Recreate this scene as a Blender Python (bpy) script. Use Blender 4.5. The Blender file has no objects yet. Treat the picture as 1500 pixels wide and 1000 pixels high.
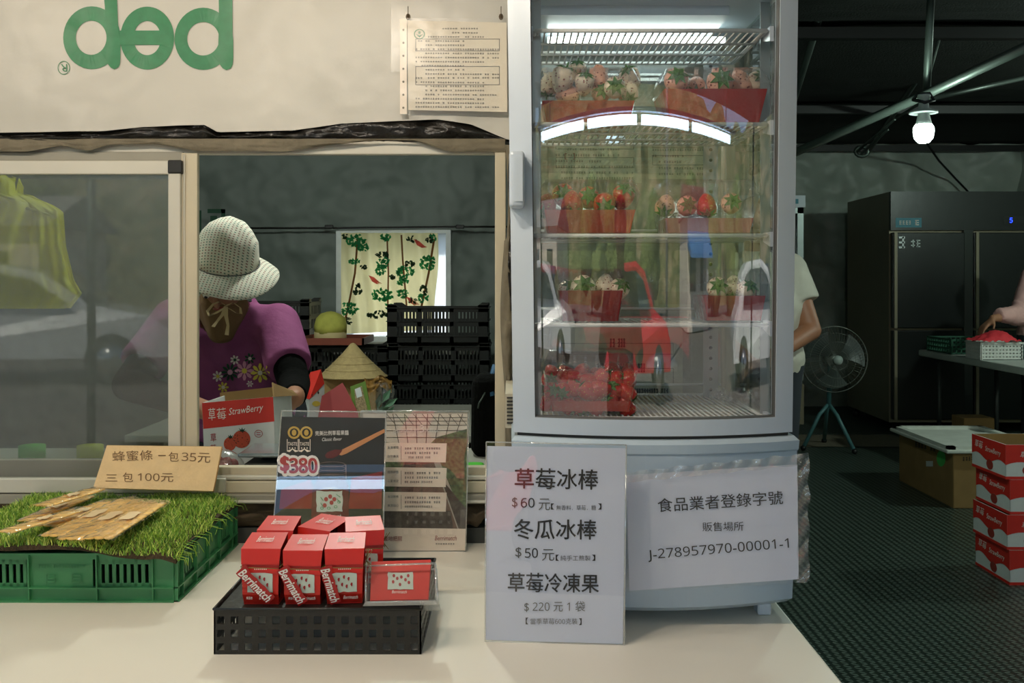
import bpy, bmesh, math, random
from mathutils import Vector, Matrix, noise
from mathutils.bvhtree import BVHTree
random.seed(7)
C = bpy.context.scene.collection
PI = math.pi
# ------------------------------------------------------------------ camera, sky, sun, exposure
EYE = Vector((0, 0, 1.3)); F = 1450.0; HX = 750.0; HY = 410.0
cam = bpy.data.cameras.new('camera'); camo = bpy.data.objects.new('camera', cam); C.objects.link(camo)
camo.location = EYE; camo.rotation_euler = (PI/2, 0, 0)
cam.sensor_width = 36; cam.lens = F/1500*36; cam.shift_y = -(500-HY)/1500; cam.clip_end = 300
bpy.context.scene.camera = camo
vs = bpy.context.scene.view_settings
vs.view_transform = 'Standard'; vs.look = 'None'; vs.gamma = 1; vs.use_curve_mapping = False
vs.exposure = 0.0
w = bpy.data.worlds.new('sky'); bpy.context.scene.world = w; w.use_nodes = True
nt = w.node_tree; bg = nt.nodes['Background']
sky = nt.nodes.new('ShaderNodeTexSky'); sky.sky_type = 'HOSEK_WILKIE'; sky.turbidity = 4; sky.ground_albedo = .3
sky.sun_direction = (-.35, .55, .76)
hsv = nt.nodes.new('ShaderNodeHueSaturation'); hsv.inputs['Saturation'].default_value = .95
nt.links.new(sky.outputs[0], hsv.inputs['Color']); nt.links.new(hsv.outputs[0], bg.inputs[0])
bg.inputs[1].default_value = 6.0
sun = bpy.data.lights.new('sun', 'SUN'); sun.energy = 7.5; sun.angle = .01; sun.color = (1, .93, .82)
suno = bpy.data.objects.new('sun', sun); C.objects.link(suno); suno.location = (0, 8, 12)
suno.rotation_euler = Vector((-.35, .55, .76)).to_track_quat('Z', 'Y').to_euler()

def bulb_or_fill_light(name, loc, power, col, rad=.035):
    l = bpy.data.lights.new(name, 'POINT'); l.energy = power; l.color = col; l.shadow_soft_size = rad
    o = bpy.data.objects.new(name, l); C.objects.link(o); o.location = loc; return o
WARM = (1, .89, .74)
BULBS = [(-.66, 1.0, 2.12), (-.30, 1.02, 2.08), (-1.35, 1.0, 2.12)]
for b in BULBS: bulb_or_fill_light('bulb_or_fill_light', (b[0], b[1], b[2]-.1), 11, WARM, .03)
bulb_or_fill_light('bulb_or_fill_light', (1.414, 3.4, 1.71), 26, (.80, 1, .88), .04)
bulb_or_fill_light('bulb_or_fill_light', (4.2, 5.0, 2.42), 85, (.80, 1, .88), .05)  # added fill lamp, out of view, brightens the right-hand tent; no bulb modelled
bulb_or_fill_light('bulb_or_fill_light', (-.5, 3.2, 2.25), 40, (.93, 1, .90), .05)  # invented fill under the packing room ceiling, no fixture there
bulb_or_fill_light('bulb_or_fill_light', (-2.0, 2.9, 2.25), 30, (.93, 1, .90), .05)  # extra fill added to lift the raincoats behind the screen, not a real bulb

# ------------------------------------------------------------------ helpers
def lin(c):
    r = []
    for v in c[:3]:
        v = v/255.0
        r.append(v/12.92 if v <= .04045 else ((v+.055)/1.055)**2.4)
    return tuple(r)+(1,)
def W(px, py, Y): return Vector(((px-HX)/F*Y, Y, 1.3-(py-HY)/F*Y))
def V(*a): return Vector(a)
def mat(name, col, rough=.55, metal=0, var=None, bump=None, emit=None, trans=None, coat=0, spec=None, fn=None, sheen=0):
    m = bpy.data.materials.new(name); m.use_nodes = True
    n = m.node_tree.nodes; L = m.node_tree.links; b = n['Principled BSDF']
    c = lin(col); b.inputs['Base Color'].default_value = c
    b.inputs['Roughness'].default_value = rough; b.inputs['Metallic'].default_value = metal
    if coat: b.inputs['Coat Weight'].default_value = coat; b.inputs['Coat Roughness'].default_value = .12
    if spec is not None: b.inputs['Specular IOR Level'].default_value = spec
    tc = n.new('ShaderNodeTexCoord')
    if var is None: var = (14, .06)
    ns = n.new('ShaderNodeTexNoise'); ns.inputs['Scale'].default_value = var[0]; ns.inputs['Detail'].default_value = 4
    L.new(tc.outputs['Object'], ns.inputs['Vector'])
    mp = n.new('ShaderNodeMapRange'); mp.inputs[3].default_value = 1-var[1]; mp.inputs[4].default_value = 1+var[1]
    mp.inputs[1].default_value = .3; mp.inputs[2].default_value = .7
    L.new(ns.outputs[0], mp.inputs[0])
    vm = n.new('ShaderNodeVectorMath'); vm.operation = 'SCALE'; vm.inputs[0].default_value = c[:3]
    L.new(mp.outputs[0], vm.inputs['Scale']); L.new(vm.outputs[0], b.inputs['Base Color'])
    if bump:
        nb = n.new('ShaderNodeTexNoise'); nb.inputs['Scale'].default_value = bump[0]; nb.inputs['Detail'].default_value = 5
        L.new(tc.outputs['Object'], nb.inputs['Vector'])
        bp = n.new('ShaderNodeBump'); bp.inputs['Strength'].default_value = bump[1]; bp.inputs['Distance'].default_value = bump[2] if len(bump) > 2 else .01
        L.new(nb.outputs[0], bp.inputs['Height']); L.new(bp.outputs[0], b.inputs['Normal'])
    if emit:
        b.inputs['Emission Color'].default_value = lin(emit[0]); b.inputs['Emission Strength'].default_value = emit[1]
    if trans:  # translucent mix
        t = n.new('ShaderNodeBsdfTranslucent'); t.inputs[0].default_value = lin(trans[0])
        mx = n.new('ShaderNodeMixShader'); mx.inputs[0].default_value = trans[1]
        L.new(b.outputs[0], mx.inputs[1]); L.new(t.outputs[0], mx.inputs[2]); L.new(mx.outputs[0], n['Material Output'].inputs[0])
    if fn: fn(m, n, L, b, tc, vm)
    return m
def film(name, refl=.06, tint=(255, 255, 255), rough=.03, ior=1.45, milk=0, milkcol=(220, 220, 220), bump=None, gain=1.0):
    """thin clear sheet: transparency + fresnel mirror (+ a little scattering)"""
    m = bpy.data.materials.new(name); m.use_nodes = True; n = m.node_tree.nodes; L = m.node_tree.links
    n.remove(n['Principled BSDF']); out = n['Material Output']
    t = n.new('ShaderNodeBsdfTransparent'); t.inputs[0].default_value = lin(tint)
    g = n.new('ShaderNodeBsdfGlossy'); g.inputs['Roughness'].default_value = rough; g.inputs[0].default_value = (1, 1, 1, 1)
    # Schlick reflectance from |N.I| so both faces of a thin sheet behave alike
    ge = n.new('ShaderNodeNewGeometry'); dt = n.new('ShaderNodeVectorMath'); dt.operation = 'DOT_PRODUCT'
    L.new(ge.outputs['Normal'], dt.inputs[0]); L.new(ge.outputs['Incoming'], dt.inputs[1])
    ab = n.new('ShaderNodeMath'); ab.operation = 'ABSOLUTE'; L.new(dt.outputs['Value'], ab.inputs[0])
    om = n.new('ShaderNodeMath'); om.operation = 'SUBTRACT'; om.inputs[0].default_value = 1; L.new(ab.outputs[0], om.inputs[1]); om.use_clamp = True
    pw = n.new('ShaderNodeMath'); pw.operation = 'POWER'; pw.inputs[1].default_value = 5; L.new(om.outputs[0], pw.inputs[0])
    r0 = ((ior-1)/(ior+1))**2
    fr = n.new('ShaderNodeMath'); fr.operation = 'MULTIPLY_ADD'; fr.inputs[1].default_value = 1-r0; fr.inputs[2].default_value = r0; L.new(pw.outputs[0], fr.inputs[0])
    ad = n.new('ShaderNodeMath'); ad.operation = 'MULTIPLY_ADD'; ad.inputs[1].default_value = gain; ad.inputs[2].default_value = refl; ad.use_clamp = True
    L.new(fr.outputs[0], ad.inputs[0])
    base = t
    if milk:
        d = n.new('ShaderNodeBsdfDiffuse'); d.inputs[0].default_value = lin(milkcol)
        m0 = n.new('ShaderNodeMixShader'); m0.inputs[0].default_value = milk
        L.new(t.outputs[0], m0.inputs[1]); L.new(d.outputs[0], m0.inputs[2]); base = m0
    mx = n.new('ShaderNodeMixShader'); L.new(ad.outputs[0], mx.inputs[0]); L.new(base.outputs[0], mx.inputs[1]); L.new(g.outputs[0], mx.inputs[2])
    L.new(mx.outputs[0], out.inputs[0])
    if bump:
        tc = n.new('ShaderNodeTexCoord'); nb = n.new('ShaderNodeTexNoise'); nb.inputs['Scale'].default_value = bump[0]; nb.inputs['Detail'].default_value = 3
        L.new(tc.outputs['Object'], nb.inputs['Vector']); bp = n.new('ShaderNodeBump'); bp.inputs['Strength'].default_value = bump[1]; bp.inputs['Distance'].default_value = .01
        L.new(nb.outputs[0], bp.inputs['Height']); L.new(bp.outputs[0], g.inputs['Normal']); L.new(bp.outputs[0], dt.inputs[0])
    return m

_mw = {}   # world matrices of linked objects
def wm(o): return _mw.get(o.name, Matrix.Identity(4)) if o else Matrix.Identity(4)
def tag(o, label=None, cat=None, group=None, kind=None):
    if label: o['label'] = label
    if cat: o['category'] = cat
    if group: o['group'] = group
    if kind: o['kind'] = kind
    return o
def thing(name, label, cat, loc=(0, 0, 0), rz=0, group=None, rot=None):
    o = bpy.data.objects.new(name, None); C.objects.link(o); o.empty_display_size = .05
    o.location = loc; o.rotation_euler = rot if rot else (0, 0, rz)
    _mw[o.name] = Matrix.Translation(loc) @ (rot.to_matrix().to_4x4() if rot else Matrix.Rotation(rz, 4, 'Z'))
    return tag(o, label, cat, group)
def room(name):
    o = bpy.data.objects.new(name, None); C.objects.link(o); _mw[o.name] = Matrix.Identity(4); o['kind'] = 'structure'; return o
from mathutils import Euler
def kids(o): return [c for c in bpy.data.objects if c.parent == o]
def dup(root, loc, rz=0, label=None, group=None, rot=None, scale=1):
    r = root.copy(); C.objects.link(r); r.location = loc; r.rotation_euler = rot if rot else (0, 0, rz); r.scale = (scale,)*3
    if label: r['label'] = label
    if group: r['group'] = group
    def rec(s, d):
        for ch in kids(s):
            c = ch.copy(); C.objects.link(c); c.parent = d; rec(ch, c)
    rec(root, r)
    return r

class Plane:
    def __init__(s, a, b, c):   # a,b bottom-left/right, c top-left
        s.o = Vector(a); s.n = (Vector(b)-Vector(a)).cross(Vector(c)-Vector(a)).normalized()
        if s.n.dot(EYE-s.o) < 0: s.n = -s.n
    def at(s, px, py, off=0):
        d = Vector(((px-HX)/F, 1, (HY-py)/F)); t = (s.o-EYE).dot(s.n)/d.dot(s.n)
        return EYE+d*t+s.n*off
class Fn:    # any surface given by Y(X,Z): used for print on curved sheets
    def __init__(s, f, n=V(0, -1, 0)): s.f = f; s.n = n
    def at(s, px, py, off=0):
        p = W(px, py, s.f(*((W(px, py, 2)).xz)));
        for _ in range(6): p = W(px, py, s.f(p.x, p.z))
        return p+s.n*off
def ortho_plane(Y): return Plane((0, Y, 0), (1, Y, 0), (0, Y, 1))

_txt = {}
def _width(t):
    cu = bpy.data.curves.new('t', 'FONT'); cu.body = t; cu.size = 1; o = bpy.data.objects.new('t', cu); C.objects.link(o)
    dg = bpy.context.evaluated_depsgraph_get(); dg.update(); xs = [v.co.x for v in o.evaluated_get(dg).to_mesh().vertices]; r = max(xs)
    bpy.data.objects.remove(o); bpy.data.curves.remove(cu); return r
ADV = _width('品品')-_width('品')
def text_mesh(body, shear=0, bold=0):
    k = (body, shear, bold)
    if k in _txt: return _txt[k]
    cu = bpy.data.curves.new('t', 'FONT'); cu.body = ''.join(chr(0x1D7E2+int(c)) if c in '0123456789' else c for c in body.replace('莓', '每')); cu.size = 1; cu.resolution_u = 2; cu.offset = bold
    o = bpy.data.objects.new('t', cu); C.objects.link(o); dg = bpy.context.evaluated_depsgraph_get(); dg.update()
    me = o.evaluated_get(dg).to_mesh()
    vs_ = [v.co.copy() for v in me.vertices]; fs = [tuple(p.vertices) for p in me.polygons]
    bpy.data.objects.remove(o); bpy.data.curves.remove(cu)
    for i, ch in enumerate(body):      # the berry character: its lower half squeezed under a grass head
        if ch != '莓': continue
        a = ADV*i; vs_ = [V(v.x, -.1+(v.y+.1)*.75, v.z) if a < v.x < a+ADV else v for v in vs_]
        for (p, q, r, t) in ((.05, .95, .70, .765), (.27, .335, .63, .86), (.65, .715, .63, .86)):
            k0 = len(vs_); vs_ += [V(a+ADV*p, r, 0), V(a+ADV*q, r, 0), V(a+ADV*q, t, 0), V(a+ADV*p, t, 0)]; fs.append((k0, k0+1, k0+2, k0+3))
    vs_ = [V(v.x+shear*v.y, v.y, v.z) for v in vs_]
    x0 = min(v.x for v in vs_); x1 = max(v.x for v in vs_); y0 = min(v.y for v in vs_); y1 = max(v.y for v in vs_)
    vs_ = [((v.x-x0)/(x1-x0), (v.y-y0)/(y1-y0)) for v in vs_]
    _txt[k] = (vs_, fs, (x1-x0)/(y1-y0)); return _txt[k]

class MB:
    def __init__(s): s.v = []; s.f = []; s.sm = []
    def add(s, vs, fs, smooth=False, M=None):
        k = len(s.v)
        s.v += [(M @ Vector(p)) if M else Vector(p) for p in vs]
        s.f += [tuple(i+k for i in f) for f in fs]; s.sm += [smooth]*len(fs); return s
    def hexa(s, p, M=None):   # p: bottom 4 then top 4
        return s.add(p, [(3, 2, 1, 0), (4, 5, 6, 7), (0, 1, 5, 4), (1, 2, 6, 5), (2, 3, 7, 6), (3, 0, 4, 7)], False, M)
    def box(s, c, d, M=None):
        x, y, z = [q/2 for q in d]; c = Vector(c)
        p = [c+V(a*x, b*y, e*z) for e in (-1, 1) for a, b in ((-1, -1), (1, -1), (1, 1), (-1, 1))]
        return s.hexa(p, M)
    def bx(s, x0, x1, y0, y1, z0, z1, M=None): return s.box(((x0+x1)/2, (y0+y1)/2, (z0+z1)/2), (abs(x1-x0), abs(y1-y0), abs(z1-z0)), M)
    def rbox(s, c, d, r=.01, seg=2, M=None):
        bm = bmesh.new(); bmesh.ops.create_cube(bm, size=1)
        for v in bm.verts: v.co = V(v.co.x*d[0], v.co.y*d[1], v.co.z*d[2])
        bmesh.ops.bevel(bm, geom=bm.edges[:], offset=r, segments=seg, affect='EDGES', profile=.5)
        bm.verts.index_update(); vs_ = [v.co+Vector(c) for v in bm.verts]; fs = [tuple(v.index for v in f.verts) for f in bm.faces]; bm.free()
        return s.add(vs_, fs, False, M)
    def tube(s, pts, r, n=8, M=None, closed=False, rr=None):
        pts = [Vector(p) for p in pts]; m = len(pts); vs_ = []; fs = []
        ref = None
        for i, p in enumerate(pts):
            a = pts[(i-1) % m] if (i or closed) else p; b = pts[(i+1) % m] if (i < m-1 or closed) else p
            t = (b-a).normalized()
            if ref is None:
                ref = t.orthogonal().normalized()
            ref = (ref-t*ref.dot(t))
            if ref.length < 1e-6: ref = t.orthogonal()
            ref.normalize(); q = t.cross(ref)
            R = rr[i] if rr else r
            for k in range(n):
                an = 2*PI*k/n; vs_.append(p+(ref*math.cos(an)+q*math.sin(an))*R)
        for i in range(m if closed else m-1):
            j = (i+1) % m
            for k in range(n): fs.append((i*n+k, i*n+(k+1) % n, j*n+(k+1) % n, j*n+k))
        if not closed: fs.append(tuple(range(n-1, -1, -1))); fs.append(tuple((m-1)*n+k for k in range(n)))
        return s.add(vs_, fs, True, M)
    def lathe(s, prof, n=24, M=None, smooth=True):
        vs_ = []; fs = []; m = len(prof)
        for r, z in prof:
            for k in range(n): a = 2*PI*k/n; vs_.append((r*math.cos(a), r*math.sin(a), z))
        for i in range(m-1):
            for k in range(n): fs.append((i*n+k, i*n+(k+1) % n, (i+1)*n+(k+1) % n, (i+1)*n+k))
        if prof[0][0] > 1e-4: fs.append(tuple(range(n-1, -1, -1)))
        if prof[-1][0] > 1e-4: fs.append(tuple((m-1)*n+k for k in range(n)))
        return s.add(vs_, fs, smooth, M)
    def ball(s, c, r, n=12, M=None):
        if not hasattr(r, '__len__'): r = (r, r, r)
        m = max(6, n//2+1)
        pr = [(math.sin(PI*i/m), -math.cos(PI*i/m)) for i in range(m+1)]; pr[0] = (1e-5, -1); pr[-1] = (1e-5, 1)
        T = Matrix.Translation(c) @ Matrix.Diagonal((r[0], r[1], r[2], 1))
        return s.lathe(pr, n, (M @ T) if M else T)
    def prism(s, pts, d, smooth=False):   # planar outline, pushed along vector d
        pts = [Vector(p) for p in pts]; n = len(pts); d = Vector(d)
        fs = [tuple(range(n)), tuple(range(2*n-1, n-1, -1))]+[(i, i+n, (i+1) % n+n, (i+1) % n) for i in range(n)]
        return s.add(pts+[p+d for p in pts], fs, smooth)
    def grid(s, fn, nu, nv, smooth=True):
        vs_ = [fn(i/nu, j/nv) for j in range(nv+1) for i in range(nu+1)]; q = nu+1
        return s.add(vs_, [(j*q+i, j*q+i+1, (j+1)*q+i+1, (j+1)*q+i) for j in range(nv) for i in range(nu)], smooth)
    def cap(s, a, ra, b, rb, ea=True, eb=True, n=14):
        a = Vector(a); b = Vector(b); s.tube([a, b], 0, n, rr=[ra, rb])
        if ea: s.ball(a, ra, n)
        if eb: s.ball(b, rb, n)
        return s
    # flat print on a plane, laid out by pixel outlines
    def pp(s, pl, pts, off=.0006, th=.0004):
        q = [pl.at(x, y, off) for x, y in pts]; return s.prism(q, -pl.n*th)
    def rect(s, pl, x0, y0, x1, y1, off=.0006, th=.0004): return s.pp(pl, [(x0, y0), (x1, y0), (x1, y1), (x0, y1)], off, th)
    def ell(s, pl, cx, cy, rx, ry, off=.0006, n=20, th=.0004): return s.pp(pl, [(cx+rx*math.cos(2*PI*k/n), cy+ry*math.sin(2*PI*k/n)) for k in range(n)], off, th)
    def ring(s, pl, cx, cy, rx, ry, ix, iy, off=.0006, n=32, a0=0, a1=2*PI, icx=None, icy=None):
        icx = cx if icx is None else icx; icy = cy if icy is None else icy
        vs_ = []; fs = []
        for k in range(n+1):
            a = a0+(a1-a0)*k/n
            vs_ += [pl.at(cx+rx*math.cos(a), cy+ry*math.sin(a), off), pl.at(icx+ix*math.cos(a), icy+iy*math.sin(a), off)]
        for k in range(n): fs.append((2*k, 2*k+2, 2*k+3, 2*k+1))
        return s.add(vs_, fs)
    def text(s, pl, body, p0, p1, h, off=.0009, shear=0, bold=.0, curve=None):
        vs_, fs, _ = text_mesh(body, shear, 0); x0, y0 = p0; x1, y1 = p1; dx = x1-x0; dy = y1-y0; l = math.hypot(dx, dy)
        ux, uy = dy/l*h, -dx/l*h; bo = max(0, bold)*h
        sh_ = [(0, 0)] if bold <= 0 else [(-.6, 0), (.6, 0), (0, .6), (0, -.6), (0, 0)] if bold < .03 else [(math.cos(k*PI/6), math.sin(k*PI/6)) for k in range(12)]+[(0, 0)]
        for k, (ox, oy) in enumerate(sh_): s.add([pl.at(x0+dx*u+ux*v+ox*bo, y0+dy*u+uy*v+oy*bo, off+.00003*k) for u, v in vs_], fs)
        return s
    def marks(s, pl, p0, p1, h, off=.0009, n=12, seed=1, fill=.85):   # a row of illegibly small characters
        R = random.Random(seed); x0, y0 = p0; x1, y1 = p1
        for i in range(n):
            if R.random() > fill: continue
            u = i/n; cw = (x1-x0)/n*.74; X = x0+(x1-x0)*u; Y = y0+(y1-y0)*u
            k = R.choice((0, 1, 2)); t = h*.16
            hs = [(-.06, ), (.02, .8)][0:1]
            for q in ((.1, .5, .9) if k != 1 else (.25, .75)): s.rect(pl, X+cw*.05, Y-h*q-t/2, X+cw*(1 if k else .8), Y-h*q+t/2, off)
            s.rect(pl, X+cw*(.2 if k == 2 else .45), Y-h, X+cw*(.2 if k == 2 else .45)+t*.9, Y, off)
        return s
    def build(s, name, m, parent=None, world=True, keep=False, mods=None, label=None):
        if not s.v: s.v = [Vector((0, 0, 0))]
        org = Vector((0, 0, 0)); vs_ = s.v
        if parent is not None and world:
            inv = wm(parent).inverted(); vs_ = [inv @ v for v in s.v]
        elif parent is None and not keep:
            xs = [v.x for v in s.v]; ys = [v.y for v in s.v]; org = V((min(xs)+max(xs))/2, (min(ys)+max(ys))/2, min(v.z for v in s.v))
            vs_ = [v-org for v in s.v]
        me = bpy.data.meshes.new(name); me.from_pydata([tuple(v) for v in vs_], [], s.f)
        me.polygons.foreach_set('use_smooth', s.sm); me.update()
        bm = bmesh.new(); bm.from_mesh(me); bmesh.ops.recalc_face_normals(bm, faces=bm.faces[:]); bm.to_mesh(me); bm.free()
        me.materials.append(m)
        o = bpy.data.objects.new(name, me); C.objects.link(o); o.location = org
        if parent is not None: o.parent = parent
        _mw[o.name] = (wm(parent) if parent is not None else Matrix.Identity(4)) @ Matrix.Translation(org)
        if label: o['label'] = label
        return o

def organic(mb, voxel=.008, smooth=5):
    """fuse overlapping tapered volumes into one continuous skin; returns MB with the result"""
    me = bpy.data.meshes.new('tmp'); me.from_pydata([tuple(v) for v in mb.v], [], mb.f)
    o = bpy.data.objects.new('tmp', me); C.objects.link(o)
    r = o.modifiers.new('r', 'REMESH'); r.mode = 'VOXEL'; r.voxel_size = voxel
    sm = o.modifiers.new('s', 'SMOOTH'); sm.factor = .5; sm.iterations = smooth
    dg = bpy.context.evaluated_depsgraph_get(); dg.update(); e = o.evaluated_get(dg).to_mesh()
    out = MB(); out.add([v.co.copy() for v in e.vertices], [tuple(p.vertices) for p in e.polygons], True)
    bpy.data.objects.remove(o); bpy.data.meshes.remove(me)
    return out
def displace(mb, fn):
    mb.v = [fn(v) for v in mb.v]; return mb

# ------------------------------------------------------------------ materials
def grid_fn(scale, amt):
    def f(m, n, L, b, tc, vm): pass
    return f
def diamond_floor(m, n, L, b, tc, vm):
    # tread plate: rows of small raised lozenges, alternating direction
    def lozenges(rot, sh):
        mp = n.new('ShaderNodeMapping'); mp.inputs['Rotation'].default_value = (0, 0, rot); mp.inputs['Scale'].default_value = (22, 44, 1); mp.inputs['Location'].default_value = (sh, sh, 0)
        L.new(tc.outputs['Object'], mp.inputs['Vector'])
        fr = n.new('ShaderNodeVectorMath'); fr.operation = 'FRACTION'; L.new(mp.outputs[0], fr.inputs[0])
        sb = n.new('ShaderNodeVectorMath'); sb.operation = 'SUBTRACT'; sb.inputs[1].default_value = (.5, .5, 0); L.new(fr.outputs[0], sb.inputs[0])
        ml = n.new('ShaderNodeVectorMath'); ml.operation = 'MULTIPLY'; ml.inputs[1].default_value = (1.2, 2.6, 0); L.new(sb.outputs[0], ml.inputs[0])
        ln = n.new('ShaderNodeVectorMath'); ln.operation = 'LENGTH'; L.new(ml.outputs[0], ln.inputs[0])
        mr = n.new('ShaderNodeMapRange'); mr.inputs[1].default_value = .42; mr.inputs[2].default_value = .3; L.new(ln.outputs['Value'], mr.inputs[0])
        return mr
    a = lozenges(PI/4, 0); c = lozenges(-PI/4, .5)
    mx = n.new('ShaderNodeMath'); mx.operation = 'MAXIMUM'; L.new(a.outputs[0], mx.inputs[0]); L.new(c.outputs[0], mx.inputs[1])
    bp = n.new('ShaderNodeBump'); bp.inputs['Strength'].default_value = 1; bp.inputs['Distance'].default_value = .004
    L.new(mx.outputs[0], bp.inputs['Height']); L.new(bp.outputs[0], b.inputs['Normal'])
    mc = n.new('ShaderNodeMix'); mc.data_type = 'RGBA'; L.new(mx.outputs[0], mc.inputs[0]); L.new(vm.outputs[0], mc.inputs[6]); mc.inputs[7].default_value = lin((122, 138, 126))
    L.new(mc.outputs[2], b.inputs['Base Color'])
def seeds(seedcol):
    def f(m, n, L, b, tc, vm):
        vo = n.new('ShaderNodeTexVoronoi'); vo.inputs['Scale'].default_value = 190; L.new(tc.outputs['Object'], vo.inputs['Vector'])
        mr = n.new('ShaderNodeMapRange'); mr.inputs[1].default_value = .30; mr.inputs[2].default_value = .20; L.new(vo.outputs['Distance'], mr.inputs[0])
        mc = n.new('ShaderNodeMix'); mc.data_type = 'RGBA'; L.new(mr.outputs[0], mc.inputs[0]); L.new(vm.outputs[0], mc.inputs[6]); mc.inputs[7].default_value = lin(seedcol)
        L.new(mc.outputs[2], b.inputs['Base Color'])
        bp = n.new('ShaderNodeBump'); bp.inputs['Strength'].default_value = .6; bp.inputs['Distance'].default_value = .002; bp.invert = True
        L.new(mr.outputs[0], bp.inputs['Height']); L.new(bp.outputs[0], b.inputs['Normal'])
    return f
def gingham(m, n, L, b, tc, vm):
    mp = n.new('ShaderNodeMapping'); mp.inputs['Scale'].default_value = (95, 95, 95); L.new(tc.outputs['Object'], mp.inputs['Vector'])
    sp = n.new('ShaderNodeSeparateXYZ'); L.new(mp.outputs[0], sp.inputs[0])
    def dot(o, th):
        fr = n.new('ShaderNodeMath'); fr.operation = 'FRACT'; L.new(o, fr.inputs[0])
        c = n.new('ShaderNodeMath'); c.operation = 'LESS_THAN'; c.inputs[1].default_value = th; L.new(fr.outputs[0], c.inputs[0]); return c.outputs[0]
    ax = n.new('ShaderNodeMath'); ax.operation = 'ADD'; L.new(sp.outputs[1], ax.inputs[0]); L.new(sp.outputs[2], ax.inputs[1])
    a = dot(sp.outputs[0], .45); c = dot(ax.outputs[0], .45)
    mu = n.new('ShaderNodeMath'); mu.operation = 'MULTIPLY'; L.new(a, mu.inputs[0]); L.new(c, mu.inputs[1])
    hs = n.new('ShaderNodeMapping'); hs.inputs['Scale'].default_value = (95/2, 95/2, 95/2); L.new(tc.outputs['Object'], hs.inputs['Vector'])
    ck = n.new('ShaderNodeTexChecker'); ck.inputs['Scale'].default_value = 47; L.new(tc.outputs['Object'], ck.inputs['Vector'])
    ck.inputs[1].default_value = lin((150, 110, 100)); ck.inputs[2].default_value = lin((110, 135, 120))
    mc = n.new('ShaderNodeMix'); mc.data_type = 'RGBA'; L.new(mu.outputs[0], mc.inputs[0]); L.new(vm.outputs[0], mc.inputs[6]); L.new(ck.outputs[0], mc.inputs[7])
    L.new(mc.outputs[2], b.inputs['Base Color'])
def stripes(sc, axis, c2, wd=.5):
    def f(m, n, L, b, tc, vm):
        sp = n.new('ShaderNodeSeparateXYZ'); L.new(tc.outputs['Object'], sp.inputs[0])
        mu = n.new('ShaderNodeMath'); mu.operation = 'MULTIPLY'; mu.inputs[1].default_value = sc; L.new(sp.outputs[axis], mu.inputs[0])
        fr = n.new('ShaderNodeMath'); fr.operation = 'FRACT'; L.new(mu.outputs[0], fr.inputs[0])
        c = n.new('ShaderNodeMath'); c.operation = 'LESS_THAN'; c.inputs[1].default_value = wd; L.new(fr.outputs[0], c.inputs[0])
        mc = n.new('ShaderNodeMix'); mc.data_type = 'RGBA'; L.new(c.outputs[0], mc.inputs[0]); L.new(vm.outputs[0], mc.inputs[6]); mc.inputs[7].default_value = lin(c2)
        L.new(mc.outputs[2], b.inputs['Base Color'])
    return f
M = {}
def dm(k, *a, **kw): M[k] = mat(k.replace('_', ' '), *a, **kw); return M[k]
dm('banner', (194, 191, 181), .40, var=(3, .05), bump=(30, .05, .01))
dm('banner_green', (34, 120, 74), .4, var=(60, .10))
dm('black_plastic', (22, 20, 17), .3, bump=(25, .6, .02))
dm('grey_cloth', (118, 110, 92), .9, var=(30, .15), bump=(60, .4))
dm('brown_cloth', (88, 74, 56), .9, var=(18, .25), bump=(40, .5))
dm('aluminium', (204, 200, 186), .4, .1, var=(5, .05))
dm('aluminium_dim', (150, 146, 132), .45, .15)
dm('cream_frame', (200, 190, 164), .5, var=(4, .06))
dm('black_rubber', (18, 20, 18), .5)
dm('white_enamel', (196, 206, 216), .3, var=(6, .03), coat=.3)
dm('base_enamel', (186, 202, 214), .32, var=(6, .03), coat=.3)
dm('cream_plastic', (196, 188, 165), .5)
dm('shelf_wire', (205, 208, 205), .35)
dm('post_steel', (150, 156, 156), .3, .7)
dm('counter_top', (240, 233, 218), .36, var=(2.5, .03), bump=(3, .03))
dm('dark_panel', (70, 72, 68), .7)
dm('crate_green', (66, 138, 88), .38, var=(20, .06))
dm('grass_blade', (150, 188, 66), .6, var=(90, .45))
dm('soil_mat', (74, 60, 40), .95, bump=(120, .9))
dm('honey', (255, 208, 116), .35, var=(30, .08))
dm('pack_label', (240, 214, 168), .5)
dm('cardboard', (226, 196, 146), .85, var=(40, .05), bump=(180, .15))
dm('cardboard_side', (170, 132, 84), .9)
dm('cardboard_dull', (150, 118, 72), .9, var=(8, .1))
dm('ink', (38, 36, 34), .6)
dm('ink_grey', (95, 94, 92), .6)
dm('pen', (118, 86, 52), .7)
dm('paper', (208, 213, 228), .45, var=(6, .02))
dm('paper_old', (214, 204, 184), .5, var=(8, .04))
dm('jam_red', (208, 36, 22), .42, var=(12, .06))
dm('jam_red_deep', (170, 22, 20), .4)
dm('label_mint', (196, 208, 194), .5)
dm('berry_print', (160, 24, 30), .5)
dm('white_print', (235, 230, 222), .5)
dm('twine', (150, 125, 70), .9)
dm('jar_dark', (38, 12, 10), .15, coat=.5)
dm('basket_black', (30, 29, 24), .36, var=(8, .1), bump=(60, .12))
dm('poster_black', (36, 37, 34), .6, spec=.2)
dm('poster_red', (132, 30, 24), .6, spec=.2, var=(7, .3))
dm('gold', (196, 158, 70), .35, .5)
dm('wood', (196, 130, 74), .5, var=(20, .12))
dm('jam_gloss', (98, 26, 20), .6, spec=.2)
dm('price_red', (170, 42, 34), .5)
dm('cream_print', (240, 226, 208), .5)
dm('red_print', (150, 50, 44), .5)
dm('glasshouse_grey', (176, 168, 154), .5, var=(40, .15))
dm('glasshouse_pale', (216, 206, 190), .5, var=(30, .1))
dm('glasshouse_leaf', (92, 108, 72), .6, var=(160, .5))
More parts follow.
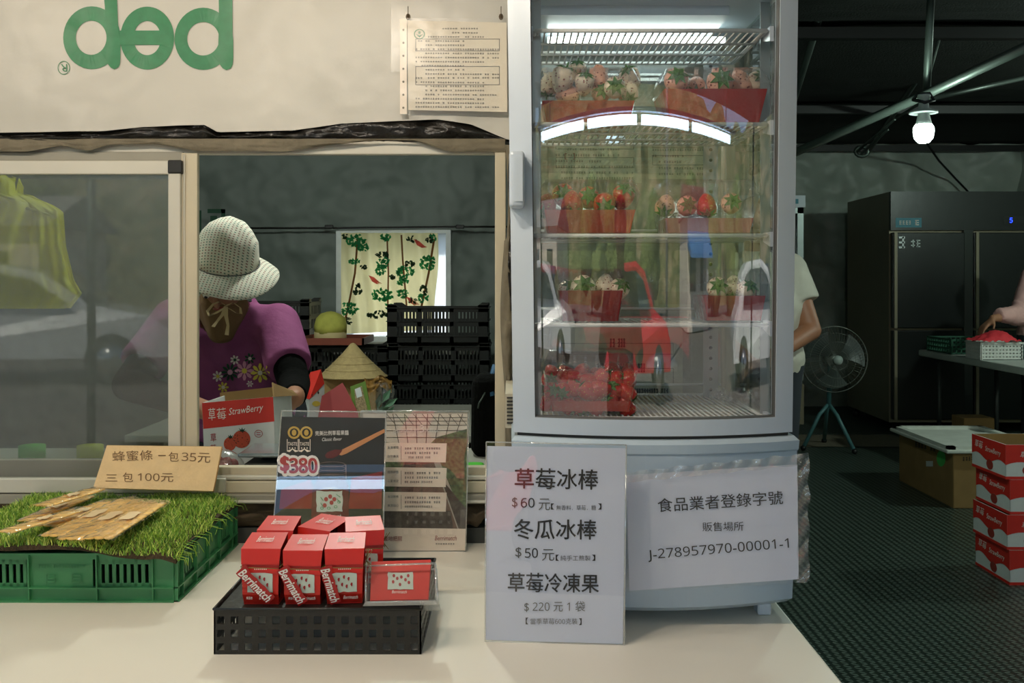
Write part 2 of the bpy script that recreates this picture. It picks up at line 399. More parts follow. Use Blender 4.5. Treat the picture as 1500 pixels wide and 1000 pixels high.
dm('glasshouse_path', (120, 98, 84), .6, var=(60, .3))
dm('glasshouse_dark', (86, 78, 68), .6, var=(80, .4))
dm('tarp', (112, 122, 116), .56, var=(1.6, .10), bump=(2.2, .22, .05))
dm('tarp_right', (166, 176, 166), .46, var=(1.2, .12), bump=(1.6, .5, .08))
dm('plastic_pale', (186, 180, 168), .3, var=(5, .06), bump=(10, .5, .03))
dm('net_black', (22, 28, 22), .8, var=(120, .35), bump=(90, .4))
dm('pipe_steel', (74, 84, 78), .45, .6)
dm('floor_plate', (38, 52, 44), .36, .35, fn=diamond_floor)
dm('bench_top', (160, 158, 148), .5)
dm('purple_shirt', (142, 72, 118), .85, var=(25, .06), bump=(14, .35, .02))
dm('skin', (164, 116, 88), .55, var=(30, .05))
dm('skin_tan', (150, 98, 70), .55, var=(30, .05))
dm('hat_cloth', (222, 216, 200), .9, bump=(22, .3), fn=gingham)
dm('ribbon', (190, 168, 128), .8)
dm('neck_scarf', (120, 92, 62), .9, bump=(30, .4))
dm('black_knit', (9, 10, 9), .95, bump=(80, .4), spec=.1)
dm('hair', (24, 20, 18), .5)
dm('trousers', (40, 44, 52), .9)
dm('white_tee', (190, 184, 170), .9, bump=(14, .4))
dm('pink_knit', (214, 166, 160), .9, bump=(20, .4))
dm('petal_white', (226, 214, 210), .7); dm('petal_pink', (214, 150, 178), .7); dm('petal_yellow', (224, 204, 84), .7)
dm('petal_green', (20, 66, 44), .7)
dm('eye_white', (230, 228, 222), .3); dm('lip', (150, 70, 62), .5)
dm('box_red', (206, 44, 32), .5); dm('box_white', (214, 216, 214), .5)
dm('black_crate', (20, 22, 20), .42)
dm('straw_hat', (186, 162, 112), .85, var=(50, .1), bump=(60, .4))
dm('tray_brown', (130, 62, 42), .5)
dm('cap_lime', (190, 188, 88), .85, var=(25, .12)); dm('cap_beige', (196, 178, 130), .85)
dm('folder_red', (150, 44, 44), .6)
dm('bag_green', (100, 130, 50), .4); dm('bag_seed', (150, 130, 96), .4, var=(160, .5)); dm('bag_gold', (150, 110, 50), .3, bump=(40, .6)); dm('leaf_bag', (90, 130, 100), .5)
dm('curtain', (236, 226, 176), .85, trans=((250, 238, 185), .55))
dm('print_green', (50, 150, 92), .85, trans=((50, 160, 90), .55)); dm('print_dark', (38, 62, 36), .85, trans=((30, 60, 30), .5)); dm('print_brown', (120, 80, 45), .85, trans=((120, 80, 40), .5)); dm('print_red', (200, 90, 84), .85, trans=((210, 90, 80), .5))
dm('window_white', (225, 230, 230), .4)
dm('raincoat', (240, 232, 40), .5, var=(6, .08), trans=((240, 230, 40), .3))
dm('stainless', (134, 126, 104), .45, .2, var=(3, .06)); dm('cabinet_black', (24, 28, 27), .32, .3, bump=(20, .05))
dm('cyan_label', (52, 128, 146), .5); dm('dark_glass', (10, 14, 14), .1)
dm('blue_led', (30, 60, 255), .5, emit=((30, 60, 255), 4))
dm('fan_grey', (120, 124, 116), .4, .4); dm('fan_blade', (70, 78, 74), .4); dm('fan_leg', (78, 122, 124), .4)
dm('foam', (206, 208, 198), .7, bump=(60, .15)); dm('green_sticker', (80, 190, 90), .5)
dm('basket_white', (206, 206, 200), .5); dm('cloth_red', (214, 50, 60), .8)
dm('table_white', (176, 182, 174), .5); dm('table_leg', (60, 64, 62), .5, .5)
dm('bulb_glass', (255, 255, 255), .3, emit=((235, 255, 246), 28)); dm('bulb_warm', (255, 240, 220), .3, emit=((255, 214, 158), 30))
dm('holder_white', (170, 182, 176), .4)
dm('tube_lamp', (255, 255, 255), .3, emit=((200, 230, 255), 12))
dm('canopy', (150, 148, 140), .8)
dm('asphalt', (118, 112, 104), .9, var=(1, .1), bump=(40, .3))
def hillcol(m, n, L, b, tc, vm):
    ns = n.new('ShaderNodeTexNoise'); ns.inputs['Scale'].default_value = .45; ns.inputs['Detail'].default_value = 8; ns.inputs['Roughness'].default_value = .7; L.new(tc.outputs['Object'], ns.inputs['Vector'])
    cr = n.new('ShaderNodeValToRGB'); e = cr.color_ramp.elements; e[0].position = .36; e[0].color = lin((60, 76, 42)); e[1].position = .64; e[1].color = lin((158, 142, 106))
    q = cr.color_ramp.elements.new(.5); q.color = lin((106, 108, 64)); L.new(ns.outputs[0], cr.inputs[0]); L.new(cr.outputs[0], b.inputs['Base Color'])
dm('hill', (150, 142, 84), .95, fn=hillcol, bump=(.8, .8, .5))
dm('car_red', (200, 24, 40), .22, coat=.8); dm('car_white', (220, 222, 222), .25, coat=.6); dm('car_glass', (40, 52, 56), .08); dm('tyre', (20, 20, 20), .8); dm('chrome', (200, 200, 200), .15, 1)
dm('house_wall', (224, 212, 196), .9); dm('roof_red', (150, 74, 60), .8, fn=stripes(4, 0, (110, 54, 44))); dm('awning_blue', (74, 130, 190), .7); dm('trunk', (90, 70, 50), .9)
dm('leaf_green', (120, 136, 66), .8, var=(3, .4), bump=(6, 1, .3))
M['white_berry'] = mat('white berry', (236, 222, 196), .35, var=(30, .08), fn=seeds((140, 50, 40)))
M['pink_berry'] = mat('pink berry', (230, 176, 150), .35, var=(30, .08), fn=seeds((120, 30, 26)))
M['red_berry'] = mat('red berry', (196, 34, 26), .28, var=(30, .1), fn=seeds((220, 150, 80)))
M['calyx'] = mat('calyx', (64, 116, 46), .6)
M['door_glass'] = film('door glass', refl=.035, rough=.0, ior=1.5, gain=1.0)
M['side_glass'] = film('side glass', refl=.02, rough=.0, tint=(236, 242, 240))
M['clear_plastic'] = film('clear plastic', refl=.025, rough=.04, milk=.035, bump=(60, .35), gain=1.2)
M['sleeve'] = film('clear sleeve', refl=.0, rough=.24, milk=.05, bump=(14, .06), gain=.5)
M['acrylic'] = film('clear acrylic', refl=.0, rough=.0, milk=.01, milkcol=(235, 235, 230))
M['acrylic_edge'] = film('acrylic edge', refl=.2, rough=.1, milk=.3, milkcol=(220, 222, 215))
M['pane'] = film('window pane', refl=.04, rough=.0, tint=(225, 232, 228))
def screen_mat():
    m = film('insect screen', refl=.02, rough=.3, milk=.15, milkcol=(58, 66, 52)); return m
M['screen'] = screen_mat()
M['pouch'] = film('pouch film', refl=.07, rough=.10, milk=.03, milkcol=(255, 240, 220), bump=(24, .4), gain=1.2)
M['crinkle'] = film('crinkled clear plastic', refl=.06, rough=.15, milk=.14, milkcol=(200, 198, 190), bump=(26, .6), gain=1.2)

# ------------------------------------------------------------------ THE SETTING
def wrink(x, z, s=1.0, seed=0):
    p = V(x*s, z*s, seed); return noise.fractal(p, 1.0, 2.0, 3)
# floor
b = MB(); b.bx(-6, 8, -3.2, 10.6, -.1, 0); o = b.build('floor', M['floor_plate']); o['kind'] = 'structure'
b = MB(); b.bx(-40, 60, -45, -3.2, -.15, -.03); o = b.build('street_ground', M['asphalt']); o['kind'] = 'structure'
# canopy over the counter and roof of the stall
b = MB(); b.bx(-3.2, 5.2, -3.1, 2.06, 2.52, 2.58); o = b.build('trim_1', M['canopy']); o['kind'] = 'structure'
# front wall around the window (opening x -1.6..-.02, z .87..1.58)
WY = 2.04
fw = room('wall_front')
b = MB(); b.bx(-3.2, .46, WY, WY+.06, 0, .845); b.build('lower_panel', M['dark_panel'], fw)
b = MB(); b.bx(-3.2, .46, WY, WY+.06, 1.585, 2.52); b.build('upper_panel', M['dark_panel'], fw)
b = MB(); b.bx(.0, .46, WY, WY+.06, .845, 1.585); b.build('right_panel', M['plastic_pale'], fw)
# pale plastic sheet over the wall to the right of the window, behind the fridge
b = MB()
def sh(u, v):
    x = -.005+.455*u; z = .8+1.7*v; return V(x, WY-.02-.012*wrink(x, z, 7, 3)-.004*math.sin(18*x+9*z), z)
b.grid(sh, 40, 100); b.build('plastic_sheet', M['plastic_pale'], fw)
# side walls, partition, back wall, ceiling
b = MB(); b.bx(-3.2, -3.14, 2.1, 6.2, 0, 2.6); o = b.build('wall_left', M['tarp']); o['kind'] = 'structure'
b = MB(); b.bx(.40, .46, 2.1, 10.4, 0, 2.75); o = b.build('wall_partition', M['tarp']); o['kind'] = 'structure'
b = MB(); b.bx(5.2, 5.26, -1, 10.4, 0, 2.75); o = b.build('wall_right', M['tarp_right']); o['kind'] = 'structure'
# left room back wall of grey tarp, window hole px 500..655, y 340..490 at Y=6
BY = 6.0
hx0, hx1 = W(502, 0, BY).x, W(654, 0, BY).x; hz0, hz1 = W(0, 492, BY).z, W(0, 342, BY).z
b = MB()
def tarpfn(x0, x1, z0, z1, Y, seed, amp, s=1.3):
    def f(u, v):
        x = x0+(x1-x0)*u; z = z0+(z1-z0)*v
        e = min(1, max(0, 6*min(u, 1-u, v, 1-v))) if False else 1
        fold = abs(math.sin(1.1*x*2.3+1.7*wrink(x, z, .8, seed+5)))**6
        return V(x, Y-amp*(wrink(x, z, s, seed)+.5*wrink(x, z, 4, seed+1)+.55*fold), z)
    return f
bt = room('wall_back')
for (x0, x1, z0, z1, nu, nv) in ((-3.14, hx0, 0, 2.6, 90, 100), (hx1, .40, 0, 2.6, 40, 100), (hx0, hx1, hz1, 2.6, 30, 50), (hx0, hx1, 0, hz0, 30, 40)):
    b.grid(tarpfn(x0, x1, z0, z1, BY, 2, .06), nu*2, nv*2)
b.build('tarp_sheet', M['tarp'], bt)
b = MB(); b.bx(-3.2, hx0-.0, BY+.08, BY+.12, 0, 2.6); b.bx(hx1, .4, BY+.08, BY+.12, 0, 2.6); b.bx(hx0, hx1, BY+.08, BY+.12, hz1, 2.6); b.bx(hx0, hx1, BY+.08, BY+.12, 0, hz0); b.build('back_panel', M['dark_panel'], bt)
# seams in the tarp with black clips
b = MB(); zc = W(0, 333, BY).z
b.tube([W(300, 334, BY-.1), W(480, 334, BY-.1), W(672, 332, BY-.1), W(760, 332, BY-.1)], .006, 6); b.build('seam_cord', M['black_plastic'], bt)
for px in (482, 674):
    b = MB(); p = W(px, 332, BY-.11); b.rbox(p, (.05, .02, .022), .004); b.build('clip', M['black_rubber'], bt)
# window with curtain
wn = room('window_2')
b = MB(); t = .03
b.bx(hx0-t, hx1+t, BY-.06, BY+.06, hz0-t, hz0); b.bx(hx0-t, hx1+t, BY-.06, BY+.06, hz1, hz1+.02); b.bx(hx0-t, hx0, BY-.06, BY+.06, hz0, hz1); b.bx(hx1, hx1+t, BY-.06, BY+.06, hz0, hz1)
xm = W(641, 0, BY).x
b.build('window_frame', M['window_white'], wn)
b = MB(); b.bx(hx0, hx1, BY+.02, BY+.026, hz0, hz1); b.build('glass_pane', mat('frosted pane', (225, 230, 232), .5, trans=((235, 240, 245), .85)), wn)
b = MB(); b.bx(hx0-.05, W(716, 0, BY).x, BY-.14, BY-.05, hz0-.1, hz0-.03); b.build('window_sill', M['bench_top'], wn)

# right part: far back wall of grey tarp
RY = 10.2
b = MB()
zt = W(0, 206, RY).z
def rt(u, v):
    x = .46+4.74*u; z = (zt+.03*math.sin(x*5)+.02*math.sin(x*13))*v
    fold = abs(math.sin(1.9*x+1.6*z*(1 if x > 2.2 else -.6)+1.2*wrink(x, z, .7, 11)))**8
    return V(x, RY-.09*wrink(x, z, 1.1, 8)-.05*wrink(x, z, 3.5, 9)-.1*fold, z)
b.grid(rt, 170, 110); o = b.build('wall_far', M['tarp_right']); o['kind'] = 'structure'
b = MB(); b.bx(.46, 5.2, RY+.15, RY+.2, 0, 3); o = b.build('trim_2', M['net_black']); o['kind'] = 'structure'
# ceiling: black shade net in panels with beams
ce = room('ceiling')
b = MB(); b.bx(-3.2, .43, 2.06, 6.25, 2.72, 2.76); b.bx(.43, 5.26, 2.06, RY+.2, 2.72, 2.76); b.build('roof_sheet', M['net_black'], ce)
def netfn(y0, y1, x0, x1, sag):
    return lambda u, v: V(x0+(x1-x0)*u, y0+(y1-y0)*v, 2.69-sag*math.sin(PI*v)*(.6+.4*math.sin(PI*u))-.012*wrink(x0+u*5, y0+v*5, 2, 4))
for i, (y0, y1) in enumerate(((2.1, 3.8), (3.86, 5.3), (5.4, 7.7), (7.8, 10.1))):
    b = MB(); b.grid(netfn(y0, y1, .46, 5.2, .05), 40, 20); b.build('shade_net', M['net_black'], ce)
b = MB(); b.bx(-3.1, .4, 2.1, 6.1, 2.5, 2.54); b.build('inner_liner', M['tarp'], ce)
for y in (3.83, 5.35, 7.75, 10.0):
    b = MB(); b.bx(.46, 5.2, y-.03, y+.03, 2.6, 2.66); b.build('beam', M['black_rubber'], ce)
def pipe(pts, r, label):
    b = MB(); b.tube(pts, r, 12); return tag(b.build('roof_pipe', M['pipe_steel']), label, 'pipe', 'roof pipes')
pipe([W(1100, 252, 4.4), W(1352, 140, 3.6), W(1560, 42, 3.1)], .018, 'bright steel roof pipe slanting past the hanging white bulb')
pipe([W(1366, -60, 3.62), W(1357, 142, 3.62)], .014, 'vertical steel rod coming down to the bulb')
pipe([W(1215, -20, 5.2), W(1140, 220, 6.5)], .02, 'dark roof pipe sloping at upper left of the net, beside the fridge')
pipe([W(1435, -20, 5.2), W(1270, 225, 8.8)], .02, 'dark roof pipe sloping behind the bulb')
pipe([W(1520, 110, 5.6), W(1360, 145, 4.5)], .012, 'thin dark rod running right from the bulb')
b = MB()
for a, c in (((1255, 222), (1310, 175)), ((1262, 225), (1300, 190)), ((1310, 175), (1350, 150))): b.tube([W(*a, 6.2), W(*c, 5.6)], .009, 6)
p_ = W(1350, 150, 5.6); b.tube([p_, (p_.x, 5.36, 2.62)], .009, 6); b.tube([W(1262+9*math.cos(k*PI/6), 222+7*math.sin(k*PI/6), 6.2) for k in range(12)], .012, 6, closed=True)
tag(b.build('pipe_clamp', M['pipe_steel']), 'bracket rods with a ring clamp below the long slanted pipe', 'bracket')
# power cord to the tarp
b = MB(); b.tube([W(1358, 210, 9), W(1375, 235, 9.6), W(1400, 262, 10), W(1432, 295, 10)], .01, 6); tag(b.build('power_cable', M['black_rubber']), 'black cable running down the tarp below the bulb', 'cable')

# hanging white bulb
t = thing('hanging_bulb', 'lit white bulb with flared reflector hanging from the pipe', 'light bulb', W(1353, 140, 3.4))
c = W(1353, 190, 3.4)
b = MB(); b.lathe([(.0001, -.047), (.018, -.044), (.030, -.03), (.034, -.01), (.034, .006), (.027, .018)], 24, Matrix.Translation(c)); b.build('bulb', M['bulb_glass'], t)
b = MB(); b.lathe([(.027, .018), (.024, .03), (.017, .06), (.016, .065)], 24, Matrix.Translation(c)); b.build('collar', M['holder_white'], t)
b = MB(); b.lathe([(.047, .056), (.046, .062), (.018, .073), (.014, .105), (.022, .112), (.022, .12), (.0001, .121)], 24, Matrix.Translation(c)); b.build('reflector', M['holder_white'], t)
b = MB(); b.tube([W(1337, 146, 3.42), W(1345, 138, 3.4), W(1362, 137, 3.4), W(1368, 147, 3.4), W(1355, 150, 3.38), W(1337, 146, 3.42)], .006, 6); b.build('cord_knot', M['black_rubber'], t)
# warm bulbs over the counter (above the frame; their glints show on banner and glass)
for i, (x, y, z) in enumerate(BULBS):
    t = thing('counter_bulb', 'warm bulb hung above the counter, %s' % ['over the red gift boxes', 'nearest the display fridge', 'over the green crate'][i], 'light bulb', (x, y, z), group='bulbs over the counter')
    T = Matrix.Translation((x, y, z))
    b = MB(); b.lathe([(.0001, -.045), (.02, -.04), (.03, -.02), (.03, 0), (.015, .03)], 16, T); b.build('bulb', M['bulb_warm'], t)
    b = MB(); b.lathe([(.016, .03), (.018, .07), (.002, .072), (.002, 2.52-z)], 12, T); b.build('cord', M['black_rubber'], t)
t = thing('tube_light', 'long cold white tube lights under the canopy edge', 'light', (.5, -2.5, 2.2))
for k in range(4):
    b = MB(); b.tube([(-2.6+1.5*k, -2.5, 2.2), (-1.22+1.5*k, -2.5, 2.2)], .03, 12); b.build('tube', M['tube_lamp'], t)
b = MB(); b.bx(-2.7, 3.5, -2.53, -2.47, 2.245, 2.27); b.bx(-2.3, -2.28, -2.51, -2.49, 2.27, 2.52); b.bx(3.1, 3.12, -2.51, -2.49, 2.27, 2.52); b.build('rail', M['white_enamel'], t)

# ------------------------------------------------------------------ banner above the window
bp_ = lambda x, z: 1.985-.006*wrink(x, z, 2.2, 1)-.0022*wrink(x, z, 14, 2)-.0035*max(0, math.sin(x*9+2*z*3))**3*max(0, 1.72-z)*6
def banedge(px):   # bottom edge of the banner, in image rows
    pts = [(-400, 196), (0, 194), (150, 192), (205, 186), (255, 184), (300, 183), (320, 194), (430, 191), (500, 181), (640, 175), (690, 182), (745, 205)]
    for (a, ya), (c, yc) in zip(pts, pts[1:]):
        if px <= c: return ya+(yc-ya)*(px-a)/(c-a)
    return 205
t = thing('banner', 'cream advertising banner stretched above the serving window, printed with upside-down green letters', 'banner', (-1.0, 1.985, 1.6))
b = MB()
def bf(u, v):
    px = -700+1455*u; zb = W(px, banedge(px), 1.985).z; x = (px-HX)/F*1.985; z = zb+(2.42-zb)*v
    return V(x, bp_(x, z), z)
b.grid(bf, 230, 110); b.build('banner_sheet', M['banner'], t)
pl = Fn(bp_)
b = MB()
b.ring(pl, 135, 55.5, 42, 46, 22.5, 25, off=.0015, n=40, icx=134)
b.ring(pl, 298, 57, 42, 45.5, 23.5, 24.5, off=.0015, n=40)
def strip(pts, off=.0018):
    n = 14; L_, R_ = pts
    def g(u, v):
        i = v*(len(L_)-1); k = min(int(i), len(L_)-2); f = i-k
        l = [L_[k][q]*(1-f)+L_[k+1][q]*f for q in (0, 1)]; r = [R_[k][q]*(1-f)+R_[k+1][q]*f for q in (0, 1)]
        return pl.at(l[0]+(r[0]-l[0])*u, l[1]+(r[1]-l[1])*u, off)
    b.grid(g, 4, n)
strip(([(152, -60), (153, 4), (158, 40), (157, 70), (155, 88), (162, 99), (168, 102)], [(171, -60), (172, 2), (174, 45), (177, 60), (177, 90), (175, 98), (168, 102)]), .0022)
strip(([(320, -60), (321, 6), (321, 40), (320, 70), (321, 92), (326, 100), (332, 103)], [(340, -60), (341, 4), (341, 50), (342, 60), (342, 92), (339, 100), (332, 103)]), .0022)
# rotated e
b.ring(pl, 216, 56, 39.5, 46, 20, 25, off=.0015, n=50, a0=-PI+.22, a1=PI)
strip(([(175, 45), (175, 56), (176, 66)], [(250, 45), (253, 56), (252, 66)]), .0020)
b.build('letters', M['banner_green'], t)
b = MB(); b.ring(pl, 94, 99.5, 9, 10, 8, 9, off=.0018, n=28); b.text(pl, 'R', (99, 94), (89.5, 94), 11, .0018); b.build('registered_mark', M['banner_green'], t)
b = MB()
for (k, dx) in enumerate(()): pass
# black plastic bunched under the banner
def crumple(outT, outB, Y, amp, seed, nu=120, nv=10, bulge=.02):
    b = MB()
    def g(u, v):
        px, ty = outT(u); _, by = outB(u); py = ty+(by-ty)*v
        Yk = Y-bulge*math.sin(PI*v)*(.6+.5*wrink(u*12, v, 1, seed))-amp*wrink(u*26, v*3.5, 1, seed+3)
        return W(px, py, Yk)
    b.grid(g, nu, nv); return b
def lerp_pts(pts):
    def f(u):
        x = pts[0][0]+(pts[-1][0]-pts[0][0])*u
        for (a, ya), (c, yc) in zip(pts, pts[1:]):
            if x <= c+1e-6: return x, ya+(yc-ya)*(x-a)/(c-a)
        return pts[-1]
    return f
b = crumple(lerp_pts([(-120, 196), (0, 198), (150, 196), (190, 187), (240, 182), (298, 180), (318, 196), (420, 190), (500, 174), (640, 170), (690, 178), (742, 204)]), lerp_pts([(-120, 208), (200, 206), (742, 208)]), 1.995, .012, 5)
tag(b.build('black_plastic_sheet', M['black_plastic']), 'bunched black plastic sheet showing between banner and window frame', 'plastic sheet')
# torn grey cloth draped over the frame head
b = crumple(lerp_pts([(-120, 203), (740, 203)]), lerp_pts([(-120, 222), (40, 222), (90, 213), (130, 221), (160, 212), (230, 211), (290, 221), (420, 222), (480, 213), (560, 205), (610, 206), (660, 222), (742, 222)]), 1.982, .003, 15, bulge=.006)
tag(b.build('grey_cloth_strip', M['grey_cloth']), 'torn grey cloth strip hanging along the window head', 'cloth')
# serving window: frame, sash, screen
wf = room('window_1')
def fr(x0, y0, x1, y1, Y0, Y1, name, m, bev=.002):
    p = W(x0, y0, Y0); q = W(x1, y1, Y0); b = MB(); b.rbox(((p.x+q.x)/2, (Y0+Y1)/2, (p.z+q.z)/2), (abs(q.x-p.x), Y1-Y0, abs(q.z-p.z)), bev); return b.build(name, M[m], wf)
fr(-500, 206, 736, 226, 2.0, 2.02, 'head_rail', 'aluminium')
fr(-500, 222, 268, 236, 1.995, 2.01, 'upper_track', 'aluminium_dim')
fr(265, 224, 289, 690, 1.985, 2.0, 'mullion', 'cream_frame')
fr(268, 226, 271, 690, 1.982, 1.985, 'mullion_lip', 'aluminium')
fr(725, 212, 741, 700, 1.985, 2.03, 'right_jamb', 'cream_frame')
fr(-500, 235, 248, 255, 1.975, 1.995, 'sash_rail', 'aluminium')
fr(246, 250, 264, 705, 1.975, 1.995, 'sash_stile', 'aluminium')
fr(-500, 701, 330, 722, 1.975, 1.995, 'sash_rail', 'aluminium')
fr(-500, 673, 246, 701, 2.02, 2.04, 'inner_rail', 'aluminium_dim')
fr(245, 234, 266, 254, 1.972, 1.996, 'corner_cap', 'black_rubber', .003)
fr(265, 684, 741, 696, 2.0, 2.025, 'sill_upper', 'cream_frame')
fr(265, 697, 741, 703, 1.985, 2.10, 'sill_track', 'aluminium')
fr(265, 705, 741, 722, 1.98, 2.09, 'sill_face', 'cream_frame')
fr(-500, 724, 760, 738, 1.97, 2.08, 'sill_lower', 'aluminium_dim')
fr(265, 733, 741, 737, 1.962, 1.97, 'sill_nose', 'aluminium')
b = MB(); p = W(-500, 255, 1.985); q = W(247, 702, 1.985); b.bx(p.x, q.x, 1.984, 1.986, q.z, p.z); b.build('insect_screen', M['screen'], wf)
b = MB(); p = W(-500, 255, 2.03); q = W(267, 702, 2.03); b.bx(p.x, q.x, 2.028, 2.033, q.z, p.z); b.build('glass_pane', M['pane'], wf)
# black plastic bunched down the jamb, and clear crinkled sheet
b = MB()
def jam(u, v):
    px0 = 737+4*math.sin(v*9)+(3 if v < .3 else 0); px1 = 752+3*math.sin(v*14+1)
    py = 212+470*v; return W(px0+(px1-px0)*u, py, 1.98-.012*math.sin(PI*u)-.006*wrink(u*3, v*16, 1, 3))
b.grid(jam, 8, 110); tag(b.build('dark_plastic_wrap', M['grey_cloth']), 'crumpled dark wrap hanging down the right jamb of the serving window', 'plastic sheet')
b = MB()
def jam2(u, v):
    px0 = 746+2*math.sin(v*12+2); py = 205+250*v; w_ = (2+9*abs(math.sin(v*5+.6)))
    return W(px0+w_*u, py, 1.965-.012*wrink(u*3, v*12, 1, 9))
b.grid(jam2, 6, 70); tag(b.build('black_plastic_strip', M['black_plastic']), 'narrow shiny black plastic strip beside the fridge door edge', 'plastic sheet')
# brown cloth under the sill
b = crumple(lerp_pts([(-300, 722), (760, 737)]), lerp_pts([(-300, 765), (330, 762), (345, 771), (420, 768), (690, 768), (700, 776), (712, 752), (760, 752)]), 2.0, .014, 21, bulge=.03)
tag(b.build('brown_cloth', M['brown_cloth']), 'dusty brown cloth bunched under the window sill', 'cloth')
# things behind the screen: yellow raincoats
def raincoat(ox, label, seed, L, R, y0=0):
    t = thing('raincoat', label, 'raincoat', W(ox, 330, 2.5), group='yellow raincoats behind the insect screen')
    def edge(pts, y):
        for (a, xa), (c, xc) in zip(pts, pts[1:]):
            if y <= c: return xa+(xc-xa)*(y-a)/(c-a)
        return pts[-1][1]
    ys = L[0][0], L[-1][0]
    b = MB()
    def g(u, v):
        y = ys[0]+(ys[1]-ys[0])*v; x = edge(L, y)+(edge(R, y)-edge(L, y))*u
        return W(x, y, 2.5+.05*seed-.05*math.sin(PI*u)-.016*math.sin(u*17+seed*3+2*v)*min(1, v*2.5)-.01*wrink(u*4, v*4, 1, seed))
    b.grid(g, 44, 50)
    def g2(u, v):
        p = g(1-u, v); return p+V(0, .07*math.sin(PI*u)+.03, 0)
    b.grid(g2, 30, 30); b.build('coat_shell', M['raincoat'], t)
    b = MB(); b.tube([g(.1, .2)+V(0, .005, 0), g(.5, .14)+V(0, -.02, .0), g(.9, .2)+V(0, .005, 0)], .004, 6); b.build('shoulder_seam', M['raincoat'], t)
    b = MB(); h = g(.5, 0); b.tube([h, h+V(0, .02, .05), h+V(.02, .02, .08), h+V(.0, .02, .1)], .003, 6); b.build('hanger_hook', M['pipe_steel'], t)
raincoat(-20, 'nearer yellow raincoat, cut by the left edge of the photo', 0, [(256, -10), (290, -40), (330, -90), (452, -130)], [(256, 8), (268, 22), (284, 26), (296, 45), (312, 50), (452, 44)])
raincoat(60, 'farther yellow raincoat whose flared hem points right', 1, [(282, 15), (300, 10), (452, 2)], [(282, 27), (297, 66), (308, 85), (360, 89), (410, 101), (430, 113), (452, 96)])
# counter
ct = thing('counter', 'cream white counter top in front of the serving window', 'counter', (-.9, 1.2, 0))
b = MB(); b.rbox((-.882, 1.45, .75), (2.636, 1.12, .04), .004); b.build('worktop', M['counter_top'], ct)
b = MB(); b.bx(-2.15, .38, .95, 1.98, .0, .73); b.build('cabinet_body', M['dark_panel'], ct)
b = MB(); b.bx(-2.2, .44, 1.995, 2.02, .73, .80); 
b.build('back_strip', M['dark_panel'], ct)

# ------------------------------------------------------------------ documents on the walls
def docs(name, label, quad, Y, inner=None, seed=1, rows=18, lean=0, sleeve=True, crest=False, red=False):
    pl = ortho_plane(Y)
    t = thing(name, label, 'document', pl.at(sum(q[0] for q in quad)/4, max(q[1] for q in quad)))
    b = MB(); b.pp(pl, quad, .0, .0006); b.build('paper_sheet', M['paper_old'], t)
    (x0, y0), (x1, _), (_, y2), _ = quad; wd = x1-x0; ht = y2-y0
    b = MB(); R = random.Random(seed)
    for r in range(rows):
        y = y0+ht*(.07+.9*(r+.6)/rows); a = x0+wd*(.08 if r > 1 else .35)+wd*R.choice((0, 0, .06, .1)); e = x0+wd*(.93 if r > 1 else .72)-wd*R.choice((0, 0, .15, .35))
        b.marks(pl, (a, y), (e, y+R.uniform(-.5, 1)), max(1.8, ht/rows*.32), .0009, n=int((e-a)/3.6), seed=seed*50+r, fill=.88)
    b.build('small_print', M['ink_grey'], t)
    b = MB()
    for f0, f1 in ((.2, .33), (.5, .7)):
        a0, a1, c0, c1 = x0+wd*.08, x0+wd*.93, y0+ht*f0, y0+ht*f1
        for q in ((a0, c0, a1, c0+.7), (a0, c1, a1, c1+.7), (a0, c0, a0+.7, c1), (a1-.7, c0, a1, c1)): b.rect(pl, *q, .0009)
    b.build('ruled_box', M['ink_grey'], t)
    if crest:
        b = MB(); b.ring(pl, x0+wd*.12, y0+ht*.15, 8, 7.5, 6.6, 6.2, .0009); b.pp(pl, [(x0+wd*.12-5, y0+ht*.15), (x0+wd*.12, y0+ht*.15+5), (x0+wd*.12+5, y0+ht*.15), (x0+wd*.12, y0+ht*.15+2)], .0009); b.ell(pl, x0+wd*.12, y0+ht*.15-2.5, 1.8, 2, .0009); b.build('round_crest', M['banner_green'], t)
    if red:
        for q in ((x0+wd*.43, y0+ht*.06), (x0+wd*.18, y0+ht*.42)):
            x, y = q; b = MB()
            for s_ in (0, 1): b.rect(pl, x+s_*14, y, x+s_*14+1, y+9, .001); b.rect(pl, x+s_*(12), y, x+3+s_*(12), y+1, .001); b.rect(pl, x+s_*12, y+8, x+3+s_*12, y+9, .001)
            b.build('red_bracket', M['berry_print'], t)
    return t, pl
t, pl = docs('notice_sheet', 'old printed notice with green crest in a clear sleeve pinned to the banner', [(597, 30), (742, 33), (743, 164), (598, 161)], 1.965, seed=3, rows=20, crest=True)
b = MB(); b.grid(lambda u, v: pl.at(586+158*u, 27+142*v, .003+.0007*wrink(u*5, v*5, 1, 3)), 30, 30); b.build('clear_sleeve', M['sleeve'], t)
b = MB(); b.rect(pl, 586, 28, 596, 167, .0015)
b.build('punched_margin', M['cream_print'], t)
for k in range(7):
    b = MB(); b.ell(pl, 591, 44+19*k, 1.6, 1.6, .0022, 10); b.build('punch_hole', M['grey_cloth'], t)
for x in (598, 734): b = MB(); b.ell(pl, x, 25, 3.5, 5, .002, 8); b.tube([pl.at(x, 10, .003), pl.at(x, 27, .003)], .0008, 5); b.build('tape_stain', M['brown_cloth'], t)
pl = ortho_plane(1.972)
b = MB(); b.grid(lambda u, v: pl.at(573+175*u, -25+130*v, .001+.001*wrink(u*4, v*4, 1, 8)), 24, 24)
tag(b.build('empty_sleeve', M['sleeve']), 'empty clear plastic sleeve fixed behind the crested notice', 'plastic sleeve')
docs('notice_sheet', 'beige printed page with a ruled box seen at the very top through the fridge', [(802, -60), (1010, -60), (1012, 42), (803, 40)], 2.0, seed=5, rows=14)
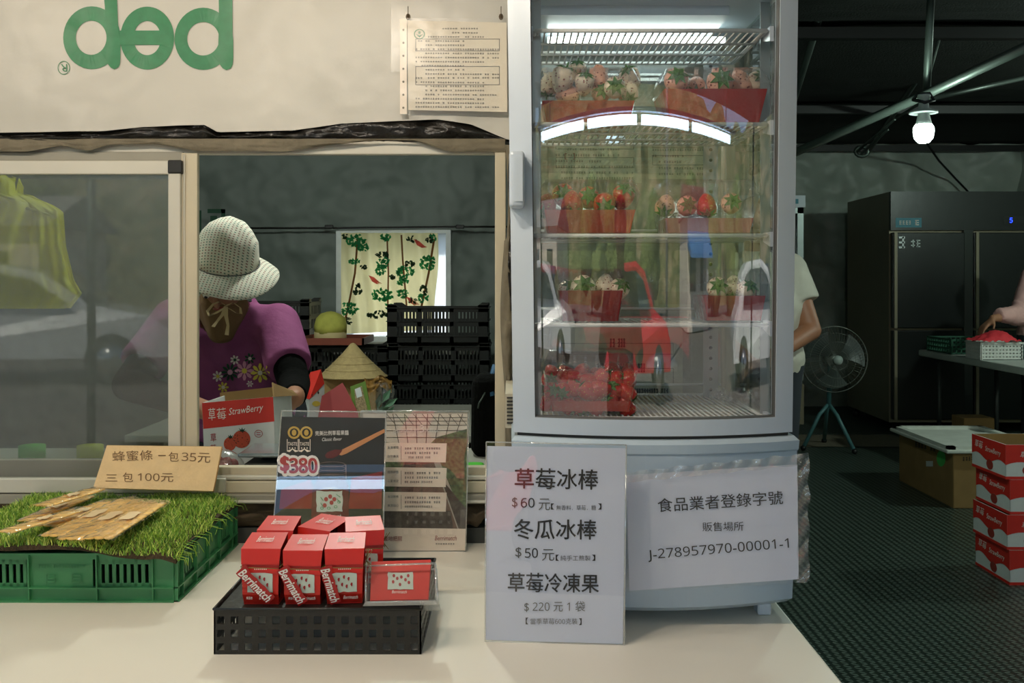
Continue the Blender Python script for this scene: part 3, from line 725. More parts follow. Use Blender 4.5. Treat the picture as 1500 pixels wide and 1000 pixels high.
docs('notice_sheet', 'typed form with red brackets seen through the fridge below its second shelf', [(803, 193), (938, 195), (940, 268), (804, 266)], 2.0, seed=6, rows=8, red=True)
docs('notice_sheet', 'pale form with a table at top behind the fridge, beside the red bracket form', [(948, 193), (1042, 193), (1043, 262), (950, 262)], 2.0, seed=8, rows=7)
t, pl = docs('notice_sheet', 'grey typed notice seen through the fridge above the lowest red berries', [(806, 478), (1000, 478), (1000, 600), (806, 600)], 2.0, seed=9, rows=3)

# ------------------------------------------------------------------ display fridge
FX = .2245; HW = .2225
fy = lambda s: 1.532+.046*s*s      # door front, s in -1..1
fr_ = thing('display_fridge', 'white upright countertop display fridge with curved glass door', 'fridge', (FX, 1.75, .77))
def curved(mb, s0, s1, z0, z1, dy0=0, dy1=.03, n=24, taper=True, hw=HW, smooth=False):
    def P(s, z, d):
        k = 1+(.030*(z-1.06)/.5 if taper else 0)
        return V(FX+hw*s*k, fy(s)+d, z)
    vs_ = []; fs = []
    for i in range(n+1):
        s = s0+(s1-s0)*i/n; vs_ += [P(s, z0, dy0), P(s, z1, dy0), P(s, z1, dy1), P(s, z0, dy1)]
    for i in range(n):
        for k in range(4): fs.append((4*i+k, 4*i+4+k, 4*i+4+(k+1) % 4, 4*i+(k+1) % 4))
    fs += [(0, 1, 2, 3), (4*n+3, 4*n+2, 4*n+1, 4*n)]
    mb.add(vs_, fs, False); mb.sm[-len(fs):] = [True]*len(fs) if smooth else [False]*len(fs)
TOP = 1.88
dr = MB(); curved(dr, -1, -.845, 1.058, TOP, n=4); curved(dr, .865, 1, 1.058, TOP, n=4); curved(dr, -1, 1, 1.058, 1.083); curved(dr, -1, 1, TOP-.1, TOP)
door = dr.build('door', M['white_enamel'], fr_)
b = MB()
for dd in (.010, .013): b.grid(lambda u, v: V(FX+HW*(-.845+1.71*u)*(1+.03*(1.083-1.06+.697*v)/.5), fy(-.845+1.71*u)+dd, 1.083+.697*v), 64, 2)
b.build('door_glass', M['door_glass'], door)
b = MB(); curved(b, -.85, -.838, 1.083, TOP-.1, .004, .02, n=1); curved(b, .858, .868, 1.083, TOP-.1, .004, .02, n=1); curved(b, -.85, .868, 1.081, 1.085, .004, .02); b.build('gasket', M['ink_grey'], door)
b = MB(); p = W(757, 264, 1.56); b.rbox((p.x, 1.56, p.z), (.024, .05, .088), .006, 3); b.box((p.x+.003, 1.535, p.z), (.012, .004, .07)); b.build('door_handle', M['white_enamel'], door)
# body: back posts, side glass, top, base
b = MB(); b.bx(FX-.21, FX+.21, 1.62, 1.96, TOP-.12, TOP); b.bx(FX-.18, FX+.14, 1.66, 1.92, 1.744, TOP-.12); b.build('top_housing', M['base_enamel'], fr_)
b = MB(); b.tube([(FX-.16, 1.79, 1.732), (FX+.16, 1.79, 1.732)], .008, 10); b.build('lamp_tube', mat('inner lamp', (255, 255, 255), .3, emit=((225, 240, 232), 9)), fr_)
b = MB(); b.bx(FX-.215, FX-.195, 1.925, 1.96, 1.05, TOP-.1); b.bx(FX+.190, FX+.208, 1.925, 1.96, 1.05, TOP-.1); b.bx(FX-.215, FX+.208, 1.94, 1.96, 1.05, 1.075); b.bx(FX-.213, FX-.203, 1.62, 1.95, 1.05, 1.07); b.bx(FX+.198, FX+.208, 1.62, 1.95, 1.05, 1.07); b.build('body_frame', M['cream_plastic'], fr_)
b = MB(); b.bx(FX-.212, FX-.209, 1.62, 1.94, 1.07, TOP-.12); b.bx(FX+.204, FX+.207, 1.62, 1.94, 1.07, TOP-.12); b.build('side_glass', M['side_glass'], fr_)
b = MB(); b.bx(FX-.2, FX+.2, 1.948, 1.951, 1.07, TOP-.1); b.build('back_glass', M['side_glass'], fr_)
b = MB()
for (x, y) in ((FX-.185, 1.63), (FX+.195, 1.64), (FX-.185, 1.90)):
    b.bx(x-.008, x+.008, y, y+.003, 1.07, TOP-.12)
b.build('rack_post', M['post_steel'], fr_)
pst = MB(); xp = W(1041, 0, 1.9).x; pst.bx(xp-.014, xp+.014, 1.9, 1.903, 1.07, TOP-.12); pst = pst.build('rack_post', M['post_steel'], fr_)
b = MB()
for k in range(34):
    z = 1.09+.02*k; b.lathe([(.0001, 0), (.0034, 0), (.0034, .0006), (.0001, .0006)], 8, Matrix.Translation((xp, 1.8998, z)) @ Matrix.Rotation(PI/2, 4, 'X'))
b.build('peg_hole', M['ink'], pst)['kind'] = 'stuff'
b = MB(); b.tube([(xp+.025, 1.9, 1.08), (xp+.025, 1.9, TOP-.14)], .005, 8); b.build('cable_tube', M['cream_plastic'], fr_)
# louvred cream side box at left
sb = MB(); sb.bx(-.012, .03, 1.74, 1.97, 1.04, 1.10); sb = sb.build('side_box', M['cream_plastic'], fr_)
b = MB()
for k in range(8): b.bx(-.009, .003, 1.7375, 1.7405, 1.048+.0063*k, 1.0505+.0063*k)
b.build('louvre_slots', M['ink'], sb)
# shelves
def shelf(z, y0, y1, x0=FX-.188, x1=FX+.188, n=34, lip=True, nm='wire_shelf'):
    b = MB(); r = .0016
    b.tube([(x0, y0, z), (x1, y0, z)], .0035, 8); b.tube([(x0, y1, z), (x1, y1, z)], .003, 8)
    for ym in (y0+(y1-y0)*.33, y0+(y1-y0)*.66): b.tube([(x0, ym, z-.003), (x1, ym, z-.003)], .002, 6)
    b.tube([(x0, y0, z), (x0, y1, z)], .0025, 6); b.tube([(x1, y0, z), (x1, y1, z)], .0025, 6)
    for i in range(n): x = x0+(x1-x0)*(i+.5)/n; b.tube([(x, y0, z), (x, y1, z)], r, 5)
    if lip: b.tube([(x0, y1, z+.02), (x1, y1, z+.02)], .0025, 6)
    s = b.build(nm, M['shelf_wire'], fr_)
    b = MB()
    for x in (x0-.006, x1+.006): b.hexa([(x-.003, y0-.006, z-.018), (x+.003, y0-.006, z-.018), (x+.003, y0+.05, z-.006), (x-.003, y0+.05, z-.006), (x-.003, y0-.006, z+.006), (x+.003, y0-.006, z+.006), (x+.003, y0+.05, z+.006), (x-.003, y0+.05, z+.006)])
    b.build('shelf_bracket', M['white_enamel'], s); return s
ZS = {1: 1.3+365*1.6/F, 2: 1.3+228*1.6/F, 3: 1.3+65*1.6/F, 4: 1.3-66*1.6/F, 5: 1.3-196*1.61/F}
shelf(ZS[1], 1.6, 1.84); shelf(ZS[2], 1.6, 1.84); shelf(ZS[3], 1.6, 1.84); shelf(ZS[4], 1.6, 1.84); shelf(ZS[5]-.006, 1.6, 1.93, n=40)
b = MB(); b.bx(FX-.205, FX+.2, 1.6, 1.94, 1.055, 1.066); b.build('bottom_tray', M['cream_plastic'], fr_)
# base
def basering(hw, dy, z): return [V(FX+hw*s+.002, fy(s)+dy, z) for s in [-1+.1*i for i in range(21)]]
def baseblock(mb, lv):
    vs_ = []; fs = []
    for hw, dy, z in lv:
        row = basering(hw, dy, z); row += [V(FX+hw+.002, 1.97, z), V(FX-hw+.002, 1.97, z)]; vs_ += row
    m = 23
    for i in range(len(lv)-1):
        for k in range(m): fs.append((i*m+k, i*m+(k+1) % m, (i+1)*m+(k+1) % m, (i+1)*m+k))
    fs += [tuple(range(m-1, -1, -1)), tuple((len(lv)-1)*m+k for k in range(m))]
    mb.add(vs_, fs)
b = MB(); baseblock(b, [(.212, .004, .787), (.2185, -.006, .795), (.2235, -.010, .93), (.2245, -.012, 1.030), (.2265, -.014, 1.033), (.2275, -.015, 1.047), (.222, -.006, 1.053)])
b.build('base_cabinet', M['base_enamel'], fr_)
b = MB(); curved(b, -.97, .97, 1.052, 1.058, .004, .05, taper=False); b.build('door_gap', M['ink'], fr_)
for x in (FX+.175, FX-.175):
    for y in (1.58, 1.93):
        b = MB(); b.rbox((x, y, .779), (.022, .03, .018), .003); b.build('foot', M['white_enamel'], fr_)

# ------------------------------------------------------------------ strawberries and punnets
def berry_mb():
    b = MB(); b.lathe([(.0001, -.021), (.006, -.019), (.0115, -.012), (.0155, -.003), (.0175, .006), (.0165, .013), (.011, .017), (.003, .0165), (.0001, .016)], 14)
    return displace(b, lambda v: v*(1+.07*noise.noise(v*60)))
def calyx_mb():
    b = MB(); n = 7
    for k in range(n):
        a = 2*PI*k/n; d = V(math.cos(a), math.sin(a), 0); e = V(-d.y, d.x, 0)
        p = [V(0, 0, .0185), d*.007+e*.004+V(0, 0, .0205), d*.0165+V(0, 0, .0165), d*.007-e*.004+V(0, 0, .0205)]
        b.add(p+[q-V(0, 0, .0008) for q in p], [(0, 1, 2, 3), (7, 6, 5, 4), (0, 4, 5, 1), (1, 5, 6, 2), (2, 6, 7, 3), (3, 7, 4, 0)])
    b.tube([(0, 0, .018), (.001, 0, .027)], .0015, 6); return b
protos = {}
def berry(kind, loc, rot, label, group, sc=1.0):
    nm = {'white': 'white_berry', 'pink': 'pink_berry', 'red': 'red_berry'}[kind]
    if kind not in protos:
        t = thing('strawberry', label, 'strawberry', loc, group=group); t.rotation_euler = rot; t.scale = (sc,)*3
        b = berry_mb().build('fruit', M[nm], t, world=False); c_ = calyx_mb().build('calyx', M['calyx'], t, world=False); protos[kind] = t; return t
    return dup(protos[kind], loc, label=label, group=group, rot=rot, scale=sc)
def punnet(loc, w_, d_, h_, label, liner, lh=.6, lidh=.022, rz=0, tray_tint='clear_plastic'):
    t = thing('strawberry_punnet', label, 'punnet', loc, rz, group='strawberry punnets in the fridge')
    def shell(w0, w1, d0, d1, z0, z1, th=.001, rim=0, closed_top=False):
        b = MB(); r = []
        def loop(w, d, z):
            c = .012; pts = []
            for sx, sy, a0 in ((1, -1, -PI/2), (1, 1, 0), (-1, 1, PI/2), (-1, -1, PI)):
                for k in range(4): a = a0+PI/2*k/3; pts.append(V(sx*(w/2-c)+c*math.cos(a), sy*(d/2-c)+c*math.sin(a), z))
            return pts
        rows = [loop(w0, d0, z0), loop(w1, d1, z1)]
        if rim: rows += [loop(w1+rim, d1+rim, z1), loop(w1+rim, d1+rim, z1+.002)]
        vs_ = [p for q in rows for p in q]; m = 16; fs = []
        for i in range(len(rows)-1):
            for k in range(m): fs.append((i*m+k, i*m+(k+1) % m, (i+1)*m+(k+1) % m, (i+1)*m+k))
        fs.append(tuple(range(m)) if not closed_top else tuple((len(rows)-1)*m+k for k in range(m)))
        b.add(vs_, fs, True); return b
    shell(w_*.84, w_, d_*.84, d_, .002, h_*.72, rim=.008).build('tray', M['clear_plastic'], t, world=False)
    b = shell(w_*1.03, w_*.9, d_*1.03, d_*.9, h_*.725, h_, closed_top=True)
    for k in range(8): b.rbox((w_*(-.4+.8*k/7), -d_*.47, h_*.86), (.004, .004, h_*.22), .0015, 1)
    b.build('lid', M['clear_plastic'], t, world=False)
    if liner:
        lw = w_-.006; b = MB(); k0 = .84; k1 = .84+.16*lh/.72
        a = [V(-lw/2*k0, -d_/2*k0+.003, .004), V(lw/2*k0, -d_/2*k0+.003, .004), V(lw/2*k1, -d_/2*k1+.003, h_*lh), V(-lw/2*k1, -d_/2*k1+.003, h_*lh)]
        c_ = [V(p.x, -p.y, p.z) for p in a]
        b.prism(a, (0, .001, 0)); b.prism(c_, (0, -.001, 0)); b.prism([a[0], c_[0], c_[3], a[3]], (.001, 0, 0)); b.prism([a[1], c_[1], c_[2], a[2]], (-.001, 0, 0)); b.bx(-lw/2*k0, lw/2*k0, -d_/2*k0+.003, d_/2*k0-.003, .003, .005)
        b.build('paper_liner', mat('punnet liner', liner, .5, var=(20, .12)), t, world=False)
    return t
RED = (186, 36, 30)
def inside(x0, x1, Y, n): return [x0+(x1-x0)*(i+.5)/n for i in range(n)]
ORD = ['leftmost', 'second from left', 'third from left', 'fourth from left', 'fifth from left', 'sixth from left', 'seventh from left', 'eighth from left', 'ninth from left', 'rightmost']
def fill(spec, label, group):
    spec = sorted(spec, key=lambda q: q[1]); n = len(spec)
    for i, (kind, px, py, Y, tilt, sc) in enumerate(spec):
        lb = label
        if n <= 10: a, c_ = label.split(' in the '); lb = '%s, %s in the %s' % (a, 'rightmost' if i == n-1 else ORD[i], c_)
        p = W(px, py, Y); berry(kind, p, Euler(tilt), lb, group, sc)
z2 = ZS[2]+.003
punnet((W(858, 0, 1.68).x, 1.68, z2), .168, .13, .094, 'punnet of pale seeded berries at left on the second shelf', RED, .42)
punnet((W(1038, 0, 1.68).x, 1.68, z2), .178, .13, .094, 'punnet of blush berries with tall red liner at right on the second shelf', RED, .62)
lab = 'pale seeded strawberry in the left punnet on the second shelf'
G = 'pale berries in the upper left punnet'
fill([('white', 824, 117, 1.66, (.2, .3, 0), 1.15), ('white', 804, 123, 1.69, (PI, .2, 0), 1.0), ('white', 856, 124, 1.65, (.4, -.4, 1), .95), ('pink', 876, 114, 1.67, (PI, .1, 0), 1.1), ('white', 900, 130, 1.65, (1.5, .1, 0), 1.05), ('white', 924, 116, 1.68, (.6, -.5, 0), 1.05), ('white', 846, 105, 1.71, (.5, 0, 0), .9), ('white', 920, 132, 1.66, (2.6, 0, 0), 1.0), ('pink', 880, 137, 1.67, (1.4, .5, 0), 1.0), ('pink', 830, 140, 1.67, (1.4, .5, 2), 1.0)], lab, G)
lab = 'blush strawberry with green calyx in the right punnet on the second shelf'
G = 'blush berries in the upper right punnet'
fill([('pink', 990, 122, 1.66, (1.1, 0, 0), 1.2), ('pink', 1020, 126, 1.69, (2.4, .2, 0), 1.0), ('pink', 1053, 124, 1.66, (1.3, .1, 0), 1.3), ('pink', 1085, 122, 1.68, (PI, -.3, 0), 1.15), ('white', 1106, 122, 1.68, (1.0, .8, 0), 1.0), ('pink', 1000, 138, 1.7, (1.4, .2, 0), 1.1), ('pink', 1070, 140, 1.7, (1.4, .2, 0), 1.1)], lab, G)
z3 = ZS[3]+.003
punnet((W(860, 0, 1.68).x, 1.68, z3), .165, .13, .09, 'punnet of red berries at left on the third shelf', (196, 70, 52), .45)
punnet((W(1030, 0, 1.68).x, 1.68, z3), .165, .13, .09, 'punnet of small rosy berries at right on the third shelf', (190, 120, 110), .3)
fill([('red', 800, 300, 1.66, (2.5, .3, 0), 1.1), ('red', 824, 287, 1.67, (1.4, .5, 0), 1.1), ('red', 838, 297, 1.65, (2.7, 0, 0), 1.1), ('red', 862, 292, 1.68, (1.3, 0, 0), 1.1), ('red', 885, 297, 1.66, (2, 0, 0), 1.1), ('red', 912, 290, 1.67, (.7, .3, 0), 1.1)], 'red strawberry in the left punnet on the third shelf', 'red berries in the third shelf left punnet')
fill([('pink', 975, 300, 1.67, (2.5, .3, 0), 1.0), ('pink', 1005, 303, 1.67, (1.4, .5, 0), 1.0), ('red', 1035, 300, 1.67, (2.7, 0, 0), 1.0), ('pink', 1070, 300, 1.67, (1.3, 0, 0), 1.0)], 'rosy strawberry in the right punnet on the third shelf', 'rosy berries in the third shelf right punnet')
z4 = ZS[4]+.003
punnet((W(862, 0, 1.66).x, 1.66, z4), .112, .12, .088, 'punnet of pale berries in a deep red liner at left on the fourth shelf', (140, 26, 26), .6)
punnet((W(1066, 0, 1.68).x, 1.68, z4), .112, .12, .088, 'narrow punnet of pale berries at right on the fourth shelf', (160, 34, 34), .5)
fill([('white', 854, 424, 1.64, (1.2, 0, 0), 1.2), ('white', 886, 418, 1.66, (2.8, .2, 0), 1.0), ('white', 905, 426, 1.65, (.8, .5, 0), 1.0), ('white', 830, 428, 1.68, (.8, .5, 0), 1.0)], 'pale strawberry in the left punnet on the fourth shelf', 'pale berries in the fourth shelf left punnet')
fill([('white', 1050, 424, 1.66, (1.2, 0, 0), 1.05), ('white', 1074, 420, 1.68, (2.8, .2, 0), 1.0), ('white', 1092, 428, 1.67, (.8, .5, 0), 1.0)], 'pale strawberry in the right punnet on the fourth shelf', 'pale berries in the fourth shelf right punnet')
punnet((W(861, 0, 1.68).x, 1.68, ZS[5]), .155, .15, .098, 'full punnet of small red berries at left on the fridge floor', (190, 60, 44), .2)
R = random.Random(4); sp = []
for r, (yy, n, Y) in enumerate(((592, 6, 1.64), (572, 7, 1.64), (556, 7, 1.66), (546, 6, 1.69))):
    for i in range(n): sp.append(('red', 806+(112/(n-1))*i+R.uniform(-3, 3), yy+R.uniform(-3, 3), Y+R.uniform(-.005, .01), (R.uniform(.8, 3), R.uniform(-.6, .6), R.uniform(0, 6)), R.uniform(.78, .98)))
i0 = 0
for nn, row in ((6, 'bottom row'), (7, 'second row'), (7, 'third row'), (6, 'top row')):
    fill(sp[i0:i0+nn], 'red strawberry in the full punnet on the fridge floor, '+row, 'red berries in the lowest punnet'); i0 += nn
# bunched pale bag of berries at right of the fridge floor
b = MB(); R = random.Random(9)
for k in range(26): p = W(1040+R.uniform(0, 75), 575+R.uniform(0, 18), 1.8+R.uniform(-.06, .08)); b.ball(p, .011, 10)
tag(b.build('bubble_wrap', M['clear_plastic']), 'heap of clear bubble wrap at the right of the fridge floor', 'bubble wrap', kind='stuff')

# ------------------------------------------------------------------ signs on the fridge
bl, br = W(711, 940, 1.452), W(913, 945, 1.438)
pl = Plane(bl, br, W(713, 648, 1.478))
t = thing('menu_sign', 'white price sign in clear acrylic standing upright on the counter before the fridge', 'sign', bl)
b = MB(); b.pp(pl, [(713, 653), (916, 656.5), (912.5, 943), (711.5, 937)], 0, .0006); paper = b.build('paper_sheet', M['paper'], t)
b = MB(); b.pp(pl, [(712.5, 647), (917.5, 651.5), (914, 945.5), (710.5, 940)], .0028, .0014); b.build('front_acrylic', M['acrylic'], t)
b = MB()
for a, c in (((712.5, 647), (917.5, 651.5)), ((917.5, 651.5), (914, 945.5)), ((710.5, 940), (914, 945.5)), ((712.5, 647), (710.5, 940))): b.tube([pl.at(*a, .001), pl.at(*c, .001)], .0011, 6)
b.build('acrylic_edge', M['acrylic_edge'], t)
b = MB(); q = [pl.at(720, 941, 0), pl.at(905, 944, 0)]; b.hexa([q[0]+V(0, .002, -.0), q[1]+V(0, .002, 0), q[1]+V(0, .06, 0), q[0]+V(0, .06, 0)]+[v+V(0, 0, .002) for v in (q[0]+V(0, .002, 0), q[1]+V(0, .002, 0), q[1]+V(0, .06, 0), q[0]+V(0, .06, 0))]); b.build('acrylic_foot', M['acrylic'], t)
b = MB()
b.text(pl, '草莓冰棒', (754, 715), (876, 717), 30, bold=.018)
b.text(pl, '冬瓜冰棒', (753, 789), (874, 790), 29, bold=.018)
b.text(pl, '草莓冷凍果', (744, 866), (877, 868), 28, bold=.018)
b.text(pl, '60', (763, 743), (783, 743), 14, bold=.01); b.text(pl, '50', (769, 816.5), (788, 816.5), 14, bold=.01)
b.text(pl, '【', (807, 746), (812, 746), 9); b.text(pl, '】', (876, 746), (881, 746), 9)
b.text(pl, '【', (814, 821), (819, 821), 9); b.text(pl, '】', (867, 821), (872, 821), 9)
b.text(pl, '【', (770, 914), (774, 914), 10); b.text(pl, '】', (848, 915), (852, 915), 10)
b.build('bold_lettering', M['ink'], t)
b = MB()
b.text(pl, '$', (750, 744), (758, 744), 16); b.text(pl, '元', (789, 747), (806, 747), 17)
b.text(pl, '$', (755, 817), (764, 817), 16); b.text(pl, '元', (794, 821), (812, 821), 17)
b.text(pl, '無香料．草莓．糖', (815, 747), (873, 747), 7.5); b.text(pl, '純手工熬製', (821, 821), (865, 821), 8)
b.text(pl, '$ 220 元 1 袋', (768, 896), (857, 896), 16)
b.text(pl, '當季草莓600克裝', (777, 914), (846, 914), 9)
b.build('thin_lettering', M['ink_grey'], t)
# plastic sleeve with registration sheet on the base
pl = Plane(W(917, 868, 1.497), W(1185, 850, 1.497), W(917, 690, 1.497))
t = thing('registration_sign', 'white food business registration sheet in a loose clear plastic sleeve taped to the fridge base', 'sign', pl.at(1040, 860))
b = MB(); b.pp(pl, [(917, 696), (1168, 680), (1170, 848), (922, 865)], 0, .0006); b.build('paper_sheet', M['paper'], t)
b = MB(); b.text(pl, '食品業者登錄字號', (964, 750), (1147, 738), 20, bold=.006); b.text(pl, '販售場所', (1029, 778), (1089, 777), 13.5)
b.text(pl, 'J-278957970-00001-1', (950, 823), (1156, 806), 18.5, bold=.0); b.build('lettering', M['ink'], t)
b = MB()
def slv(u, v):
    x = 914+270*u; ty = 691-28*u; by = 866-14*u; e = (1-abs(2*u-1)**6)*(1-abs(2*v-1)**6)
    ed = max(0, 1-9*v)+max(0, 1-12*(1-v))+max(0, 1-14*(1-u))
    return pl.at(x+1.5*math.sin(v*23), ty+(by-ty)*v+1.2*math.sin(u*37), .0025+.0025*ed*math.sin(u*60+v*31)+.001*wrink(u*8, v*5, 1, 2))
b.grid(slv, 90, 60); b.build('clear_sleeve', M['sleeve'], t)
b = MB(); b.grid(lambda u, v: slv(u, v*.085)+V(0, -.001, 0), 70, 5); b.build('welded_strip', M['crinkle'], t)
b = MB(); b.grid(lambda u, v: slv(.94+.06*u, v)+V(0, -.001, 0), 5, 50); b.build('side_strip', M['crinkle'], t)

# ------------------------------------------------------------------ green crate, turf, honey packs, cardboard sign
X0, X1, Y0, Y1 = -.93, -.556, 1.63, 1.985; Z0 = .77; CH = .082
t = thing('green_crate', 'green plastic crate with slotted sides at the left of the counter', 'crate', ((X0+X1)/2, (Y0+Y1)/2, Z0))
def crate_side(mb, P, L, H, panels, th=.003, ribs=True):
    """P(u,v,w): u along side (m), v up, w outward.  panels: list of (u0,u1,slots)"""
    def bx(u0, u1, v0, v1, w0, w1):
        q = [P(a, c, d) for c in (v0, v1) for a, d in ((u0, w0), (u1, w0), (u1, w1), (u0, w1))]; mb.hexa(q)
    lo = H*.30
    bx(0, L, 0, lo, -th, 0); bx(0, L, H-.012, H, -th, 0)
    for (u0, u1, n) in panels:
        if not n: bx(u0, u1, lo, H-.012, -th, 0); continue
        wd = (u1-u0)/(2*n+1)
        bx(u0, u1, H-.020, H-.012, -th, 0); bx(u0, u1, lo, lo+.006, -th, 0)
        for k in range(n+1): bx(u0+2*k*wd, u0+(2*k+1)*wd, lo, H-.012, -th, 0)
    if ribs:
        for u in sorted(set([p[0] for p in panels]+[panels[-1][1]])): bx(max(0, u-.0012), min(L, u+.0012), 0, H, 0, .006)
        bx(0, L, lo-.002, lo, 0, .007); bx(0, L, 0, .0025, -.001, .008); bx(0, L, H-.003, H, -.001, .007)
b = MB(); LX = X1-X0; LY = Y1-Y0
pf = [(0, .02, 0), (.02, .130, 9), (.135, .239, 0), (.247, .337, 7), (.339, LX, 0)]
crate_side(b, lambda u, v, w: V(X0+u, Y0-w+.004*(1-v/CH), Z0+v), LX, CH, pf)
b.build('front_wall', M['crate_green'], t)
b = MB(); ps = [(0, .03, 0), (.03, .10, 5), (.10, .17, 0), (.17, .24, 0), (.24, .32, 5), (.32, LY, 0)]
crate_side(b, lambda u, v, w: V(X1+w, Y0+u, Z0+v), LY, CH, ps); b.build('side_wall', M['crate_green'], t)
b = MB(); crate_side(b, lambda u, v, w: V(X0-w, Y0+u, Z0+v), LY, CH, ps); b.build('side_wall', M['crate_green'], t)
b = MB(); crate_side(b, lambda u, v, w: V(X0+u, Y1+w, Z0+v), LX, CH, pf, ribs=False); b.build('back_wall', M['crate_green'], t)
b = MB(); b.bx(X0, X1, Y0, Y1, Z0, Z0+.003); b.build('crate_floor', M['crate_green'], t)
# embossed marks on the plain middle panel
pl = Plane((X0, Y0, Z0), (X1, Y0, Z0), (X0, Y0, Z0+CH)); b = MB()
b.marks(pl, (56, 831), (126, 831), 5, .0022, n=16, seed=4); 
for x in (69, 106):
    for yy in (841, 846, 851): b.rect(pl, x, yy, x+13, yy+1.4, .0022)
    b.rect(pl, x, 841, x+1.4, 853, .0022); b.rect(pl, x+11.6, 841, x+13, 853, .0022)
b.build('embossed_marks', M['crate_green'], t)
# turf
TZ = Z0+CH+.004
def turf_z(x, y): return TZ+.012+.006*wrink(x, y, 5, 4)-.016*max(0, (1.66-y)/.05)*max(0, min(1, (x+.70)/.1))-.012*max(0, (x+.575)/.03)
tf = thing('turf_mat', 'mat of bright green artificial turf covering the green crate', 'turf mat', ((X0+X1)/2, 1.8, TZ))
def turf_edge_x(y): return -.548+.02*math.sin(y*21)+.05*(y-1.62)*-.6+(.035 if y < 1.70 else .0)*0
def inside_turf(x, y):
    xr = -.546+.005*math.sin(y*40)
    xl = -.955; yf = 1.606+.005*math.sin(x*30); return xl < x < xr and yf < y < 2.0
b = MB(); b.grid(lambda u, v: (lambda x, y: V(x, y, turf_z(x, y)))(-.955+(.408)*u, 1.612+.388*v), 50, 46)
b.grid(lambda u, v: (lambda x, y: V(x, y, turf_z(x, y)-.008))(-.955+(.408)*u, 1.612+.388*v), 50, 46)
b.grid(lambda u, v: (lambda x, y: V(x, y, turf_z(x, y)-.008*v+.0))(-.955+.408*u, 1.612), 50, 1); b.grid(lambda u, v: (lambda x, y: V(x, y, turf_z(x, y)-.008*v))(-.955+.40+.008*u, 1.612+.388*u), 46, 1)
b.build('backing', M['soil_mat'], tf)
R = random.Random(2)
def grass(n, seed, m):
    b = MB(); R = random.Random(seed); vs_ = []; fs = []
    while n:
        x = R.uniform(-.97, -.53); y = R.uniform(1.60, 2.0)
        if not inside_turf(x, y): continue
        n -= 1; z = turf_z(x, y)-.001; a = R.uniform(0, 2*PI); l = R.uniform(.007, .015); lean = R.uniform(.2, 1.0)*l; wd = .0009; a2 = R.uniform(0, 2*PI)
        k = len(vs_); dx, dy = math.cos(a)*wd, math.sin(a)*wd; ex, ey = math.cos(a2)*lean, math.sin(a2)*lean
        vs_ += [V(x-dx, y-dy, z), V(x+dx, y+dy, z), V(x+dx*.7+ex*.4, y+dy*.7+ey*.4, z+l*.6), V(x-dx*.7+ex*.4, y-dy*.7+ey*.4, z+l*.6), V(x+ex, y+ey, z+l)]
        fs += [(k, k+1, k+2, k+3), (k+3, k+2, k+4)]
    b.add(vs_, fs); o = b.build('grass', m, tf); o['kind'] = 'stuff'
grass(9000, 1, M['grass_blade']); grass(5000, 2, mat('grass light', (216, 232, 120), .5)); grass(4500, 3, mat('grass deep', (96, 146, 52), .6))
# frayed turf edge threads at the right
b = MB(); R = random.Random(12)
for k in range(26):
    y = R.uniform(1.61, 1.98); x = -.55; z = turf_z(x, y); b.tube([(x, y, z), (x+.012+R.uniform(0, .01), y+R.uniform(-.01, .01), z-.004), (x+.018+R.uniform(0, .008), y+R.uniform(-.015, .015), z-R.uniform(.008, .022))], .0006, 4)
b.build('frayed_threads', M['grass_blade'], tf)['kind'] = 'stuff'
# honey packs: pouches of two sticks each, defined by the ends of the long axis on the turf
packs = [((130, 727), (34, 768), .030, 'top left'), ((165, 738), (62, 778), .032, ''), ((192, 738), (72, 796), .034, ''), ((212, 744), (98, 804), .034, ''), ((230, 748), (140, 806), .036, ''), ((120, 762), (0, 800), .022, ''), ((150, 732), (55, 762), .026, '')]
plabs = ['honey stick pack farthest back, under the top of the card', 'honey stick pack lying just right of the farthest back one', 'honey stick pack in the middle of the heap', 'honey stick pack reaching nearest the front edge of the turf', 'rightmost honey stick pack on the turf', 'honey stick pack jutting out to the far left', 'small honey stick pack tucked behind the middle ones']
gp = Plane((0, 0, TZ+.020), (1, 0, TZ+.020), (0, 1, TZ+.020))
for i, ((a0, a1), (c0, c1), wd, _) in enumerate(packs):
    wd *= 1.45; A = gp.at(a0, a1); B = gp.at(c0, c1); d = (B-A); L_ = d.length; d.normalize(); e = V(-d.y, d.x, 0); lift = V(0, 0, .0034*i+.001)
    t = thing('honey_pack', plabs[i], 'snack pack', A+d*L_/2+lift, group='honey stick packs on the turf')
    for k in (-1, 0, 1):
        o_ = e*wd*.29*k; b = MB(); n = 10
        b.tube([A+d*(.012+(L_-.024)*q/n)+o_+lift+V(0, 0, .002+.001*math.sin(q*2+k+i)) for q in range(n+1)], .0042, 8, rr=[wd*.15]+[wd*.165]*(n-1)+[wd*.15]); zc_ = (A+lift).z+.002; displace(b, lambda v: V(v.x, v.y, zc_+(v.z-zc_)*.34)); b.build('honey_stick', M['honey'], t)
    b = MB()
    def pf_(u, v):
        tt = math.sin(PI*v)**.4; return A+d*(L_*u)+e*(wd*(v-.5))+lift+V(0, 0, .0068*tt+.0009*math.sin(u*50+v*9+i)+.0012*wrink(u*10, v*4, 1, i))
    b.grid(pf_, 40, 10); b.build('clear_pouch', M['pouch'], t)
    b = MB(); q0 = .38; b.grid(lambda u, v: pf_(q0+.2*u, .3+.4*v)+V(0, 0, .0008), 6, 5); b.build('pack_label', M['pack_label'], t)
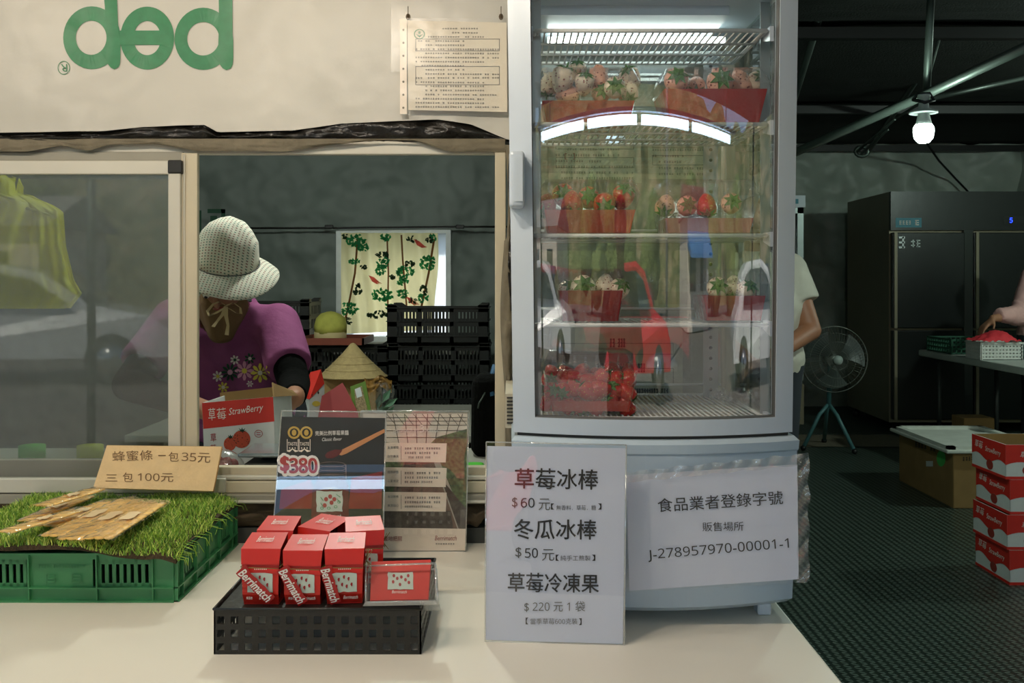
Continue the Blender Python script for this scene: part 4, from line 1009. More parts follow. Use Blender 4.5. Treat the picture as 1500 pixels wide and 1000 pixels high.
# cardboard price card
pl = Plane(W(137, 716, 1.90), W(312, 718, 1.90), W(157, 653, 1.955))
t = thing('cardboard_sign', 'brown cardboard price card handwritten in pen, leaning at the back of the turf', 'sign', pl.at(225, 717))
b = MB(); q = [(156.5, 652), (324.5, 654), (312, 719), (136.5, 714)]; b.pp(pl, q, 0, .004); b.build('card', M['cardboard'], t)
b = MB(); b.tube([pl.at(*q[1], -.002), pl.at(*q[2], -.002)], .0021, 6); b.tube([pl.at(*q[0], -.002), pl.at(*q[1], -.002)], .0015, 6); b.build('corrugated_edge', M['cardboard_side'], t)
b = MB()
b.text(pl, '蜂蜜條', (165, 676), (224, 674), 15, bold=-.006); b.text(pl, '一', (232, 668), (243, 668), 1.5); b.text(pl, '包', (247, 676), (262, 676), 14, bold=-.006); b.text(pl, '35元', (266, 676), (308, 678), 14, bold=-.006)
b.build('handwriting', M['pen'], t); b = MB()
b.text(pl, '三', (155, 705), (172, 705), 10, bold=-.006); b.text(pl, '包', (180, 706), (195, 706), 14, bold=-.006); b.text(pl, '100元', (202, 705), (254, 706), 12.5, bold=-.006)
b.build('handwriting', M['pen'], t)

# ------------------------------------------------------------------ perforated basket
bx0, bx1, by0, by1 = -.4225, -.1286, 1.402, 1.655; bz0, bz1 = .77, .834
t = thing('perforated_basket', 'upturned black basket with square holes, used as a riser for the gift boxes', 'basket', ((bx0+bx1)/2, (by0+by1)/2, bz0))
def perf(P, L, H, n, m, mt, mb_, mr):
    b = MB(); th = .0022
    def bx(u0, u1, v0, v1, w0=0, w1=th):
        b.hexa([P(a, c, d) for c in (v0, v1) for a, d in ((u0, w0), (u1, w0), (u1, w1), (u0, w1))])
    hw = (L-2*mr)/n*.54; gap = (L-2*mr)/n-hw; hh = (H-mt-mb_)/m*.56; gv = (H-mt-mb_)/m-hh
    # horizontal bars full length, then short verticals between holes
    v = 0; edges = []
    for j in range(m): v0 = mb_+j*(hh+gv)+gv/2; edges.append((v0, v0+hh))
    pv = 0
    for (a, c) in edges: bx(0, L, pv, a); pv = c
    bx(0, L, pv, H)
    for (a, c) in edges:
        pu = 0
        for i in range(n): u0 = mr+i*(hw+gap)+gap/2; bx(pu, u0, a, c); pu = u0+hw
        bx(pu, L, a, c)
    return b
H = bz1-bz0
perf(lambda u, v, w: V(bx0+u, by0+w, bz0+v), bx1-bx0, H, 15, 3, .006, .001, .0).build('front_wall', M['basket_black'], t)
perf(lambda u, v, w: V(bx0+u, by1-w, bz0+v), bx1-bx0, H, 15, 3, .006, .001, .0).build('back_wall', M['basket_black'], t)
perf(lambda u, v, w: V(bx1-w, by0+u, bz0+v), by1-by0, H, 13, 3, .006, .001, .0).build('side_wall', M['basket_black'], t)
perf(lambda u, v, w: V(bx0+w, by0+u, bz0+v), by1-by0, H, 13, 3, .006, .001, .0).build('side_wall', M['basket_black'], t)
b = MB(); b.bx(bx0+.004, bx1-.004, by0+.004, by1-.004, bz1-.0045, bz1-.002); b.build('top_panel', M['basket_black'], t)
b = MB()
for a, c in (((bx0, by0), (bx1, by0)), ((bx1, by0), (bx1, by1)), ((bx1, by1), (bx0, by1)), ((bx0, by1), (bx0, by0))): b.tube([(a[0], a[1], bz1), (c[0], c[1], bz1)], .0022, 6)
b.build('rim', M['basket_black'], t)
BT = bz1-.002

# ------------------------------------------------------------------ gift boxes
def gift_box(px, Y, wd, ht, rz, label, tag_=False, heart=False, tilt=0, dpt=.056):
    loc = V((px-HX)/F*Y, Y, BT)
    t = thing('jam_gift_box', label, 'gift box', loc, rz, group='red jam gift boxes on the basket')
    h2 = wd/2; d0, d1 = -dpt/2, dpt/2
    # front panel (slightly bowed), sleeve wraps over: front, sloped fold, top, back
    b = MB(); zf = ht*.68
    prof = [(d0+.004, .002), (d0-.002, ht*.18), (d0-.003, ht*.5), (d0, zf)]
    def strip_(pr, w0, w1, th=.0012):
        vs_ = []; fs = []; n = len(pr)
        for i, (y, z) in enumerate(pr):
            w_ = w0+(w1-w0)*i/(n-1); vs_ += [V(-w_, y, z), V(w_, y, z), V(w_, y+th, z), V(-w_, y+th, z)]
        for i in range(n-1):
            for k in range(4): fs.append((4*i+k, 4*i+(k+1) % 4, 4*i+4+(k+1) % 4, 4*i+4+k))
        fs += [(3, 2, 1, 0), (4*n-4, 4*n-3, 4*n-2, 4*n-1)]; b.add(vs_, fs)
    strip_(prof, h2*.93, h2)
    strip_([(d1-.004, .002), (d1, ht*.5), (d1-.004, ht-.002)], h2*.93, h2)
    b.bx(-h2*.93, h2*.93, d0+.004, d1-.004, .0005, .002)
    fp = b.build('sleeve', M['jam_red'], t, world=False)
    # lid: top panel sloping forward with flap
    b = MB(); strip_([(d1-.001, ht), (d0+.001, ht*.895)], h2*1.0, h2*1.06); strip_([(d0+.001, ht*.895), (d0-.004, ht*.66)], h2*1.06, h2*1.0, .001)
    lid = b.build('top_flap', M['jam_red'], t, world=False)
    # jar inside, seen in the open sides
    b = MB(); jr = min(h2-.003, dpt/2-.006); b.lathe([(.0001, .003), (jr*.95, .003), (jr, .008), (jr, ht*.6), (jr*.86, ht*.68), (jr*.9, ht*.7), (jr*.9, ht*.86), (.0001, ht*.87)], 20); b.build('jam_jar', M['jar_dark'], t, world=False)
    # open side cheeks (inner black side panel edges) and twine with little bow
    b = MB()
    for sx in (-1, 1): b.tube([(sx*(h2+.001), d0-.002, ht*.62), (sx*(h2+.002), 0, ht*.60), (sx*(h2+.001), d1, ht*.62)], .0007, 5)
    b.tube([(-h2, d0-.006, ht*.62), (h2, d0-.006, ht*.60)], .0006, 5)
    R = random.Random(int(px))
    for k in range(9): a = V(h2+.002, .0, ht*.62); b.tube([a, a+V(R.uniform(0, .010), R.uniform(-.014, .014), R.uniform(-.018, .018))], .0006, 4)
    b.build('twine', M['twine'], t, world=False)
    # printed label
    class LP:
        n = V(0, -1, 0)
        def __init__(s, y): s.y = y
        def at(s, u, v, off=0):   # u 0..1 left-right, v 0..1 up; bowed front
            z = ht*v; yy = d0-.0032 if .25 < v < .5 else d0-.003+.003*abs(v-.35)
            return V((u-.5)*wd, yy-off-.0004, z)
    lp = LP(0)
    def raw(pts, off): return [lp.at(u, v, off) for u, v in pts]
    R = random.Random(3); n = 24; pts = []
    for k in range(n):
        q = k/n*4; s = int(q); f = q-s; c_ = [(.17+.66*f, .22), (.83, .22+.30*f), (.83-.66*f, .52), (.17, .52-.30*f)][s]; pts.append((c_[0]+R.uniform(-.012, .012), c_[1]+R.uniform(-.01, .01)))
    b = MB(); b.prism(raw(pts, .0008), (0, .0004, 0)); lb = b.build('mint_label', M['label_mint'], t, world=False)
    b = MB()
    for (u, v) in ((.36, .42), (.5, .46), (.62, .43), (.70, .34), (.45, .34), (.57, .31), (.30, .31)):
        b.prism([lp.at(u+.035*math.cos(a)*(1 if math.sin(a) > 0 else .6), v+.032*math.sin(a), .0014) for a in [k*PI/4 for k in range(8)]], (0, .0003, 0))
    b.build('berry_print', M['berry_print'], lb, world=False)
    b = MB()
    def lt(body, u0, u1, v0, h, shear=0, y=None):
        vs_, fs, _ = text_mesh(body, shear, 0); b.add([lp.at(u0+(u1-u0)*a, v0+h*c_, .0016) for a, c_ in vs_], fs)
    lt('Berrimatch', .48, .86, .11, .055, .3); lt('果醬禮', .14, .30, .11, .045)
    for k in range(7): b.box(lp.at(.36+.05*k, .585, .001), (.0016, .0003, .0012))
    b.build('white_lettering', M['white_print'], t, world=False)
    # white lettering on the lid
    vs_, fs, _ = text_mesh('Berrimatch', .3, 0)
    b = MB(); yb, zb = d0+.001, ht*.895; ya, za = d1-.001, ht
    b.add([V((-.22+.44*a)*wd, yb+(ya-yb)*(.35+.35*c_), zb+(za-zb)*(.35+.35*c_)+.0016) for a, c_ in vs_], fs); b.build('lid_lettering', M['white_print'], lid, world=False)
    if tag_:
        # diagonal heart-topped tag reading Berrimatch
        A, Bq = tag_; vs_, fs, _ = text_mesh('Berrimatch', .25, .02)
        p = V((A[0]-.5)*wd, d0-.010, ht*A[1]); q = V((Bq[0]-.5)*wd, d0-.008, ht*Bq[1]); dd = (q-p); L_ = dd.length; dd.normalize(); up = V(0, -1, 0).cross(dd)*-1
        if up.z < 0: up = -up
        hh = .0125; b = MB(); out = []
        n = 12
        for k in range(n+1): u = -.04+1.08*k/n; out.append(p+dd*L_*u-up*(hh*.62+.0006*math.sin(k*2)))
        for k in range(n+1): u = 1.04-1.08*k/n; out.append(p+dd*L_*u+up*(hh*.62+(.0035 if u < .12 else 0)+.0006*math.sin(k*2)))
        b.prism(out, (0, .0006, 0)); tg = b.build('name_tag', M['jam_red_deep'], t, world=False)
        b = MB(); b.add([p+dd*L_*a+up*(hh*(c_-.5)*1.05)+V(0, -.0006, 0) for a, c_ in vs_], fs); b.build('tag_lettering', M['white_print'], tg, world=False)
    return t
gift_box(389, 1.452, .054, .091, 0, 'red jam gift box at the left of the front row', ((.02, .58), (.78, .12)), True)
gift_box(449, 1.452, .054, .088, 0, 'red jam gift box in the middle of the front row', ((.0, .62), (.52, .08)), True)
gift_box(507, 1.455, .054, .090, .08, 'red jam gift box at the right of the front row, beside the card holder', ((.0, .62), (.28, .08)), True)
gift_box(410, 1.56, .054, .090, -.05, 'red jam gift box at the left of the back row')
gift_box(476, 1.565, .060, .090, -.5, 'red jam gift box turned sideways in the middle of the back row')
gift_box(533, 1.55, .056, .092, .22, 'taller red jam gift box at the right of the back row')
# card holder with red cards
t = thing('card_holder', 'clear acrylic card holder with red cards at the right end of the basket', 'card holder', W(585, 886, 1.43))
pl = Plane(W(545, 878, 1.425), W(630, 878, 1.425), W(545, 825, 1.455))
b = MB()
for k in range(10): b.pp(pl, [(544, 822+.3*k), (631, 819+.3*k), (627, 877), (542, 879)], -.001-.0012*k, .0006)
cards = b.build('card_stack', M['jam_red'], t); cards['kind'] = 'stuff'
b = MB(); R = random.Random(3); pts = []
for k in range(24):
    q = k/24*4; s = int(q); f = q-s; c_ = [(568+37*f, 863), (605, 863-25*f), (605-37*f, 838), (568, 838+25*f)][s]; pts.append((c_[0]+R.uniform(-.7, .7), c_[1]+R.uniform(-.7, .7)))
b.pp(pl, pts, .0002); b.build('mint_label', M['label_mint'], t)
b = MB()
for (x, y) in ((576, 852), (582, 847), (588, 845), (594, 849), (599, 853), (586, 856), (577, 843), (598, 843)): b.ell(pl, x, y, 2, 2.6, .0008, 8)
b.build('berry_print', M['berry_print'], t)
b = MB(); b.text(pl, 'Berrimatch', (574, 869), (596, 869), 4.5, .0008, .3); b.build('white_lettering', M['white_print'], t)
b = MB(); ac = [(537, 832), (537, 885), (641, 883), (638, 828)]
f0 = [pl.at(*q, .010) for q in ac]; k0 = [pl.at(*q, -.016) for q in ac]
b.prism([f0[0]+(f0[1]-f0[0])*.0, f0[1], f0[2], f0[3]], V(0, .0012, 0)); b.prism([k0[0], k0[1], k0[2], k0[3]], V(0, .0012, 0))
b.prism([f0[0], f0[1], k0[1], k0[0]], V(.0012, 0, 0)); b.prism([f0[3], f0[2], k0[2], k0[3]], V(-.0012, 0, 0)); b.build('acrylic_shell', M['acrylic'], t)
b = MB()
for q in (f0, k0):
    for i in range(4): b.tube([q[i], q[(i+1) % 4]], .0016, 6)
for i in range(4): b.tube([f0[i], k0[i]], .0016, 6)
z_ = min(f0[1].z, f0[2].z); b.hexa([f0[1]+V(-.004, -.004, -.004), f0[2]+V(.004, -.004, -.004), k0[2]+V(.004, 0, -.006), k0[1]+V(-.004, 0, -.006), f0[1]+V(0, 0, .001), f0[2]+V(0, 0, .001), k0[2], k0[1]])
b.build('acrylic_edge', M['acrylic_edge'], t)

# ------------------------------------------------------------------ poster stands
# right one first (farther)
pl = Plane(W(530, 806, 1.935), W(682, 806, 1.935), W(530, 604, 1.955))
t = thing('greenhouse_poster', 'acrylic stand with a greenhouse photo poster and three cream text boxes', 'poster', pl.at(610, 806))
b = MB(); b.pp(pl, [(530, 604), (685, 604), (681, 806), (528, 806)], 0, .001); b.build('poster_sheet', M['glasshouse_grey'], t)
b = MB(); b.pp(pl, [(532, 606), (685, 606), (684, 660), (532, 660)], .0005); b.build('pale_roof_print', M['glasshouse_pale'], t)
b = MB(); b.pp(pl, [(532, 640), (580, 650), (600, 655), (560, 770), (532, 772)], .0008); b.pp(pl, [(640, 640), (684, 628), (683, 770), (640, 665), (628, 652)], .0008); b.build('leaf_rows_print', M['glasshouse_leaf'], t)
b = MB(); b.pp(pl, [(600, 655), (628, 655), (670, 774), (555, 774)], .001); b.build('path_print', M['glasshouse_path'], t)
b = MB(); b.pp(pl, [(602, 650), (612, 650), (600, 774), (562, 774)], .0013); b.pp(pl, [(646, 700), (683, 745), (683, 774), (672, 774)], .0013); b.pp(pl, [(560, 748), (660, 748), (664, 774), (554, 774)], .0012)
b.build('furrow_print', M['glasshouse_dark'], t)
b = MB()
for k in range(7): x = 575+17*k; b.pp(pl, [(x, 606), (x+1, 606), (x+1-(x-615)*.25, 655), (x-(x-615)*.25, 655)], .0013)
for y in (611, 616, 622, 630, 640): b.rect(pl, 566, y, 684, y+.8, .0013)
for k in range(9): b.pp(pl, [(566+13*k, 606), (567+13*k, 606), (580+13*k, 622), (579+13*k, 622)], .0013)
b.build('truss_print', M['glasshouse_dark'], t)
b = MB(); b.pp(pl, [(530, 772), (682, 774), (681, 806), (528, 806)], .0016)
for (a, c) in ((648, 677), (684, 713), (720, 749)): b.pp(pl, [(560, a), (654.5, a+1), (653, c), (560, c-1)], .0016)
b.build('cream_text_box', M['cream_print'], t)
b = MB()
b.text(pl, 'Berrimatch', (576, 633), (604, 633), 7, .0022, .2); b.text(pl, '的', (607, 633), (613, 633), 6, .0022); b.text(pl, '3', (615, 633), (621, 633), 11, .0022); b.text(pl, '大核心', (623, 633), (641, 633), 6, .0022)
b.text(pl, 'Our Principles', (596, 640), (620, 640), 3.5, .0022, .2); b.rect(pl, 566, 629, 573, 629.7, .0022); b.rect(pl, 644, 629, 652, 629.7, .0022)
b.build('white_lettering', M['white_print'], t)
b = MB()
for i, (a, l1, l2) in enumerate(((648, '友善栽培', '自然農法'), (684, '國際評鑑', '三星肯定'), (720, '古法熬煮', '無添加心'))):
    b.text(pl, l1, (568, a+9), (584, a+9), 4, .0022); b.text(pl, l2, (568, a+22), (584, a+22), 4, .0022); b.rect(pl, 587.5, a+5, 588, a+25, .0022)
    for r in range(3): b.marks(pl, (593, a+10+6.5*r), (646-(12 if r == 2 else 0), a+10+6.5*r), 3, .0022, n=15, seed=i*3+r)
b.build('grey_lettering', M['ink_grey'], t)
b = MB(); b.text(pl, '產地把關', (562, 792), (589, 792), 7.5, .0022); b.text(pl, 'Berrimatch', (637, 791), (669, 791), 7, .0022, .25)
b.build('red_lettering', M['red_print'], t)
b = MB(); b.marks(pl, (638, 797), (667, 797), 2, .0022, n=8, seed=70, fill=1); b.build('tiny_print', M['ink_grey'], t)
def stand(t, pl, q, foot=.05):
    b = MB(); b.pp(pl, q, .0045, .0015); b.build('acrylic_front', M['acrylic'], t)
    b = MB(); b.pp(pl, q, -.0015, .0015); b.build('acrylic_back', M['acrylic'], t)
    b = MB()
    for i in range(4): b.tube([pl.at(*q[i], .0015), pl.at(*q[(i+1) % 4], .0015)], .0013, 6)
    b.build('acrylic_edge', M['acrylic_edge'], t)
    A, B = pl.at(*q[3]), pl.at(*q[2]); b = MB(); b.hexa([A, B, B+V(0, foot, 0), A+V(0, foot, 0)]+[v+V(0, 0, .002) for v in (A, B, B+V(0, foot, 0), A+V(0, foot, 0))]); b.build('acrylic_foot', M['acrylic'], t)
stand(t, pl, [(529, 601.5), (687, 602), (682, 807.5), (527, 807.5)], .04)
pl = Plane(W(397, 838, 1.79), W(558, 841, 1.78), W(413, 603, 1.86))
t = thing('jam_poster', 'acrylic stand with black strawberry jam poster priced $380', 'poster', pl.at(478, 838))
qd = [(412, 610), (564, 612), (558, 838), (397, 836)]
b = MB(); b.pp(pl, qd, 0, .001); b.build('poster_sheet', M['poster_black'], t)
b = MB(); b.pp(pl, [(515, 700), (560, 690), (559, 745), (510, 745)], .0004); b.pp(pl, [(412, 716), (455, 702), (470, 745), (409, 745)], .0004); b.build('red_glow_print', M['poster_red'], t)
b = MB()
for x in (431, 449): b.ring(pl, x, 633.5, 9.2, 9.2, 6.3, 6.3, .0016, 24); b.ell(pl, x, 633.5, 3.4, 4.6, .0012, 12)
b.build('gold_medal', M['gold'], t)
b = MB()
for x, s_ in ((428.5, -1), (446, 0)):
    for e in ((x-8, 643, x-7.2, 661), (x+8, 643, x+8.8, 661)): b.rect(pl, *e, .001)
    b.pp(pl, [(x-8, 661), (x-4, 662), (x, 658), (x+4, 662), (x+8, 661), (x+8, 660), (x, 657), (x-8, 660)], .001)
    b.text(pl, 'TASTE', (x-6.5, 652.5), (x+7, 652.5), 5, .001, bold=.01)
    for k in range(3): b.ell(pl, x-4+4*k, 656, 1, 1, .001, 6)
b.build('ribbon_print', M['cream_print'], t)
b = MB(); b.text(pl, '完美比例草莓果醬', (462, 638), (511, 637), 7, .001, bold=.01); b.text(pl, 'Classic flavor', (472, 646), (501, 645), 5, .001, .3)
b.build('white_lettering', M['white_print'], t)
b = MB(); b.pp(pl, [(563, 628), (564, 633), (508, 664), (500, 667), (494, 664), (500, 659)], .001); b.build('spoon_print', M['wood'], t)
b = MB(); b.pp(pl, [(502, 659), (497, 666), (488, 671), (479, 671), (476, 667), (480, 662), (491, 658)], .0014); b.build('jam_print', M['jam_gloss'], t)
b = MB()
for i, (body, x0, x1) in enumerate((('$', 412, 424), ('3', 425, 437), ('8', 439, 451), ('0', 453, 465))): b.text(pl, body, (x0-1.5, 695), (x1+1.5, 694), 25 if i else 28, .0012, bold=.12)
b.build('price_outline', M['white_print'], t)
b = MB()
for i, (body, x0, x1) in enumerate((('$', 412, 424), ('3', 425, 437), ('8', 439, 451), ('0', 453, 465))): b.text(pl, body, (x0, 692.5), (x1, 692), 21 if i else 24, .0018, bold=.045)
b.build('price_lettering', M['price_red'], t)
b = MB(); b.pp(pl, [(466, 702), (458, 712), (456, 758), (511, 759), (511, 712), (505, 701)], .0010); b.build('jar_body_print', M['jam_gloss'], t)
b = MB()
for k, y in enumerate((680, 686, 692, 698)): b.ring(pl, 487, y, 19+k*.8, 4.2, 18+k*.8, 3.4, .0014, 30)
b.pp(pl, [(467, 680), (468.5, 680), (468, 702), (466.5, 702)], .0014); b.pp(pl, [(506, 680), (507.5, 680), (508, 702), (506.5, 702)], .0014)
b.build('jar_rim_print', M['glasshouse_path'], t)
b = MB(); R = random.Random(5); pts = []
for k in range(28):
    q = k/28*4; s = int(q); f = q-s; c_ = [(464+38*f, 749), (502, 749-30*f), (502-38*f, 719), (464, 719+30*f)][s]; pts.append((c_[0]+R.uniform(-.8, .8), c_[1]+R.uniform(-.8, .8)))
b.pp(pl, pts, .0016); b.build('mint_label', M['label_mint'], t)
b = MB()
for (x, y) in ((478, 731), (484, 727), (490, 731), (486, 736), (476, 740)): b.ell(pl, x, y, 3, 3.4, .0022, 8)
b.build('berry_print', M['berry_print'], t)
b = MB()
for (x, y) in ((472, 744), (482, 744), (492, 742), (497, 735)): b.ring(pl, x, y, 2.6, 2.2, 1.8, 1.5, .0022, 10)
for (a, c_) in (((470, 728), (474, 733)), ((493, 724), (499, 728)), ((470, 736), (473, 741)), ((494, 730), (498, 736))): b.tube([pl.at(*a, .0024), pl.at(*c_, .0024)], .0005, 4)
b.build('vine_print', M['print_green'], t)
b = MB(); b.text(pl, 'Berrimatch', (482, 758), (500, 758), 5, .0018, .3); b.text(pl, 'STRAWBERRY', (474, 716), (494, 716), 2.5, .0018); b.build('jar_lettering', M['white_print'], t)
stand(t, pl, [(413, 601.5), (566, 603.5), (560, 839), (396, 838)], .05)

# ------------------------------------------------------------------ people
def hand(mb, wrist, d, n, s=1.0, curl=.5, side=1):
    """wrist point, finger direction d, palm-facing normal n; side: thumb side"""
    d = Vector(d).normalized(); n = Vector(n); n = (n-d*n.dot(d)).normalized(); e = d.cross(n)*side
    wr = Vector(wrist); pl_ = .088*s
    for k in (-1.0, -.35, .35, 1.0): mb.cap(wr+e*k*.016*s, .013*s, wr+d*pl_+e*k*.029*s, .0115*s)
    for k, L_ in ((-1.05, .062), (-.35, .078), (.35, .082), (1.05, .072)):
        p = wr+d*pl_+e*k*.0285*s; a = 0; q = p
        for j, f in enumerate((.42, .32, .26)):
            a += curl*(.6+.5*j); dir_ = d*math.cos(a)+n*math.sin(a); r0 = (.0092-.0012*j)*s; nx = q+(dir_+e*k*.04)*L_*f*s; mb.cap(q, r0, nx, r0-.0012*s, n=10); q = nx
    p = wr+d*.022*s+e*.022*s; q = p+(d*.55+e*.75+n*.3).normalized()*.042*s; mb.cap(p, .013*s, q, .0105*s, n=10); q2 = q+(d*.85+e*.35+n*.4*curl*2).normalized()*.032*s; mb.cap(q, .0105*s, q2, .0085*s, n=10)
def face(t, c, fwd, up, s=1.0):
    fwd = Vector(fwd).normalized(); up = Vector(up); up = (up-fwd*up.dot(fwd)).normalized(); r = fwd.cross(up)
    for k in (-1, 1):
        b = MB(); b.ball(c+fwd*.079*s+r*k*.031*s+up*.004*s, .0115*s, 10); e = b.build('eye', M['eye_white'], t)
        b = MB(); b.ball(c+fwd*.0865*s+r*k*.031*s+up*.004*s, .0062*s, 8); b.build('iris', M['hair'], e)
    b = MB(); b.ball(c+fwd*.091*s-up*.052*s, (.022*s, .008*s, .007*s), 10); b.build('mouth', M['lip'], t)
def headvol(mb, c, fwd, up, s=1.0):
    fwd = Vector(fwd).normalized(); up = Vector(up); up = (up-fwd*up.dot(fwd)).normalized(); r = fwd.cross(up)
    Rm = Matrix((r, fwd, up)).transposed().to_4x4()
    mb.ball((0, 0, 0), (.075*s, .092*s, .095*s), 20, Matrix.Translation(c+up*.025*s-fwd*.005) @ Rm)
    mb.ball((0, 0, 0), (.058*s, .065*s, .075*s), 16, Matrix.Translation(c-up*.045*s+fwd*.02*s) @ Rm)
    mb.cap(c+fwd*.085*s+up*.01*s, .009*s, c+fwd*.105*s-up*.02*s, .013*s, n=8)
    for k in (-1, 1): mb.ball((0, 0, 0), (.012*s, .02*s, .032*s), 10, Matrix.Translation(c+r*k*.078*s-up*.005*s) @ Rm)
# --- woman behind the window
def torso(mb, pel, che, sh_l, sh_r, r0, r1, rn=.06):
    mid = (pel+che)/2
    for k in (-1, 1):
        o_ = V(.07*k, 0, 0); mb.cap(pel+o_, r0, mid+o_*.8, r0*.86); mb.cap(mid+o_*.8, r0*.86, che+o_*1.1, r1)
    mb.cap(sh_l, rn, sh_r, rn); mb.cap(che+V(-.08, 0, .0), r1*.9, sh_l, rn); mb.cap(che+V(.08, 0, 0), r1*.9, sh_r, rn); mb.cap(che, r1, (sh_l+sh_r)/2, r1*.8)
wp = thing('person', 'person in purple flowered t-shirt and checked sun hat, head bowed, packing boxes behind the window', 'person', (-.93, 3.42, 0))
pel = V(-.92, 3.42, .84); che = V(-.92, 3.30, 1.08)
sL = V(-1.10, 3.22, 1.17); sR = V(-.755, 3.20, 1.155)
eR = V(-.665, 3.02, .985); hR = W(432, 583, 2.72); eL = V(-1.17, 3.02, .98); hL = W(300, 600, 2.62)
hc = V(-.90, 3.06, 1.315)
fwd = V(.03, -.62, -.78); up = V(.02, -.78, .62)
body = MB(); torso(body, pel, che, sL, sR, .115, .105)
body.cap(sR, .052, eR, .042); body.cap(eR, .040, hR, .027); body.cap(sL, .052, eL, .042); body.cap(eL, .040, hL, .027)
body.cap(V(-.92, 3.19, 1.20), .055, hc+V(0, .03, -.02), .052)
headvol(body, hc, fwd, up)
for k in (-1, 1): body.cap(V(-.92+k*.09, 3.42, .82), .10, V(-.92+k*.1, 3.40, .45), .06); body.cap(V(-.92+k*.1, 3.40, .45), .055, V(-.92+k*.1, 3.44, .07), .038); body.cap(V(-.92+k*.1, 3.46, .045), .038, V(-.92+k*.11, 3.27, .03), .03)
hand(body, hR, V(-.5, -.35, -.75), V(-.8, 0, .2), 1.0, .45, 1)
hand(body, hL, V(.5, -.35, -.6), V(.8, 0, .2), 1.0, .45, -1)
organic(body, .0085, 4).build('body', M['skin'], wp); face(wp, hc, fwd, up)
sh_ = MB(); torso(sh_, pel+V(0, 0, -.02), che, sL, sR, .142, .128, .066)
sh_.cap(sR, .072, sR+(eR-sR)*.72, .074, n=18, eb=False); sh_.cap(sL, .072, sL+(eL-sL)*.72, .074, n=18, eb=False)
sh_.cap(V(-.92, 3.22, 1.19), .1, V(-.92, 3.16, 1.20), .075)
so = organic(sh_, .009, 4)
def shirtw(v):
    f = .010*math.sin(v.x*42+v.z*14)*max(0, min(1, (1.25-v.z)*4))+.007*wrink(v.x, v.z, 9, 6); return v+V(0, -f, 0)
displace(so, shirtw)
# cut the round neckline: drop faces inside an ellipse in front view
nc = V(-.925, 0, 1.175)
keep = []
for f in so.f:
    c_ = sum((so.v[i] for i in f), Vector())/len(f)
    keep.append(not ((((c_.x-nc.x)/.085)**2+((c_.z-nc.z-.06)/.11)**2 < 1) and c_.y < 3.3))
so.f = [f for f, k in zip(so.f, keep) if k]; so.sm = [True]*len(so.f)
shirt = so.build('shirt', M['purple_shirt'], wp)
bvh = BVHTree.FromPolygons(so.v, so.f)
class Drape:
    n = V(0, -1, 0)
    def __init__(s, bv, d=3): s.b = bv; s.d = d
    def at(s, px, py, off=0):
        d = V((px-HX)/F, 1, (HY-py)/F).normalized(); h = s.b.ray_cast(EYE, d)
        return (h[0] if h[0] else W(px, py, s.d))-d*(off+.002)
dr_ = Drape(bvh, 3.05)
def flower(cx, cy, r, n, m, mc, rin=.32, ph=0):
    b = MB()
    for k in range(n):
        a = 2*PI*k/n+ph; w_ = PI/n*.72
        b.pp(dr_, [(cx+r*q*math.cos(a+s_*w_), cy+r*q*math.sin(a+s_*w_)) for q, s_ in ((.25, -.8), (.7, -1), (1, -.35), (1, .35), (.7, 1), (.25, .8))], .003, .0003)
    o_ = b.build('flower_print', m, shirt); b = MB(); b.ell(dr_, cx, cy, r*rin, r*rin, .005, 12); b.build('flower_centre', mc, o_)
flower(344, 527, 7, 7, M['petal_white'], M['petal_green']); flower(366, 525, 8, 7, M['petal_green'], M['petal_white'])
flower(337, 545, 13, 10, M['petal_green'], M['petal_pink'], .3); flower(358, 543, 14, 8, M['petal_pink'], M['petal_yellow'], .28)
flower(381, 546, 14, 8, M['petal_yellow'], M['petal_white'], .25); flower(319, 551, 8, 7, M['petal_white'], M['petal_yellow']); flower(327, 567, 8, 7, M['petal_yellow'], M['petal_white']); flower(366, 562, 5, 6, M['petal_white'], M['petal_pink'])
b = MB(); b.cap(eR+(sR-eR)*.5, .054, eR, .050, n=16); b.cap(eR, .050, hR+(eR-hR)*.16, .034, n=16, eb=False); organic(b, .007, 3).build('arm_cover', M['black_knit'], wp)
b = MB(); b.cap(eL+(sL-eL)*.5, .054, eL, .050, n=16); b.cap(eL, .050, hL+(eL-hL)*.16, .034, n=16, eb=False); organic(b, .007, 3).build('arm_cover', M['black_knit'], wp)
# trousers
b = MB(); b.cap(V(-1.0, 3.42, .84), .135, V(-.84, 3.42, .84), .135)
for k in (-1, 1): b.cap(V(-.92+k*.09, 3.42, .82), .115, V(-.92+k*.1, 3.40, .45), .078); b.cap(V(-.92+k*.1, 3.40, .45), .078, V(-.92+k*.1, 3.44, .1), .07, eb=False)
organic(b, .014, 3).build('trousers', M['trousers'], wp)
# neck scarf and ribbon bow
b = MB(); b.cap(V(-.915, 3.10, 1.235), .062, V(-.915, 3.115, 1.145), .045); b.cap(V(-.96, 3.12, 1.22), .04, V(-.92, 3.115, 1.14), .04); b.cap(V(-.87, 3.12, 1.22), .04, V(-.91, 3.115, 1.14), .04)
sc_ = organic(b, .007, 3); displace(sc_, lambda v: v+V(0, -.006*math.sin(v.x*90+v.z*20), 0)); sc_.build('neck_scarf', M['neck_scarf'], wp)
b = MB(); Y_ = 2.985
def rib(pts, w_=2.2):
    vs_ = []; n = len(pts)
    for i, (x, y) in enumerate(pts):
        vs_ += [W(x-w_*(1 if i % 2 else .7), y, Y_+.004*math.sin(i)), W(x+w_*(1 if i % 2 else .7), y+1, Y_+.004*math.sin(i+1))]
    b.add(vs_, [(2*i, 2*i+1, 2*i+3, 2*i+2) for i in range(n-1)], True)
